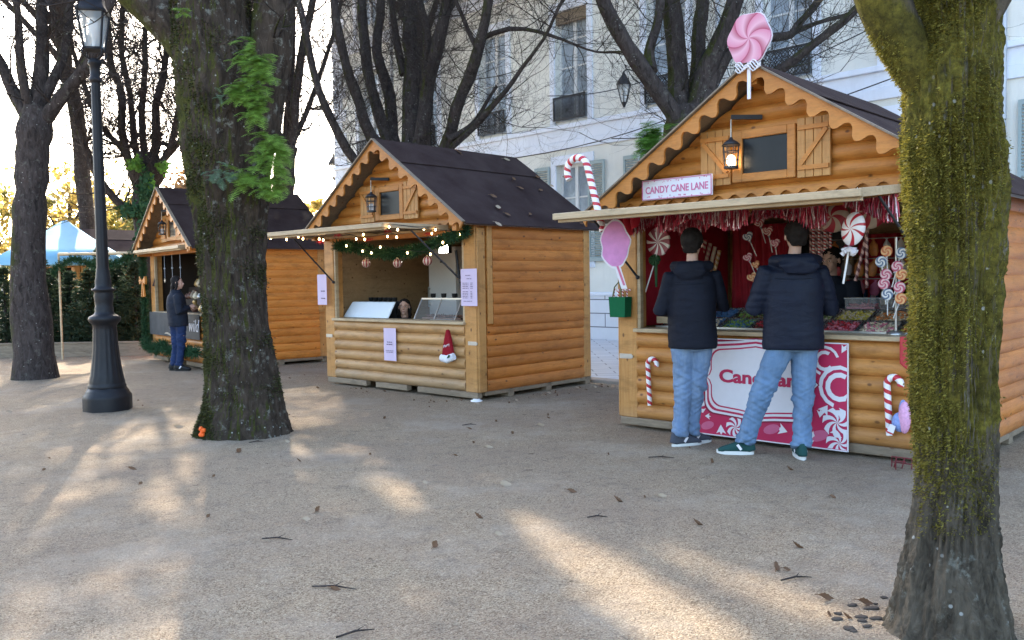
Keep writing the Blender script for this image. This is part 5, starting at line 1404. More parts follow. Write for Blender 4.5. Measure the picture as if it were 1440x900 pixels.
# pinwheel lollipop at the left of the opening
q = HC.q(926, 340, .12)
pw_ = T('lollipop', 'large dark red lollipop with white spokes leaning at the left of the opening', 'lollipop', HC, q.x, .12, q.z)
mb = MB(); disc(mb, .135, -.012, .012, 36, .95); mb.build('candy', M['peppermint'], pw_, bevel=.004)
e0 = HC.q(903, 425, .12); mb = MB(); mb.tube([(-.02, .0, -.13), (e0.x - q.x, 0, e0.z - q.z)], .008, 6); mb.build('stick', M['plastic_white'], pw_)
mb = MB(); R = random.Random(9)
for k in range(14):
    a = R.uniform(0, 6.28); c = V(-.035, -.01, -.16); e_ = c + V(.06 * cos(a), R.uniform(-.02, .01), .05 * sin(a) - .01); mb.tube([c, e_], [.004, .018], 5)
mb.tube([(-.03, 0, -.16), (-.02, -.01, -.42)], [.02, .012], 5); mb.build('bow', M['garland'], pw_)
# large white swirled lollipop hanging from the awning
q = HC.q(1200, 322, -.35)
hl = T('lollipop', 'large white lollipop with dark red swirls hanging under the near awning', 'lollipop', HC, q.x, -.35, q.z)
mb = MB(); mb.sphere((0, 0, 0), (.085, .06, .125), 20, 14); mb.build('candy', M['mint_white'], hl, rot=(0, radians(12), 0))
mb = MB(); mb.tube([(-.03, 0, -.13), (-.075, 0, -.40)], .008, 6); mb.build('stick', M['plastic_white'], hl)
mb = MB()
for k in range(9): a = k * .7; mb.tube([(-.03, 0, -.13), (-.03 + .055 * cos(a), .03 * sin(a), -.17 + .02 * sin(3 * a))], [.004, .02], 5)
mb.build('bow', M['print_white'], hl)
mb = MB(); mb.tube([(.02, 0, .12), (.03, 0, .30)], .003, 4); mb.build('string', M['print_white'], hl)
# long brown striped canes and red drapes
for (a, b_, lab) in (((1222, 318), (1203, 395), 'long dark striped cane hanging slanted inside the near hut'), ((1219, 320), (1219, 405), 'long dark striped cane hanging upright inside the near hut')):
    p0, p1 = HC.q(*a, .45), HC.q(*b_, .45); mb = MB(); mb.tube([V(0, 0, 0), p1 - p0], .014, 8); o = mb.build('candy_cane', M['cane_brown'], None, HC.w(*p0)); o.rotation_euler = (0, 0, HC.rz); tag(o, lab, 'candy cane', 'long canes inside the near hut')
def drape(lab, x0, x1, z0, z1, y, folds=9, mat='red_cloth', amp=.03, sag=0, name='curtain', H=HC):
    mb = MB(); n_ = folds * 8; m_ = 10; vs = []
    for j in range(m_ + 1):
        for i in range(n_ + 1):
            u = i / n_; zz = z0 + (z1 - z0) * j / m_
            zz -= sag * sin(pi * u) * (1 - j / m_)
            vs.append((x0 + (x1 - x0) * u, amp * sin(u * folds * 2 * pi + j * .2) + amp * .4 * sin(u * folds * 5), zz - z0))
    mb.add([(a_ - x0, b_, c_) for a_, b_, c_ in vs], [(j*(n_+1)+i, j*(n_+1)+i+1, (j+1)*(n_+1)+i+1, (j+1)*(n_+1)+i) for j in range(m_) for i in range(n_)], 0, True)
    o = mb.build(name, M[mat], None, H.w(x0, y, z0)); o.rotation_euler = (0, 0, H.rz); return tag(o, lab, name)
drape('dark red curtain covering the left side of the near hut inside', -1.30, -.62, .95, 1.95, 1.7, 8)
drape('red curtain hanging behind the seller on the right of the near hut', .05, 1.0, .95, 1.80, 1.82, 10)
drape('red cloth swag under the left corner of the near awning', -1.30, -1.0, 1.86, 1.99, -.45, 4, 'red_cloth', .04, .1, 'swag')
mb = MB(); mb.M = Matrix.Identity(4)
t = T('wall_panel', 'dark red panel lining the left inside wall of the near hut', 'panel', HC, -1.44, .14, .95); mb.box(.0, .02, 0, 1.7, 0, 1.02); mb.build('panel', M['red_cloth'], t)
# window frame on the back wall with tall striped tubes of sweets
fr_ = T('back_door', 'pale glazed door in the back wall behind the left customer', 'door', HC, -.50, 1.98, .15)
mb = MB(); mb.box(-.42, -.34, -.06, -.02, 0, 1.78); mb.box(.34, .42, -.06, -.02, 0, 1.78); mb.box(-.34, .34, -.06, -.02, 1.7, 1.78); mb.box(-.34, .34, -.06, -.02, .7, .78); mb.build('door_frame', M['wood_pale'], fr_)
mb = MB(); mb.box(-.34, .34, -.03, -.022, .78, 1.7); mb.build('pane', M['pane_dark'], fr_)
R = random.Random(17)
for k, (x, c_) in enumerate(((985, 'c_orange'), (992, 'c_red'), (999, 'c_pink'), (1006, 'c_cream'), (1012, 'c_orange'))):
    p0, p1 = HC.q(x, 332 + k * 5, 1.35), HC.q(x - 14, 395 + k * 3, 1.35)
    mb = MB(); mb.tube([V(0, 0, 0), p0 - p1], .022, 8); o = mb.build('sweet_tube', stripes('tube_stripe_%d' % k, [(.50,.20,.05),(.42,.03,.04),(.5,.2,.2),(.6,.55,.45),(.52,.28,.08)][k], (.62, .5, .36), 1, .05), None, HC.w(*p1)); o.rotation_euler = (0, 0, HC.rz)
    tag(o, ['orange striped tube of sweets, leftmost of the slanted ones', 'red striped tube of sweets, second of the slanted ones', 'rose striped tube of sweets in the middle of the slanted ones', 'pale striped tube of sweets, fourth of the slanted ones', 'amber striped tube of sweets, rightmost of the slanted ones'][k], 'sweet tube', 'slanted tubes of sweets')
for k in range(8):
    p0, p1 = HC.q(1140 + k * 4.0, 320, 1.2), HC.q(1140 + k * 4.0, 368, 1.2)
    mb = MB(); mb.tube([V(0, 0, 0), p0 - p1], .014, 7); o = mb.build('sweet_tube', M['cane_thin'] if k % 2 else M['cane_brown'], None, HC.w(*p1)); o.rotation_euler = (0, 0, HC.rz)
    tag(o, 'thin striped tube of sweets hanging upright above the seller', 'sweet tube', 'upright tubes of sweets above the seller')
# shelf wall of packets behind the seller
sf = T('wall_shelf', 'dark shelves of sweet packets on the back wall of the near hut', 'shelf', HC, .45, 1.86, .15)
mb = MB()
for z in (.6, .95, 1.25): mb.box(-.5, .9, -.14, .06, z, z + .02)
for x in (-.5, .2, .88): mb.box(x, x + .02, -.14, .06, 0, 1.27)
mb.build('shelf_boards', M['wood_grey'], sf)
for k in range(24):
    x = -.02 + (k % 12) * .11; z = .15 + (.62, .97)[k // 12]
    mb = MB(); w_, h_ = R.uniform(.03, .045), R.uniform(.12, .2); mb.box(-w_, w_, -.03, .03, 0, h_); mb.box(-w_ * .7, w_ * .7, -.0325, -.0305, h_ * .3, h_ * .7, 1)
    o = mb.build('sweet_packet', [M[R.choice(SW)], M['print_white']], None, HC.w(x, 1.77, z), bevel=.004); o.rotation_euler = (0, 0, HC.rz + R.uniform(-.2, .2))
    tag(o, 'dim coloured packet of sweets standing on the back shelves', 'sweet packet', 'packets on the back shelves of the near hut')
for k in range(26):
    x = -.12 + (k % 9) * .125 + R.uniform(-.02, .02); z = 1.66 - (k // 9) * .19
    mb = MB(); w_, h_ = R.uniform(.035, .05), R.uniform(.06, .08)
    mb.tube([(0, 0, -h_), (0, 0, -h_ * .5), (0, 0, h_ * .4), (0, 0, h_ * .8), (0, 0, h_), (0, 0, h_ * 1.15)], [(w_ * .6, .012), (w_, .022), (w_ * .9, .02), (w_ * .4, .01), (w_ * .15, .006), (w_ * .5, .006)], 10, R.choice((0, 0, 1)), ref=(1, 0, 0))
    o = mb.build('sweet_bag', [M[R.choice(['c_pink', 'c_red', 'c_cream', 'c_orange', 'print_pink'])], M['print_white']], None, HC.w(x, 1.60, z)); o.rotation_euler = (0, R.uniform(-.2, .2), HC.rz + R.uniform(-.3, .3))
    tag(o, 'tied bag of bright sweets hanging in rows in front of the red back curtain', 'sweet bag', 'bags of sweets hanging at the back of the near hut')
rl = T('hanging_rail', 'thin rails the sweet bags hang from at the back of the near hut', 'rail', HC, 0, 1.60, 1.75)
mb = MB()
for z in (0, -.19, -.38): mb.tube([(-.2, 0, z), (1.05, 0, z)], .005, 5)
for x in (-.2, 1.05): mb.tube([(x, 0, -.38), (x, 0, .35)], .006, 5)
mb.build('rail', M['metal'], rl)
# tinsel
M['tinsel'] = plain('red_tinsel', (.34, .02, .045), .3, .6, .6, 90, .4); M['tinsel_w'] = plain('white_tinsel', (.55, .40, .40), .3, .6, .5, 90, .4)
def tinsel(H, lab, x0, x1, z0, y, drop, n, sag, seed, name='tinsel_garland'):
    R = random.Random(seed); mb = MB()
    for k in range(n):
        u = R.random(); x = x0 + (x1 - x0) * u; z = z0 - sag * 4 * u * (1 - u); l = drop * R.uniform(.35, 1.2) * (.75 + .35 * sin(x * 9 + seed) )
        a = V(x, R.uniform(-.025, .025), z); d = V(R.uniform(-.02, .02), R.uniform(-.02, .02), -l)
        w = V(R.uniform(-1, 1), R.uniform(-1, 1), 0).normalized() * .0035
        mb.add([a - w, a + w, a + d + w, a + d - w], [(0, 1, 2, 3)], 1 if R.random() < .25 else 0)
    for k in range(20):
        u0, u1 = k / 20, (k + 1) / 20; mb.tube([(x0 + (x1-x0)*u0, 0, z0 - sag*4*u0*(1-u0)), (x0 + (x1-x0)*u1, 0, z0 - sag*4*u1*(1-u1))], .006, 5, 1, False)
    o = mb.build(name, [M['tinsel'], M['tinsel_w']], None, H.w(0, y, 0)); o.rotation_euler = (0, 0, H.rz); return tag(o, lab, 'tinsel', 'red tinsel under the near awning')
tinsel(HC, 'red tinsel fringe hanging above the left customer', -1.30, -.10, 1.95, -.18, .14, 1500, .01, 1)
tinsel(HC, 'red and white tinsel swag between the two customers', -.75, .08, 1.98, -.5, .15, 1500, .025, 2)
tinsel(HC, 'red tinsel fringe hanging above the tall customer', .02, .62, 1.94, -.3, .13, 1100, .01, 3)
tinsel(HC, 'coarse red tinsel clump near the mossy trunk under the awning', .75, 1.12, 1.99, -.25, .16, 1200, .02, 4)
# peppermint cushions at the top right of the opening
for (x, y, r, lab) in ((1172, 305, .13, 'red and cream peppermint cushion hanging left of the white lollipop'), (1222, 296, .15, 'red and cream peppermint cushion hanging right of the white lollipop')):
    q = HC.q(x, y, .35); mb = MB(); mb.sphere((0, 0, 0), (r, r * .35, r), 22, 14); o = mb.build('cushion', swirl('cushion_swirl_%d' % x, (.36, .02, .035), (.50, .40, .30), 5, 6, .55), None, HC.w(*q)); o.rotation_euler = (0, 0, HC.rz); tag(o, lab, 'cushion', 'peppermint cushions')
# stocking + net bag + wire rack by the right trunk
q = HC.q(1270, 498, -.1)
mb = MB(); pts = [(-.045, .13), (.05, .13), (.05, .0), (.07, -.06), (.06, -.10), (-.0, -.11), (-.045, -.07)]; mb.prism(pts, -.025, .02); o = mb.build('stocking', M['c_red'], None, HC.w(q.x + .02, -.085, q.z), bevel=.01, seg=2); o.rotation_euler = (0, 0, HC.rz); tag(o, 'red stocking hanging below the counter half hidden by the mossy trunk', 'stocking')
q = HC.q(1266, 590, -.12)
nb = T('net_bag', 'pink and blue net bag of sweets with a tag beside the mossy trunk', 'bag', HC, q.x, -.12, q.z)
mb = MB(); mb.sphere((0, 0, -.02), (.062, .045, .075), 14, 10); mb.sphere((.02, 0, .07), (.032, .02, .08), 10, 8); mb.build('bag_body', plain('blue_net', (.22, .30, .58), .5, .4, .5, 60), nb)
mb = MB(); mb.sphere((.035, -.012, .02), (.045, .04, .12), 12, 10); mb.build('pink_net', plain('pink_net', (.66, .33, .50), .5, .4, .4, 60), nb)
mb = MB(); mb.prism([(-.075, -.085), (-.03, -.10), (-.012, -.045), (-.05, -.03)], -.056, -.052); mb.build('tag', M['print_white'], nb)
wr = thing('wire_rack', 'small dark red wire rack lying at the foot of the near hut', 'rack', G(1268, 660), HC.rz)
mb = MB()
for pl in ([(-.07, 0, .01), (-.07, 0, .085), (.07, 0, .085), (.07, 0, .01)], [(-.035, .0, .085), (-.035, -.05, .02), (.02, -.05, .02), (.02, 0, .085)], [(-.07, 0, .045), (.07, 0, .045)], [(-.02, -.06, .006), (-.02, -.06, .07), (.05, -.06, .07)]): mb.tube(pl, .005, 5)
mb.build('wire', plain('dark_red_paint', (.14, .015, .02), .5), wr)

# ---------------- middle hut
def paper(H, x, z, w, h, lab, lines, seed, rot=0, y=-.105, cols=1):
    t = T('paper_menu', lab, 'menu', H, x, y, z, 'lilac paper menus on the middle hut'); mb = MB(); n_ = 6
    vs = [(-w/2 + w*i/n_, -.004 * sin(i * 1.1), h * j / 6 - h/2) for j in range(7) for i in range(n_+1)]
    mb.add(vs, [(j*(n_+1)+i, j*(n_+1)+i+1, (j+1)*(n_+1)+i+1, (j+1)*(n_+1)+i) for j in range(6) for i in range(n_)], 0, True)
    mb.build('sheet', M['lilac'], t); R = random.Random(seed); mb = MB()
    for (zz, x0, x1, th_) in lines: 
        xx = x0
        while xx < x1:
            l = R.uniform(.02, .05) * w / .25; mb.box(xx, min(x1, xx + l), -.0075, -.0068, zz - th_/2, zz + th_/2); xx += l + .008
    mb.build('print', M['ink'], t); t.rotation_euler = (0, radians(rot), H.rz); return t
M['lilac'] = M['lilac']
ln_ = [(.14, -.05, .04, .006), (.10, -.03, .05, .006)] + [(.05 - k * .02, -.10, .0, .006) for k in range(4)] + [(.05 - k * .02, .03, .07, .006) for k in range(4)] + [(-.05 - k * .018, -.10, -.01, .006) for k in range(5)] + [(-.05 - k * .018, .03, .06, .006) for k in range(5)] + [(-.16, -.09, .06, .006)]
paper(HM, 1.465, 1.335, .27, .43, 'lilac menu pinned on the right corner post of the middle hut', ln_, 1)
paper(HM, -1.47, 1.32, .22, .42, 'narrow lilac menu on the left post of the middle hut', [(-.02, -.02, .08, .012), (-.12, -.02, .08, .012)], 2)
paper(HM, -.06, .61, .25, .42, 'lilac notice pinned to the logs under the middle counter', [(.03, -.05, .05, .01), (-.0, -.06, .06, .01), (-.08, -.08, .08, .006), (-.10, -.07, .07, .006)], 3, 0, -.062)
# santa hat
q = HM.q(630, 500, -.09)
sh_ = T('santa_hat', 'red santa hat with a white brim hung on the front logs of the middle hut', 'hat', HM, q.x, -.075, q.z - .03)
mb = MB(); prof = [(-.10, .0), (.105, .02), (.075, .14), (.05, .25), (.02, .335), (-.01, .345), (-.045, .24), (-.075, .13)]; mb.prism(prof, -.035, .01); mb.build('hat_body', plain('red_felt', (.25, .012, .02), .9, .1, .3, 30), sh_, bevel=.012, seg=2)
mb = MB(); mb.tube([(-.11, -.02, .0), (-.0, -.03, -.015), (.11, -.02, .025)], [(.035, .045), (.035, .05), (.035, .045)], 10); mb.build('brim', plain('white_plush', (.70, .72, .76), .95, .1, .15, 60, 0, 1), sh_)
mb = MB(); mb.prism([(.03, -.0), (.06, .045), (.09, .04), (.07, .01)], -.066, -.06); mb.build('holly', M['garland'], sh_)
text_mesh('Merry', .045, 'print_white', sh_, (-.05, -.037, .12), rot=(pi/2, radians(-20), 0))
# white case and glass on the counter
wc = T('display_case', 'white slanted display case on the left of the middle counter', 'display case', HM, -.81, .26, .93)
mb = MB(); mb.add([(-.53,-.12,0),(.46,-.12,0),(.46,-.095,0),(-.53,-.095,0),(-.44,-.02,.215),(.50,-.02,.215),(.50,.005,.215),(-.44,.005,.215)], [(0,3,2,1),(4,5,6,7),(0,1,5,4),(1,2,6,5),(2,3,7,6),(3,0,4,7)]); mb.build('case_body', plain('cool_white_panel', (.66, .74, .80), .4, .4, .04), wc, bevel=.012, seg=2)
gs = T('glass_case', 'low glass case with dark frames on the right of the middle counter', 'display case', HM, .55, .28, .93)
mb = MB()
for x in (-.38, .0, .38): mb.bar((x, -.12, 0), (x, .02, .26), .014, .014)
mb.bar((-.38, .02, .26), (.38, .02, .26), .02, .02); mb.build('case_frame', M['metal'], gs)
mb = MB(); mb.add([(-.38, -.12, .0), (.38, -.12, .0), (.38, .02, .26), (-.38, .02, .26)], [(0, 1, 2, 3)]); mb.add([(-.38, .02, .265), (.38, .02, .265), (.38, .2, .265), (-.38, .2, .265)], [(0, 1, 2, 3)]); mb.build('pane', M['clear'], gs)
mb = MB(); R = random.Random(2); mb.box(-.36, .36, .0, .2, .0, .02)
sweets(mb, -.34, .34, .0, .18, .03, 120, R, .018, 1); mb.build('pastries', M['c_brown'], gs)
for k in range(9):
    x = -1.08 + k * .105 if k < 6 else .32 + (k - 6) * .2
    y = .44 if k < 6 else .36; z = 1.15 if k < 6 else 1.2
    mb = MB(); mb.lathe([(.02, 0), (.032, .01), (.036, .055)], 10); mb.tube([(.03, 0, .045), (.055, 0, .04), (.05, 0, .01), (.028, 0, .008)], .005, 4)
    o = mb.build('mug', M['black'], None, HM.w(x, y, z if k >= 6 else 1.145)); o.rotation_euler = (0, 0, k * .7)
    tag(o, 'small dark mug in the row on the cases behind the middle counter', 'mug', 'dark mugs standing on the cases')
sh2 = T('back_counter', 'dark work counter standing behind the middle hut opening', 'counter', HM, 0, .40, .13)
mb = MB(); mb.box(-1.28, -.50, .0, .22, 0, 1.0); mb.box(-1.30, -.49, -.01, .24, 1.0, 1.015); mb.build('counter_body', M['iron'], sh2)
# the mugs on the glass case rest on its top shelf
# fridge
fg = T('fridge', 'tall white fridge with a black badge at the back of the middle hut', 'fridge', HM, -.55, 1.55, .13)
q = HM.q(602, 345, 1.5); q2 = HM.q(640, 345, 1.5); fg.location = HM.w((q.x + q2.x) / 2, 1.5, .13); fw = (q2.x - q.x) / 2
mb = MB(); mb.box(-fw, fw, .03, .5, .02, 1.78); mb.build('cabinet', M['plastic_white'], fg, bevel=.012, seg=2)
mb = MB(); mb.box(-fw, fw, 0, .027, .04, 1.78); dr = mb.build('door', M['plastic_white'], fg, bevel=.01, seg=2)
mb = MB(); mb.box(-fw + .02, -fw + .035, -.04, -.025, .9, 1.2); mb.box(-fw + .022, -fw + .033, -.025, 0, .92, .94); mb.box(-fw + .022, -fw + .033, -.025, 0, 1.16, 1.18); mb.build('handle', M['metal'], dr)
mb = MB(); mb.box(-.03, .03, -.004, -.0005, 1.55, 1.58); mb.build('badge', M['black'], dr)
# door post in the back wall, poster, work light
pt = T('door_post', 'pale double post in the back wall of the middle hut', 'post', HM, -1.0, 1.9, .13)
q = HM.q(531, 400, 1.88); pt.location = HM.w(max(q.x, -1.3), 1.86, .13)
for dx in (-.055, .02): mb = MB(); mb.box(dx, dx + .05, 0, .05, 0, 1.85); mb.build('post', M['wood_pale'], pt, bevel=.004)
q = HM.q(571, 376, 1.85)
t = T('poster', 'small pale poster on the back wall of the middle hut', 'poster', HM, q.x, 1.85, q.z); mb = MB(); mb.box(-.08, .08, -.002, .002, -.1, .1); mb.build('sheet', M['plastic_white'], t)
q = HM.q(628, 351, .8)
wlt = T('work_light', 'small bright white work light hanging over the fridge in the middle hut', 'lamp', HM, q.x, .8, q.z)
mb = MB(); mb.box(-.095, .095, -.055, .012, -.05, .065); mb.box(-.02, .02, -.0, .03, .065, .08); mb.build('housing', M['iron'], wlt, bevel=.004)
mb = MB(); mb.box(-.085, .085, -.062, -.0555, -.042, .057); mb.build('lamp_face', M['panel_light'], wlt)
mb = MB(); mb.tube([(0, .01, .08), (-.04, .02, .2), (-.06, .1, .3)], .006, 5); mb.build('cable', M['cable'], wlt)
# black cable hanging at the right of the opening
q0, q1 = HM.q(641, 352, .1), HM.q(652, 452, .1); mb = MB(); mb.tube([V(0, 0, 0), (q1 - q0) * .4 + V(.01, 0, 0), (q1 - q0) * .7 + V(.05, 0, 0), q1 - q0 + V(.02, 0, 0)], .018, 6); o = mb.build('hanging_cable', M['cable'], None, HM.w(*q0)); o.rotation_euler = (0, 0, HM.rz); tag(o, 'thick black cable hanging at the right of the middle hut opening', 'cable')
# garland
def garland(H, lab, pts, r, n, mat, seed, needle=.05, name='garland', group='green garlands on the huts', balls=0):
    R = random.Random(seed); s = catmull([(V(*p), r) for p in pts], 40); o0 = s[0][0].copy()
    mb = MB(); mb.tube([p - o0 for p, _ in s], .012, 5, 0)
    for _ in range(n):
        i = R.randrange(len(s) - 1); p = s[i][0].lerp(s[i+1][0], R.random()) - o0; d = V(R.uniform(-1, 1), R.uniform(-1, 1), R.uniform(-1, 1)).normalized()
        l = r * R.uniform(.6, 1.15); w = d.cross(V(R.uniform(-1, 1), R.uniform(-1, 1), R.uniform(-1, 1))).normalized() * .005
        mb.add([p - w, p + w, p + d * l + w * .6, p + d * l - w * .6], [(0, 1, 2, 3)], 0)
        if R.random() < .35:
            q = p + d * l * .7; e_ = (d + V(R.uniform(-1, 1), R.uniform(-1, 1), R.uniform(-1, 1)) * .8).normalized(); mb.add([q - w, q + w, q + e_ * l * .4], [(0, 1, 2)], 0)
    o = mb.build(name, M[mat], None, H.w(*o0)); o.rotation_euler = (0, 0, H.rz); return tag(o, lab, 'garland', group)
gp = [HM.q(x, y, -.13) for x, y in ((474, 345), (500, 348), (530, 356), (560, 356), (590, 350), (620, 340), (640, 330), (655, 324))]
garland(HM, 'thick green garland swagged across the top of the middle hut opening', gp, .10, 5200, 'garland', 5)
for (x, y, dx, dz, nm) in ((515, 370, 0, 0, 'leftmost'), (559, 370, 0, 0, 'middle'), (601, 367, 0, 0, 'rightmost')):
    q = HM.q(x, y, -.16); t = T('bauble', 'red and gold striped bauble, %s of the three on the garland' % nm, 'bauble', HM, q.x, -.16, q.z, 'striped baubles on the garland')
    mb = MB(); mb.sphere((0, 0, 0), .058, 18, 12); 
    n_ = N('bauble_' + nm, .25, .6); xx, yy, zz = n_.sep(n_.coord()); a_ = n_.math('FRACT', n_.math('MULTIPLY', n_.math('ARCTAN2', yy, xx), 8 / (2 * pi)))
    n_.color(n_.mix(n_.math('GREATER_THAN', a_, .5), (.20, .015, .02), (.55, .40, .32))); mb.build('ball', n_.m, t)
    mb = MB(); mb.lathe([(.012, .055), (.012, .07)], 8); mb.build('cap', M['gold'], t)
    mb = MB(); mb.tube([(0, 0, .07), (0, 0, .14)], .0025, 4); mb.build('string', M['cable'], t)
# string lights
sl_ = T('string_lights', 'string of small warm bulbs under the awning of the middle hut', 'string lights', HM, 0, 0, 0)
bp = [((48, 243), 0), ((148, 250), 0), ((223, 232), 0), ((252, 245), 0), ((355, 247), 0), ((380, 253), 0), ((440, 195), 0), ((637, 180), 0)]
pts = [HM.q(370 + x / 4.5, 280 + y / 4.5, -.92) for (x, y), _ in bp]
pts += [HM.q(460 + x / 5.625, 300 + y / 5.625, b_) for x, y, b_ in ((230, 195, -.8), (297, 198, -.75), (285, 160, -.95), (290, 112, -1.0), (490, 98, -1.0), (477, 175, -.55), (550, 180, -.5), (557, 122, -.8), (765, 115, -.4), (828, 152, -.2), (857, 122, -.3), (1052, 158, -.16))]
gb = [HM.q(460 + x / 5.625, 300 + y / 5.625, -.25) for x, y in ((152, 250), (280, 292), (420, 260), (635, 305), (817, 315), (915, 223), (350, 305))]
for p in pts + gb:
    mb = MB(); mb.sphere((0, 0, -.012), (.010, .010, .015), 8, 6); bo = mb.build('bulb', M['bulb'], sl_, p)
    mb = MB(); mb.lathe([(.008, .004), (.008, .02)], 6); mb.build('socket', M['cable'], bo)
for chain, nm in ((pts, 0), (gb, 1)):
    ch = sorted(chain, key=lambda p: p.x); mb = MB(); 
    for a, b_ in zip(ch, ch[1:]): mb.tube([a + V(0, 0, .02), a.lerp(b_, .5) + V(0, 0, .012), b_ + V(0, 0, .02)], .003, 4)
    mb.build('cable', M['cable'], sl_)
tn = MB(); R = random.Random(5)
for c in (HM.q(475, 330, -.95), HM.q(425, 332, -.95), HM.q(545, 325, -.6), HM.q(602, 328, -.3), HM.q(450, 340, -.9), HM.q(520, 336, -.6)):
    for _ in range(60):
        d = V(R.uniform(-1, 1), R.uniform(-1, 1), R.uniform(-1, .6)) * .045; p = c + V(R.uniform(-.06, .06), 0, 0); w = V(.002, .002, 0); tn.add([p - w, p + w, p + d], [(0, 1, 2)])
o = tn.build('tinsel_garland', M['red_cloth'], None, HM.w(0, 0, 0)); o.rotation_euler = (0, 0, HM.rz); tag(o, 'dark red tinsel bits wound along the middle string lights', 'tinsel')
# fallen leaves on the roofs
lf_ = []
def leaf_mesh(name, mat, s, seed):
    R = random.Random(seed); mb = MB(); n_ = 8; cu = R.uniform(.5, 1.4); vs = []
    for k in range(n_ + 1):
        u = k / n_; w_ = s * .55 * sin(pi * min(.98, u + .02)) ** .8 * (1 + .25 * (k % 2)) ; x = s * (2 * u - 1) * .95; z = .004 + s * .25 * cu * (2 * u - 1) ** 2
        for e_ in (-1, -.5, 0, .5, 1): vs.append((x + .1 * s * abs(e_), e_ * w_, z + abs(e_) ** 1.5 * w_ * (.55 * cu) * (1 if e_ > 0 else .5)))
    mb.add(vs, [(k * 5 + j, k * 5 + j + 1, k * 5 + j + 6, k * 5 + j + 5) for k in range(n_) for j in range(4)], 0, True); mb.tube([(0, 0, .004), (-s * .9, s * .2, .008), (-s * 1.4, s * .1, .004)], .0022, 3)
    return mb, mat
leafs = []
for k, (s, m_) in enumerate(((.045, 'leaf_dead'), (.055, 'leaf_pale'), (.038, 'leaf_dead'), (.05, 'leaf_dead'))):
    mb, m_ = leaf_mesh('dead_leaf', m_, s, k + 3); me_o = mb.build('dead_leaf', M[m_]); leafs.append(me_o)
used = set()
def put_leaf(k, loc, rot, label, group):
    if k not in used: o = leafs[k]; used.add(k)
    else: o = leafs[k].copy(); COL.objects.link(o)
    o.location = loc; o.rotation_euler = rot; tag(o, label, 'leaf', group); return o
slm = (3.18 - 2.07) / 1.6
for (x, y) in ((712, 225), (732, 265), (645, 215), (793, 250), (693, 277), (722, 253), (755, 250), (775, 262), (700, 292), (713, 302), (745, 302), (817, 315), (700, 316), (760, 268)):
    # where the view meets the roof's right slope
    d = ray(x, y); nrm = (HM.x * slm + V(0, 0, 1)).normalized(); p0 = HM.w(0, 0, 3.215); t_ = (p0 - V(0, 0, CAM_H)).dot(nrm) / d.dot(nrm); p = V(0, 0, CAM_H) + d * t_
    o = put_leaf(R.randrange(4), p, (0, 0, 0), 'dead leaf lying on the felt roof of the middle hut', 'dead leaves on the middle roof')
    o.rotation_mode = 'QUATERNION'; o.rotation_quaternion = nrm.to_track_quat('Z', 'Y') @ Matrix.Rotation(R.uniform(0, 6), 3, 'Z').to_quaternion()

# ---------------- far hut
garland(H3, 'green garland wound down the left post of the far hut', [(-1.60, -.12, z) for z in (2.0, 1.7, 1.4, 1.1, .8, .5, .3)], .10, 2600, 'garland', 7)
garland(H3, 'green garland swagged under the banner of the far hut', [(-1.58, -.16, .34), (-1.2, -.2, .30), (-.8, -.2, .24), (-.4, -.2, .34), (0, -.22, .30), (.5, -.2, .22), (1.0, -.2, .32), (1.4, -.18, .30)], .13, 3600, 'garland', 8)
garland(H3, 'green garland draped along the awning pole left of the far hut', [(-1.50, -.25, 2.06), (-1.8, -.45, 1.90), (-2.1, -.7, 1.80), (-2.4, -.9, 1.86), (-2.7, -1.1, 1.95), (-3.0, -1.3, 1.80), (-3.1, -1.35, 1.70)], .12, 2600, 'garland', 9)
t = T('awning_pole', 'pale pole sticking out left from the far hut over the garland', 'pole', H3, -1.5, -.25, 2.03); mb = MB(); mb.tube([(0, 0, 0), (-1.5, -1.05, .02)], .03, 8); mb.tube([(-1.5, -1.05, .02), (-1.5, -1.05, -2.03)], .02, 8); mb.build('pole', M['wood_pale'], t)
bw = T('bow', 'orange wooden bow tied on the left post of the far hut', 'bow', H3, -1.50, -.16, 1.50); mb = MB()
for s_ in (-1, 1): mb.prism([(0, .0), (s_ * .17, .09), (s_ * .2, 0), (s_ * .17, -.06)], -.03, .01); mb.prism([(0, 0), (s_ * .03, -.02), (s_ * .11, -.28), (s_ * .04, -.3)], -.025, .005)
mb.build('ribbon', M['wood_gable'], bw)
bn3 = T('banner', 'black banner with white script under the counter of the far hut', 'banner', H3, 0, -.085, .50)
mb = MB(); mb.box(-1.45, 1.3, -.002, .002, 0, .42); mb.build('cloth', plain('grey_black_banner', (.035, .04, .045), .6, .3, .6, 3), bn3)
text_mesh('G', .30, 'print_white', bn3, (-.32, -.004, .13), shear=.35); text_mesh('wild', .30, 'print_white', bn3, (.75, -.004, .13), shear=.35)
mb = MB(); mb.prism([(-.55 + 1.1 * k / 12, .05 + .02 * sin(k)) for k in range(13)] + [(.55 - 1.1 * k / 12, .02 + .02 * sin(k * .7)) for k in range(13)], -.005, -.003); mb.build('print_stroke', M['metal'], bn3)
for k, x in enumerate((-.55, -.12, .32)):
    t = T('star_ornament', ('pale star on a thread, leftmost in the far hut opening', 'pale star on a thread, middle of the far hut opening', 'pale star on a thread, rightmost in the far hut opening')[k], 'ornament', H3, x, -.05, 1.50, 'stars hanging in the far hut')
    mb = MB(); mb.prism([(.045 * (1 if j % 2 else .45) * cos(pi * j / 5), .045 * (1 if j % 2 else .45) * sin(pi * j / 5)) for j in range(10)], -.006, .006); mb.build('star', M['metal'], t)
    mb = MB(); mb.tube([(0, 0, .04), (0, 0, .46)], .004, 4); mb.sphere((0, 0, .22), .018, 8, 6); mb.build('thread', M['white_iron'], t)
R = random.Random(77)
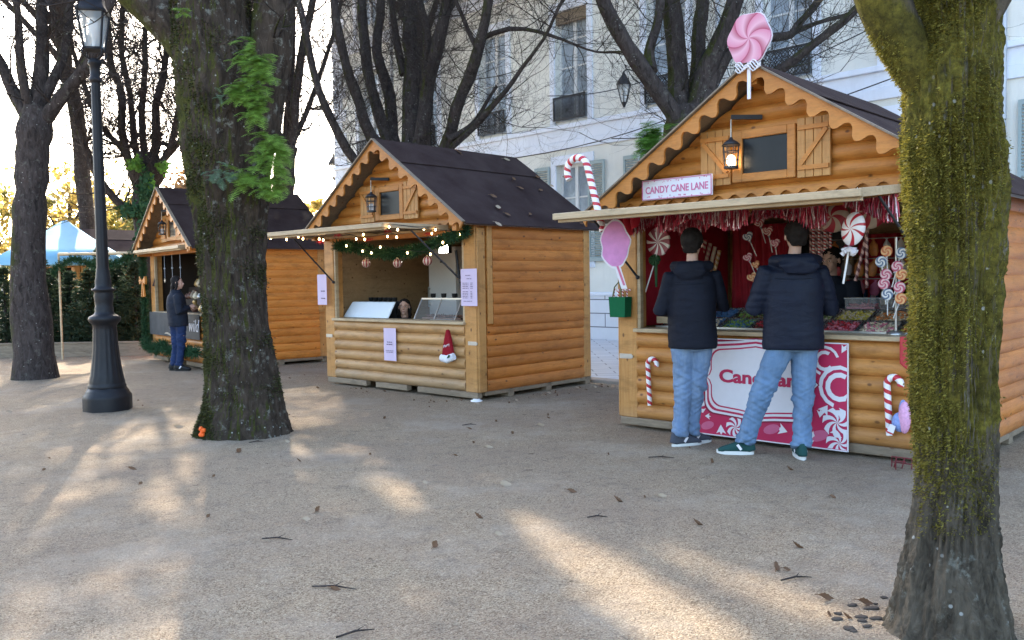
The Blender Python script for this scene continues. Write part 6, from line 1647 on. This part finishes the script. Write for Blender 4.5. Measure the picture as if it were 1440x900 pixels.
for k in range(46):
    x = R.uniform(-1.0, 1.2); z = .93 + (k % 3) * .22; y = .25 + (k % 3) * .22
    mb = MB(); s = R.uniform(.05, .085); 
    if k % 2: mb.lathe([(s * .5, 0), (s, s * .6), (s * .7, s * 1.4), (s * .3, s * 1.8), (s * .35, s * 2)], 10)
    else: mb.sphere((0, 0, s), (s, s * .8, s), 10, 7); mb.sphere((0, 0, s * 2.3), s * .55, 8, 6)
    o = mb.build('figurine', M[R.choice(['c_brown', 'gold', 'wood_grey', 'c_cream', 'metal', 'iron'])], None, H3.w(x, y, z)); tag(o, 'small craft figurine standing on the shelves in the far hut', 'figurine', 'figurines in the far hut')
sf = T('shelf', 'stepped dark shelf carrying the figurines in the far hut', 'shelf', H3, 0, 0, .13)
mb = MB(); mb.box(-1.2, 1.25, .15, .36, 0, .80); mb.box(-1.2, 1.25, .36, .58, 0, 1.02); mb.box(-1.2, 1.25, .58, .82, 0, 1.24); mb.build('shelf_steps', M['dark_inside'], sf)
mb = MB(); mb.box(-1.3, 1.3, 0, .02, 0, 1.9); t = T('backdrop', 'added black sheet darkening the far hut interior', 'backdrop', H3, 0, 1.1, .13); mb.build('cloth', M['dark_inside'], t)  # near-black sheet added to darken the hut interior
o = None
q = H3.w(1.38, -.32, .40)
mb = MB(); mb.sphere((0, 0, 0), .07, 14, 10); o = mb.build('bauble', M['plastic_white'], None, H3.w(.92, -.34, .26)); tag(o, 'white bauble low on the garland of the far hut beside the trunk', 'bauble')

# ============================================================ lamp post
lp = thing('street_lamp', 'black cast iron lamp post with a glass lantern at the left', 'street lamp', G(152, 576), .2)
mb = MB()
def flute(t, z): return 1 - .055 * (.5 + .5 * cos(16 * t)) if .32 < z < .95 else 1
mb.lathe([(.265, 0), (.265, .14), (.262, .17), (.235, .20), (.235, .215), (.215, .24), (.205, .26)], 8, oct_=None)
mb.build('foot', M['castiron'], lp, bevel=.008, seg=2, rot=(0, 0, pi / 8))
mb = MB(); mb.lathe([(.200, .26), (.205, .28), (.19, .30), (.192, .32), (.175, .40), (.15, .58), (.135, .75), (.128, .92), (.125, .97), (.14, .99), (.165, 1.02), (.175, 1.045), (.165, 1.07), (.14, 1.085), (.11, 1.10), (.098, 1.13), (.10, 1.17), (.092, 1.19), (.098, 1.25), (.105, 1.30), (.098, 1.34), (.10, 1.355), (.125, 1.37), (.128, 1.385), (.10, 1.395), (.085, 1.42), (.088, 1.47), (.078, 1.52), (.070, 1.60), (.068, 1.62)], 64, oct_=flute)
mb.build('pedestal', M['castiron'], lp)
def fl3(t, z): return 1 - .05 * (.5 + .5 * cos(10 * t))
mb = MB(); mb.lathe([(.066, 1.62), (.062, 2.2), (.056, 3.0), (.050, 3.71)], 50, oct_=fl3); mb.build('shaft', M['castiron'], lp)
mb = MB(); mb.M = Matrix.Translation((0, 0, .16)); mb.lathe([(.050, 3.55), (.068, 3.57), (.068, 3.60), (.052, 3.62), (.055, 3.74), (.075, 3.76), (.07, 3.79), (.05, 3.82)], 24)
for k in range(4):
    a = k * pi / 2 + pi / 4; mb.tube([(.03 * cos(a), .03 * sin(a), 3.80), (.13 * cos(a), .13 * sin(a), 3.84), (.15 * cos(a), .15 * sin(a), 3.90), (.11 * cos(a), .11 * sin(a), 3.94)], .010, 6)
mb.build('neck', M['castiron'], lp)
mb = MB(); mb.M = Matrix.Translation((0, 0, .16)); mb.lathe([(.125, 3.93), (.19, 4.32)], 4); gl = mb.build('lantern_glass', M['lampglass'], lp, rot=(0, 0, pi/4))
mb = MB(); mb.M = Matrix.Translation((0, 0, .16))
for k in range(4):
    a = k * pi / 2; mb.bar((.125 * cos(a), .125 * sin(a), 3.93), (.192 * cos(a), .192 * sin(a), 4.32), .018, .018)
mb.lathe([(.135, 3.915), (.135, 3.94)], 4); mb.lathe([(.205, 4.32), (.215, 4.35), (.20, 4.37), (.16, 4.42), (.15, 4.46), (.15, 4.50), (.10, 4.56), (.06, 4.62), (.05, 4.66), (.03, 4.70), (.035, 4.73), (.008, 4.80)], 4)
mb.build('lantern_frame', M['castiron'], lp, rot=(0, 0, pi/4))
mb = MB(); mb.M = Matrix.Translation((0, 0, .16)); mb.lathe([(.02, 3.94), (.02, 4.05), (.05, 4.10), (.06, 4.2), (.03, 4.28)], 14); mb.build('bulb', M['plastic_white'], lp)
# ============================================================ leaf litter, twigs
R = random.Random(55)
px_l = [(660, 604), (709, 683), (672, 728), (803, 692), (686, 630), (700, 752), (300, 672), (292, 728), (290, 610), (470, 830), (640, 640), (770, 585), (335, 636), (855, 640), (930, 700), (868, 706), (1090, 800), (1000, 652), (540, 589), (1190, 870), (1160, 842), (1105, 802), (1215, 850), (385, 545), (720, 610), (760, 600), (520, 640), (185, 660), (250, 602), (445, 720), (420, 650), (1170, 700), (1110, 660), (980, 740), (610, 770), (1120, 770)]
for (x, y) in px_l:
    p = G(x, y); p.z = gh(p.x, p.y) + .004
    o = put_leaf(R.randrange(4), p, (R.uniform(-.5, .5), R.uniform(-.5, .5), R.uniform(0, 6)), 'curled dead leaf lying on the gravel of the square', 'dead leaves on the gravel'); s = R.uniform(.45, .95); o.scale = (s, s * R.uniform(.6, 1), s * 1.3)
for k in range(110):
    p = V(R.uniform(-7, 7), R.uniform(3, 14), 0)
    if k > 70: p = HM.w(1.6 + R.uniform(0, .35) if k % 2 else R.uniform(-1.5, 1.6), R.uniform(-.4, 2.2) if k % 2 else R.uniform(-.5, -.05), 0)
    if abs(p.x) > .6 * p.y + 1: continue
    p.z = gh(p.x, p.y) * 1 + .004
    o = put_leaf(R.choice((0, 2, 0, 2, 1)), p, (R.uniform(-.2, .2), R.uniform(-.2, .2), R.uniform(0, 6)), 'curled dead leaf lying on the gravel of the square', 'dead leaves on the gravel')
    s = R.uniform(.25, .6); o.scale = (s, s, s)
for k, (x, y, l) in enumerate(((470, 828, .22), (500, 893, .16), (390, 760, .18), (540, 545, .2), (930, 645, .2), (360, 622, .12), (1120, 815, .16), (660, 598, .14), (840, 730, .12))):
    p = G(x, y); p.z = gh(p.x, p.y) + .006; mb = MB(); a = R.uniform(-.5, .5); d = V(cos(a), sin(a), 0)
    mb.tube([-d * l / 2, V(0, .01, .006), d * l / 2], [.004, .005, .002], 5); mb.tube([V(0, .01, .006), V(.03, .05, .012)], [.003, .001], 4)
    tag(mb.build('twig', M['bark_d'], None, p), 'thin broken twig lying on the gravel of the square', 'twig', 'twigs on the gravel')
# dark clods of dug earth at the foot of the right trunk
for k in range(14):
    p = G(1205 + R.uniform(-32, 40), 860 + R.uniform(-22, 30)); mb = MB(); s = R.uniform(.007, .019); mb.sphere((0, 0, 0), (s * 1.5, s, s * .45), 10, 8)
    for i_, v in enumerate(mb.v): mb.v[i_] = tuple(Vector(v) * (1 + .45 * noise.noise(Vector(v) * 70 + V(k, 0, 0))))
    tag(mb.build('earth_clod', plain('dark_earth_%d' % (k % 3), (.07, .058, .048), .95, .1, .4, 60) if k < 3 else M['earth'], None, V(p.x, p.y, gh(p.x, p.y) + .004)), 'dark clod of earth lying at the foot of the right mossy trunk', 'clod', 'earth clods by the right trunk')
    if k == 2: M['earth'] = bpy.data.materials['dark_earth_0']
# ============================================================ people
def bake(mb, mats, name, voxel=.012, smooth=4, parent=None, loc=None, disp=None, paint=None, factor=.5):
    "melt overlapping lofts into one continuous skin"
    o = mb.build('tmp', mats[0])
    r = o.modifiers.new('r', 'REMESH'); r.mode = 'VOXEL'; r.voxel_size = voxel
    s_ = o.modifiers.new('s', 'SMOOTH'); s_.iterations = smooth; s_.factor = factor
    me = bpy.data.meshes.new_from_object(o.evaluated_get(bpy.context.evaluated_depsgraph_get()))
    bpy.data.objects.remove(o); me.name = name; me.materials.clear()
    for m in mats: me.materials.append(m)
    if disp:
        ns = [v.normal.copy() for v in me.vertices]
        for v, n_ in zip(me.vertices, ns): v.co += n_ * disp(v.co)
    me.polygons.foreach_set('use_smooth', [True] * len(me.polygons))
    me.polygons.foreach_set('material_index', [paint(p.center) for p in me.polygons] if paint else [0] * len(me.polygons))
    me.update(); q = bpy.data.objects.new(name, me); COL.objects.link(q)
    if parent: q.parent = parent
    if loc is not None: q.location = loc
    return q
def basis(fwd):
    f = Vector(fwd).normalized(); f.z = 0; f.normalize(); return V(f.y, -f.x, 0), f      # right, forward
def head(mb, c, fwd, s=1.0, tilt=0):
    "head of about .23 m height centred at c, looking along fwd; returns its frame"
    r, f = basis(fwd); Mh = Matrix((( r.x, f.x, 0, c.x), (r.y, f.y, 0, c.y), (r.z, f.z, 1, c.z), (0, 0, 0, 1))) @ Matrix.Rotation(tilt, 4, 'X') @ Matrix.Scale(s, 4)
    old = mb.M; mb.M = Mh if old is None else old @ Mh
    mb.sphere((0, -.015, .025), (.073, .090, .088), 20, 14)          # skull
    mb.sphere((0, .022, -.035), (.055, .062, .075), 16, 12)          # face
    mb.sphere((0, .052, -.093), (.026, .024, .020), 10, 8)           # chin
    mb.sphere((0, .010, -.07), (.050, .055, .035), 12, 8)            # jaw
    mb.tube([(0, .078, .012), (0, .098, -.022), (0, .100, -.034)], [.008, .012, .014], 8)   # nose
    for s_ in (-1, 1):
        mb.sphere((s_ * .013, .090, -.036), (.009, .010, .007), 8, 6)
        mb.sphere((s_ * .030, .072, .022), (.020, .012, .007), 8, 6)  # brow
        mb.sphere((s_ * .036, .054, -.028), (.020, .020, .022), 10, 8)  # cheek
        mb.sphere((s_ * .080, -.012, -.008), (.011, .019, .030), 8, 8) # ear
    mb.sphere((0, .080, -.058), (.022, .010, .006), 10, 6); mb.sphere((0, .078, -.069), (.018, .010, .007), 10, 6)
    mb.M = old; return Mh
def face_marks(Mh, parent, name='eye'):
    for s_ in (-1, 1):
        mb = MB(); mb.M = Mh; mb.sphere((s_ * .031, .0795, .003), (.0125, .0055, .0042), 10, 8, 0); mb.sphere((s_ * .031, .0835, .003), (.0055, .004, .0052), 8, 6, 1)
        mb.build('eye', [M['plastic_white'], M['eye']], parent)
        mb = MB(); mb.M = Mh; mb.tube([(s_ * .014, .088, .022), (s_ * .032, .086, .029), (s_ * .049, .074, .022)], [.0018, .003, .0012], 5); mb.build('eyebrow', M['hair'], parent)
def hand(mb, w, d, palm_n, s=1.0, curl=.8):
    "palm and five bent fingers from the wrist w along d; palm faces palm_n"
    d = Vector(d).normalized(); n_ = Vector(palm_n); n_ = (n_ - d * n_.dot(d)).normalized(); sd = d.cross(n_)
    mb.tube([w, w + d * .045 * s, w + d * .09 * s], [(.022 * s, .016 * s), (.038 * s, .015 * s), (.040 * s, .013 * s)], 10, ref=sd)
    for k, (off, L) in enumerate(((-.030, .068), (-.010, .078), (.010, .073), (.029, .058))):
        p = w + d * .085 * s + sd * off * s; pts = [p - d * .03 * s]; dd = d.copy(); pts.append(p)
        for j in range(3):
            dd = (dd * cos(curl * .6) + n_ * sin(curl * .6)).normalized() if j else (dd * cos(curl * .45) + n_ * sin(curl * .45)).normalized()
            pts.append(pts[-1] + dd * L * (.45, .32, .23)[j] * s)
        mb.tube(pts, [.0085 * s, .0088 * s, .008 * s, .0074 * s, .006 * s], 8)
    p = w + d * .03 * s - sd * .025 * s; dd = (d * .6 - sd * .7 + n_ * .4).normalized()
    mb.tube([p, p + dd * .035 * s, p + dd * .05 * s + d * .02 * s + n_ * .01 * s, p + dd * .055 * s + d * .045 * s + n_ * .022 * s], [.012 * s, .011 * s, .010 * s, .007 * s], 8)
def shoe(p, toe, mats, parent, L=.285, w=.05):
    "p: point under the ankle on the ground; toe: direction"
    r, f = basis(toe); Mq = Matrix(((r.x, f.x, 0, p.x), (r.y, f.y, 0, p.y), (0, 0, 1, p.z), (0, 0, 0, 1)))
    mb = MB(); mb.M = Mq; y0 = -.075
    out = []
    for k in range(20):
        a = 2 * pi * k / 20; y = y0 + L/2 + L/2 * sin(a); ww = w * (.82 + .18 * sin(a)) if sin(a) > 0 else w * .82
        out.append((ww * cos(a) * (1 - .12 * abs(sin(a)) ** 3), y))
    for z0, z1, k_ in ((0.002, .028, 1.03),):
        n_ = len(out); vs = [(x * k_, y0 + L/2 + (y - y0 - L/2) * 1.015, z0 + .012 * max(0, (y - .13) / .1) ** 2) for x, y in out] + [(x * k_, y0 + L/2 + (y - y0 - L/2) * 1.02, z1 + .01 * max(0, (y - .13) / .1)) for x, y in out]
        mb.add(vs, [tuple(reversed(range(n_))), tuple(range(n_, 2 * n_))] + [(i, (i+1)%n_, n_+(i+1)%n_, n_+i) for i in range(n_)])
    sole = mb
    up = MB(); up.M = Mq
    up.tube([(0, y0 + .015, .055), (0, y0 + .06, .07), (0, .04, .062), (0, .10, .048), (0, .165, .036), (0, .20, .030)], [(.034, .048), (.039, .058), (.041, .048), (.045, .036), (.042, .026), (.026, .014)], 16, ref=(1, 0, 0))
    up.tube([(0, -.045, .03), (0, -.035, .08), (0, -.025, .125)], [(.036, .05), (.036, .05), (.036, .045)], 14, ref=(1, 0, 0))
    u = bake(up, [mats[0]], 'shoe', .008, 3, parent)
    so_ = sole.build('sole', mats[1], u)
    lc = MB(); lc.M = Mq
    for k in range(4): lc.tube([(-.026, .035 + .024 * k, .105 - .013 * k - .004), (0, .04 + .024 * k, .112 - .013 * k), (.026, .035 + .024 * k, .105 - .013 * k - .004)], .004, 5)
    for s_ in (-1, 1): lc.M = Mq; lc.bar((s_ * .0465, .02, .045), (s_ * .044, .05, .085), .006, .02)
    lc.build('laces', M['print_white'], u); return u
def leg(mb, hip, knee, ank, r=(.098, .085, .062, .063, .055, .062), hem=.09):
    hip, knee, ank = map(Vector, (hip, knee, ank)); mid = hip.lerp(knee, .5); cf = knee.lerp(ank, .35)
    mb.tube([hip + V(0, 0, .05), hip - V(0, 0, .04), mid, knee, cf, knee.lerp(ank, .8), ank + V(0, 0, .0)], [r[0], r[0], r[1], r[2] + .012, r[3] + .006, r[4] + .004, r[5]], 16)
def jeans_disp(co):
    k = noise.noise(V(co.x * 4, co.y * 4, co.z * 22 + co.x * 14)); k2 = noise.noise(V(co.x * 7 + 3, co.y * 7, co.z * 40 - co.x * 22))
    w_ = .35 + .65 * max(0, 1 - abs(co.z - .45) / .22) + .9 * max(0, 1 - abs(co.z - .12) / .14) + .5 * max(0, 1 - abs(co.z - .82) / .12)
    k3 = noise.noise(V(co.x * 2.5 + 9, co.y * 2.5, co.z * 5))
    q_ = max(0, min(1, (.86 - co.z) / .06))
    k4 = noise.noise(V(co.x * 9, co.y * 9, co.z * 55 + co.x * 30))
    q_ *= .35 if co.z > .72 else 1
    return (.019 * w_ * k + .010 * w_ * k2 + .005 * w_ * k4 + .008 * k3) * q_
def jacket_disp(co): 
    return .003 + .010 * noise.noise(V(co.x * 4, co.y * 4, co.z * 5)) + .005 * noise.noise(V(co.x * 9 + 5, co.y * 9, co.z * 24))
def person(label, loc, sp, group=None):
    if 'hipL' not in sp:
        pz = Vector(sp['pelvis']); rr_, ff_ = basis(sp['fwd']); sp['legr'] = (.088, .078, .06, .058, .056, .06)
        for s_, k_ in (('L', -1), ('R', 1)):
            b_ = V(pz.x, pz.y, 0) + rr_ * (.085 * k_); sp['hip' + s_] = b_ + V(0, 0, pz.z - .05); sp['kn' + s_] = b_ + ff_ * .02 + V(0, 0, max(.2, pz.z * .52)); sp['an' + s_] = b_ + V(0, 0, .09); sp['toe' + s_] = ff_
    """sp: dict of local joints. Body is one skin, clothes and hair are its children"""
    g = lambda k: Vector(sp[k]); mb = MB(); r, f = basis(sp['fwd'])
    pel, che, nk, hd = g('pelvis'), g('chest'), g('neck'), g('head'); w = sp.get('w', 1)
    mb.tube([pel - V(0, 0, .10), pel, pel.lerp(che, .5), che, nk - V(0, 0, .03)], [(.13*w, .09*w), (.15*w, .10*w), (.13*w, .09*w), (.165*w, .105*w), (.07*w, .06*w)], 18, ref=r)
    mb.tube([nk - V(0, 0, .08), nk, hd - V(0, 0, .05) - Vector(sp.get('look', sp['fwd'])).normalized() * .012], [.06, .050, .046], 14)
    Mh = head(mb, hd, sp.get('look', sp['fwd']), sp.get('hs', 1.0), sp.get('tilt', 0))
    for s_ in ('L', 'R'):
        sh_, el, wr = g('sh' + s_), g('el' + s_), g('wr' + s_)
        mb.tube([sh_, sh_.lerp(el, .5), el, el.lerp(wr, .4), wr], [.052, .046, .038, .037, .026], 12)
        hd_ = (wr - el).normalized(); hand(mb, wr - hd_ * .01, hd_, V(0, 0, -1) * .6 + r * (.8 if s_ == 'L' else -.8), .95)
        if 'hip' + s_ in sp:
            mb.tube([g('hip' + s_) + V(0, 0, .03), g('hip' + s_).lerp(g('kn' + s_), .5), g('kn' + s_), g('kn' + s_).lerp(g('an' + s_), .35), g('an' + s_)], [.085, .07, .052, .05, .035], 12)
            t_ = Vector(sp['toe' + s_]).normalized(); a_ = g('an' + s_)
            mb.tube([V(a_.x, a_.y, .04) - t_ * .05, V(a_.x, a_.y, .045), V(a_.x, a_.y, .032) + t_ * .14], [.028, .032, .018], 10)
    body = bake(mb, [M['skin']], 'person', sp.get('vox', .009), 2, None, loc); tag(body, label, 'person', group)
    face_marks(Mh, body)
    mo_ = MB(); mo_.M = Mh; mo_.tube([(-.020, .0845, -.0635), (0, .0915, -.062), (.020, .0845, -.0635)], [.002, .0035, .002], 6); mo_.build('mouth', M['lips'], body)
    # hair
    mb = MB(); mb.M = Mh
    hk = sp.get('hairk', 1.0); mb.sphere((0, -.030, .036), (.084 * hk, .098 * hk, .092 * hk), 20, 14)
    if sp.get('hair') == 'long':
        mb.tube([(0, -.04, .03), (0, -.075, -.06), (0, -.085, -.17), (0, -.08, -.26)], [(.085, .06), (.085, .05), (.082, .045), (.055, .025)], 14, ref=(1, 0, 0))
        for s_ in (-1, 1): mb.tube([(s_ * .06, .02, .05), (s_ * .08, .0, -.03), (s_ * .085, -.02, -.13)], [.03, .028, .02], 8)
    else:
        mb.tube([(0, -.07, .03), (0, -.082, -.03), (0, -.072, -.075)], [(.078, .045), (.074, .034), (.056, .022)], 12, ref=(1, 0, 0))
    Mi = Mh.inverted()
    h_ = bake(mb, [M['hair']], 'hair', .009, 2, body, None, lambda co: .006 * noise.noise(co * 55) + .004 * noise.noise(co * 25))
    # keep the face free of hair
    bm = bmesh.new(); bm.from_mesh(h_.data)
    kill = [v for v in bm.verts if (lambda q: q.y > .030 + max(0, q.z - .02) * .55 and q.z < .062 - abs(q.x) * .25)(Mi @ v.co)]
    bmesh.ops.delete(bm, geom=kill, context='VERTS'); bm.to_mesh(h_.data); bm.free()
    # jeans
    if 'hipL' in sp:
        mb = MB(); b_ = pel
        mb.tube([b_ - V(0, 0, .13), b_ - V(0, 0, .06), b_ + V(0, 0, .03)], [(.12*w, .10*w), (.168*w, .125*w), (.150*w, .11*w)], 20, ref=r)
        for s_ in ('L', 'R'): leg(mb, g('hip' + s_), g('kn' + s_), g('an' + s_) + V(0, 0, .0), sp.get('legr', (.098, .088, .066, .064, .060, .068)))
        jn = bake(mb, [M[sp['pants']]], 'jeans', .008, 3, body, None, jeans_disp)
        if sp.get('pocket'):
            for s_ in (-1, 1):
                c = pel + r * s_ * .085 - f * .135 + V(0, 0, -.03); pk = MB()
                pts = [(-.06, .06), (.06, .06), (.058, -.04), (0, -.075), (-.058, -.04)]
                for (a, b2) in zip(pts, pts[1:] + pts[:1]): pk.tube([c + r * a[0] + V(0, 0, a[1]) - f * (-.012 if abs(a[0]) > .01 else 0), c + r * b2[0] + V(0, 0, b2[1]) - f * (-.012 if abs(b2[0]) > .01 else 0)], .0022, 4)
                pk.build('pocket_seam', M['denim_dark'], jn)
        for s_ in ('L', 'R'): 
            a_ = g('an' + s_); shoe(V(a_.x, a_.y, 0), sp['toe' + s_], [M[sp['shoe']], M['sole'] if sp['shoe'] != 'black' else M['black']], body, sp.get('footL', .285))
    # jacket
    mb = MB(); hem = sp['hem']; top = nk + V(0, 0, -.005); jw = sp.get('jw', .205); jd = sp.get('jd', .15)
    c0 = pel + V(0, 0, hem - pel.z); 
    mb.tube([c0, c0 + V(0, 0, .03), c0.lerp(che, .45), che - V(0, 0, .02), che + V(0, 0, .10), top - V(0, 0, .02), top + V(0, 0, .03)],
            [(jw, jd), (jw * 1.01, jd * 1.02), (jw * .98, jd * 1.0), (jw * 1.0, jd * 1.0), (jw * .93, jd * .88), (.105, .09), (.075, .075)], 26, ref=r)
    ar = sp.get('ar', .068)
    for s_ in ('L', 'R'):
        sh_, el, wr = g('sh' + s_), g('el' + s_), g('wr' + s_)
        mb.tube([sh_ + (che - sh_) * .35 + V(0, 0, .02), sh_ + V(0, 0, .0), sh_.lerp(el, .5), el, el.lerp(wr, .5), wr - (wr - el) * .06], [ar * .9, ar * 1.08, ar, ar * .92, ar * .80, ar * .62], 16)
    if sp.get('hood'):
        k = sp['hood']; bk = -f
        mb.tube([nk - r * .10 * k + f * .03 - V(0, 0, .01), nk - r * .135 * k + bk * .04 - V(0, 0, .015), nk - r * .07 * k + bk * .12 * k - V(0, 0, .02), nk + bk * .145 * k - V(0, 0, .03), nk + r * .07 * k + bk * .12 * k - V(0, 0, .02), nk + r * .135 * k + bk * .04 - V(0, 0, .015), nk + r * .10 * k + f * .03 - V(0, 0, .01)], [.03, .038 * k, .046 * k, .052 * k, .046 * k, .038 * k, .03], 12)
        mb.tube([nk + bk * .10 * k + V(0, 0, .0), nk + bk * .155 * k - V(0, 0, .06), nk + bk * .15 * k - V(0, 0, .115)], [(.11 * k, .04), (.13 * k, .042), (.085 * k, .028)], 16, ref=r)
    else: mb.tube([nk - V(0, 0, .03), nk + V(0, 0, .025)], [.085, .075], 16)
    jk = bake(mb, [M[sp['coat']]], sp.get('coatname', 'jacket'), .011, 3, body, None, sp.get('jdisp', jacket_disp))
    sm = MB()
    if sp.get('seams'):
        y_ = che - f * (jd * 1.0 + .004) + V(0, 0, .085)
        pts = [che + r * (jw * .86 * sin(t)) - f * (jd * 1.0 * cos(t) + .003) + V(0, 0, .075 - .015 * cos(t)) for t in [-1.2 + 2.4 * k / 12 for k in range(13)]]
        sm.tube(pts, .0025, 4); sm.build('seam', M['coat_dark'], jk)
    return body
y_ = 0
# man on the left
person('man in a navy hooded jacket and light jeans standing left of the banner', V(1.47, 7.2, 0), dict(
    fwd=(.35, 1, 0), look=(.45, 1, 0), pelvis=(.03, .02, .93), chest=(.03, .03, 1.30), neck=(.04, .05, 1.52), head=(.05, .08, 1.69), w=.96,
    hipL=(-.055, .02, .88), knL=(-.035, .05, .48), anL=(-.085, .0, .09), toeL=(1, .35, 0), hipR=(.105, .02, .88), knR=(.075, .06, .48), anR=(.035, .10, .09), toeR=(1, .5, 0),
    shL=(-.145, .03, 1.42), elL=(-.225, .06, 1.14), wrL=(-.06, .32, 1.12), shR=(.215, .03, 1.42), elR=(.305, .06, 1.16), wrR=(.13, .34, 1.18), hairk=1.12,
    hem=.825, jw=.198, jd=.165, ar=.062, hood=1.05, pants='denim', shoe='shoe_grey', coat='navy', seams=True), 'customers at the near hut')
# tall man on the right
person('tall man in a long navy quilted jacket and green shoes in front of the banner', V(1.98, 6.77, 0), dict(
    fwd=(.12, 1, 0), look=(.05, 1, 0), pelvis=(.215, -.0, .95), chest=(.215, .0, 1.33), neck=(.225, .01, 1.545), head=(.245, .035, 1.72), w=1.03, pocket=True,
    hipL=(.125, .0, .90), knL=(-.015, .03, .50), anL=(-.155, .07, .09), toeL=(-1, .25, 0), hipR=(.305, .0, .90), knR=(.285, -.02, .49), anR=(.235, -.13, .09), toeR=(.12, 1, 0),
    shL=(.015, .0, 1.44), elL=(-.075, .05, 1.16), wrL=(.10, .36, 1.16), shR=(.415, .0, 1.44), elR=(.525, .05, 1.15), hairk=1.08, wrR=(.36, .36, 1.16),
    hem=.845, jw=.228, jd=.165, ar=.074, hood=1.2, pants='denim2', shoe='shoe_green', coat='navy2', seams=True, legr=(.105, .096, .074, .072, .066, .074),
    jdisp=lambda co: jacket_disp(co) * .8 + (.003 * abs(sin(co.z * 62)) if co.x < .02 or co.x > .41 else 0)), 'customers at the near hut')
# woman at the far hut
person('woman with long dark hair in a dark jacket and blue jeans at the far hut', V(-5.53, 14.30, 0), dict(
    fwd=(.8, .75, 0), look=(1, .15, 0), pelvis=(.02, .02, .84), chest=(.0, .02, 1.12), neck=(-.0, .02, 1.32), head=(.03, .03, 1.455), w=.86, hs=.92, hair='long',
    hipL=(-.05, .05, .78), knL=(-.03, .06, .43), anL=(-.09, .05, .09), toeL=(1, .1, 0), hipR=(.08, -.03, .78), knR=(.07, .0, .43), anR=(.03, -.03, .09), toeR=(1, -.05, 0),
    shL=(-.10, .13, 1.24), elL=(-.05, .24, 1.0), wrL=(.14, .26, 1.03), shR=(.08, -.12, 1.24), elR=(.11, -.16, .98), wrR=(.22, .02, 1.05),
    hem=.74, jw=.185, jd=.15, ar=.062, pants='denim_dark', shoe='black', coat='coat_dark', legr=(.088, .078, .06, .058, .056, .06), footL=.26))
# seller in the near hut
q = HC.q(1168, 366, 1.22); w0 = HC.w(q.x, 1.25, .13)
hz = q.z - .13
person('seller with short dark hair and a dark jumper looking out of the near hut', w0, dict(
    fwd=(-.65, -.8, 0), look=(-.75, -.65, 0), pelvis=(0, 0, hz - .72), chest=(0, 0, hz - .36), neck=(0, 0, hz - .17), head=(-.02, -.03, hz), w=.95, hs=.98, tilt=-.15,
    shL=(.15, -.12, hz - .24), elL=(.17, -.20, hz - .50), wrL=(.0, -.30, hz - .52), shR=(-.15, .12, hz - .24), elR=(-.22, .05, hz - .50), wrR=(-.22, -.16, hz - .52),
    hem=hz - .85, jw=.20, jd=.14, pants='denim_dark', shoe='black', coat='coat_dark', coatname='jumper', vox=.007))
q = HM.q(564, 432, .40); w0 = HM.w(q.x, .46, .13); hz = q.z - .13
person('smiling seller with dark hair looking out beside the white case in the middle hut', w0, dict(
    fwd=(-.5, -.85, 0), look=(-.05, -1, 0), pelvis=(0, 0, hz - .68), chest=(0, 0, hz - .36), neck=(0, 0, hz - .165), head=(0, -.03, hz), w=.85, hs=.95, hair='long', tilt=.08,
    shL=(.13, -.08, hz - .23), elL=(.17, -.12, hz - .47), wrL=(.04, -.22, hz - .5), shR=(-.13, .08, hz - .23), elR=(-.2, .0, hz - .47), wrR=(-.16, -.18, hz - .5),
    hem=hz - .8, jw=.18, jd=.13, pants='denim_dark', shoe='black', coat='coat_dark', coatname='jumper', vox=.007))
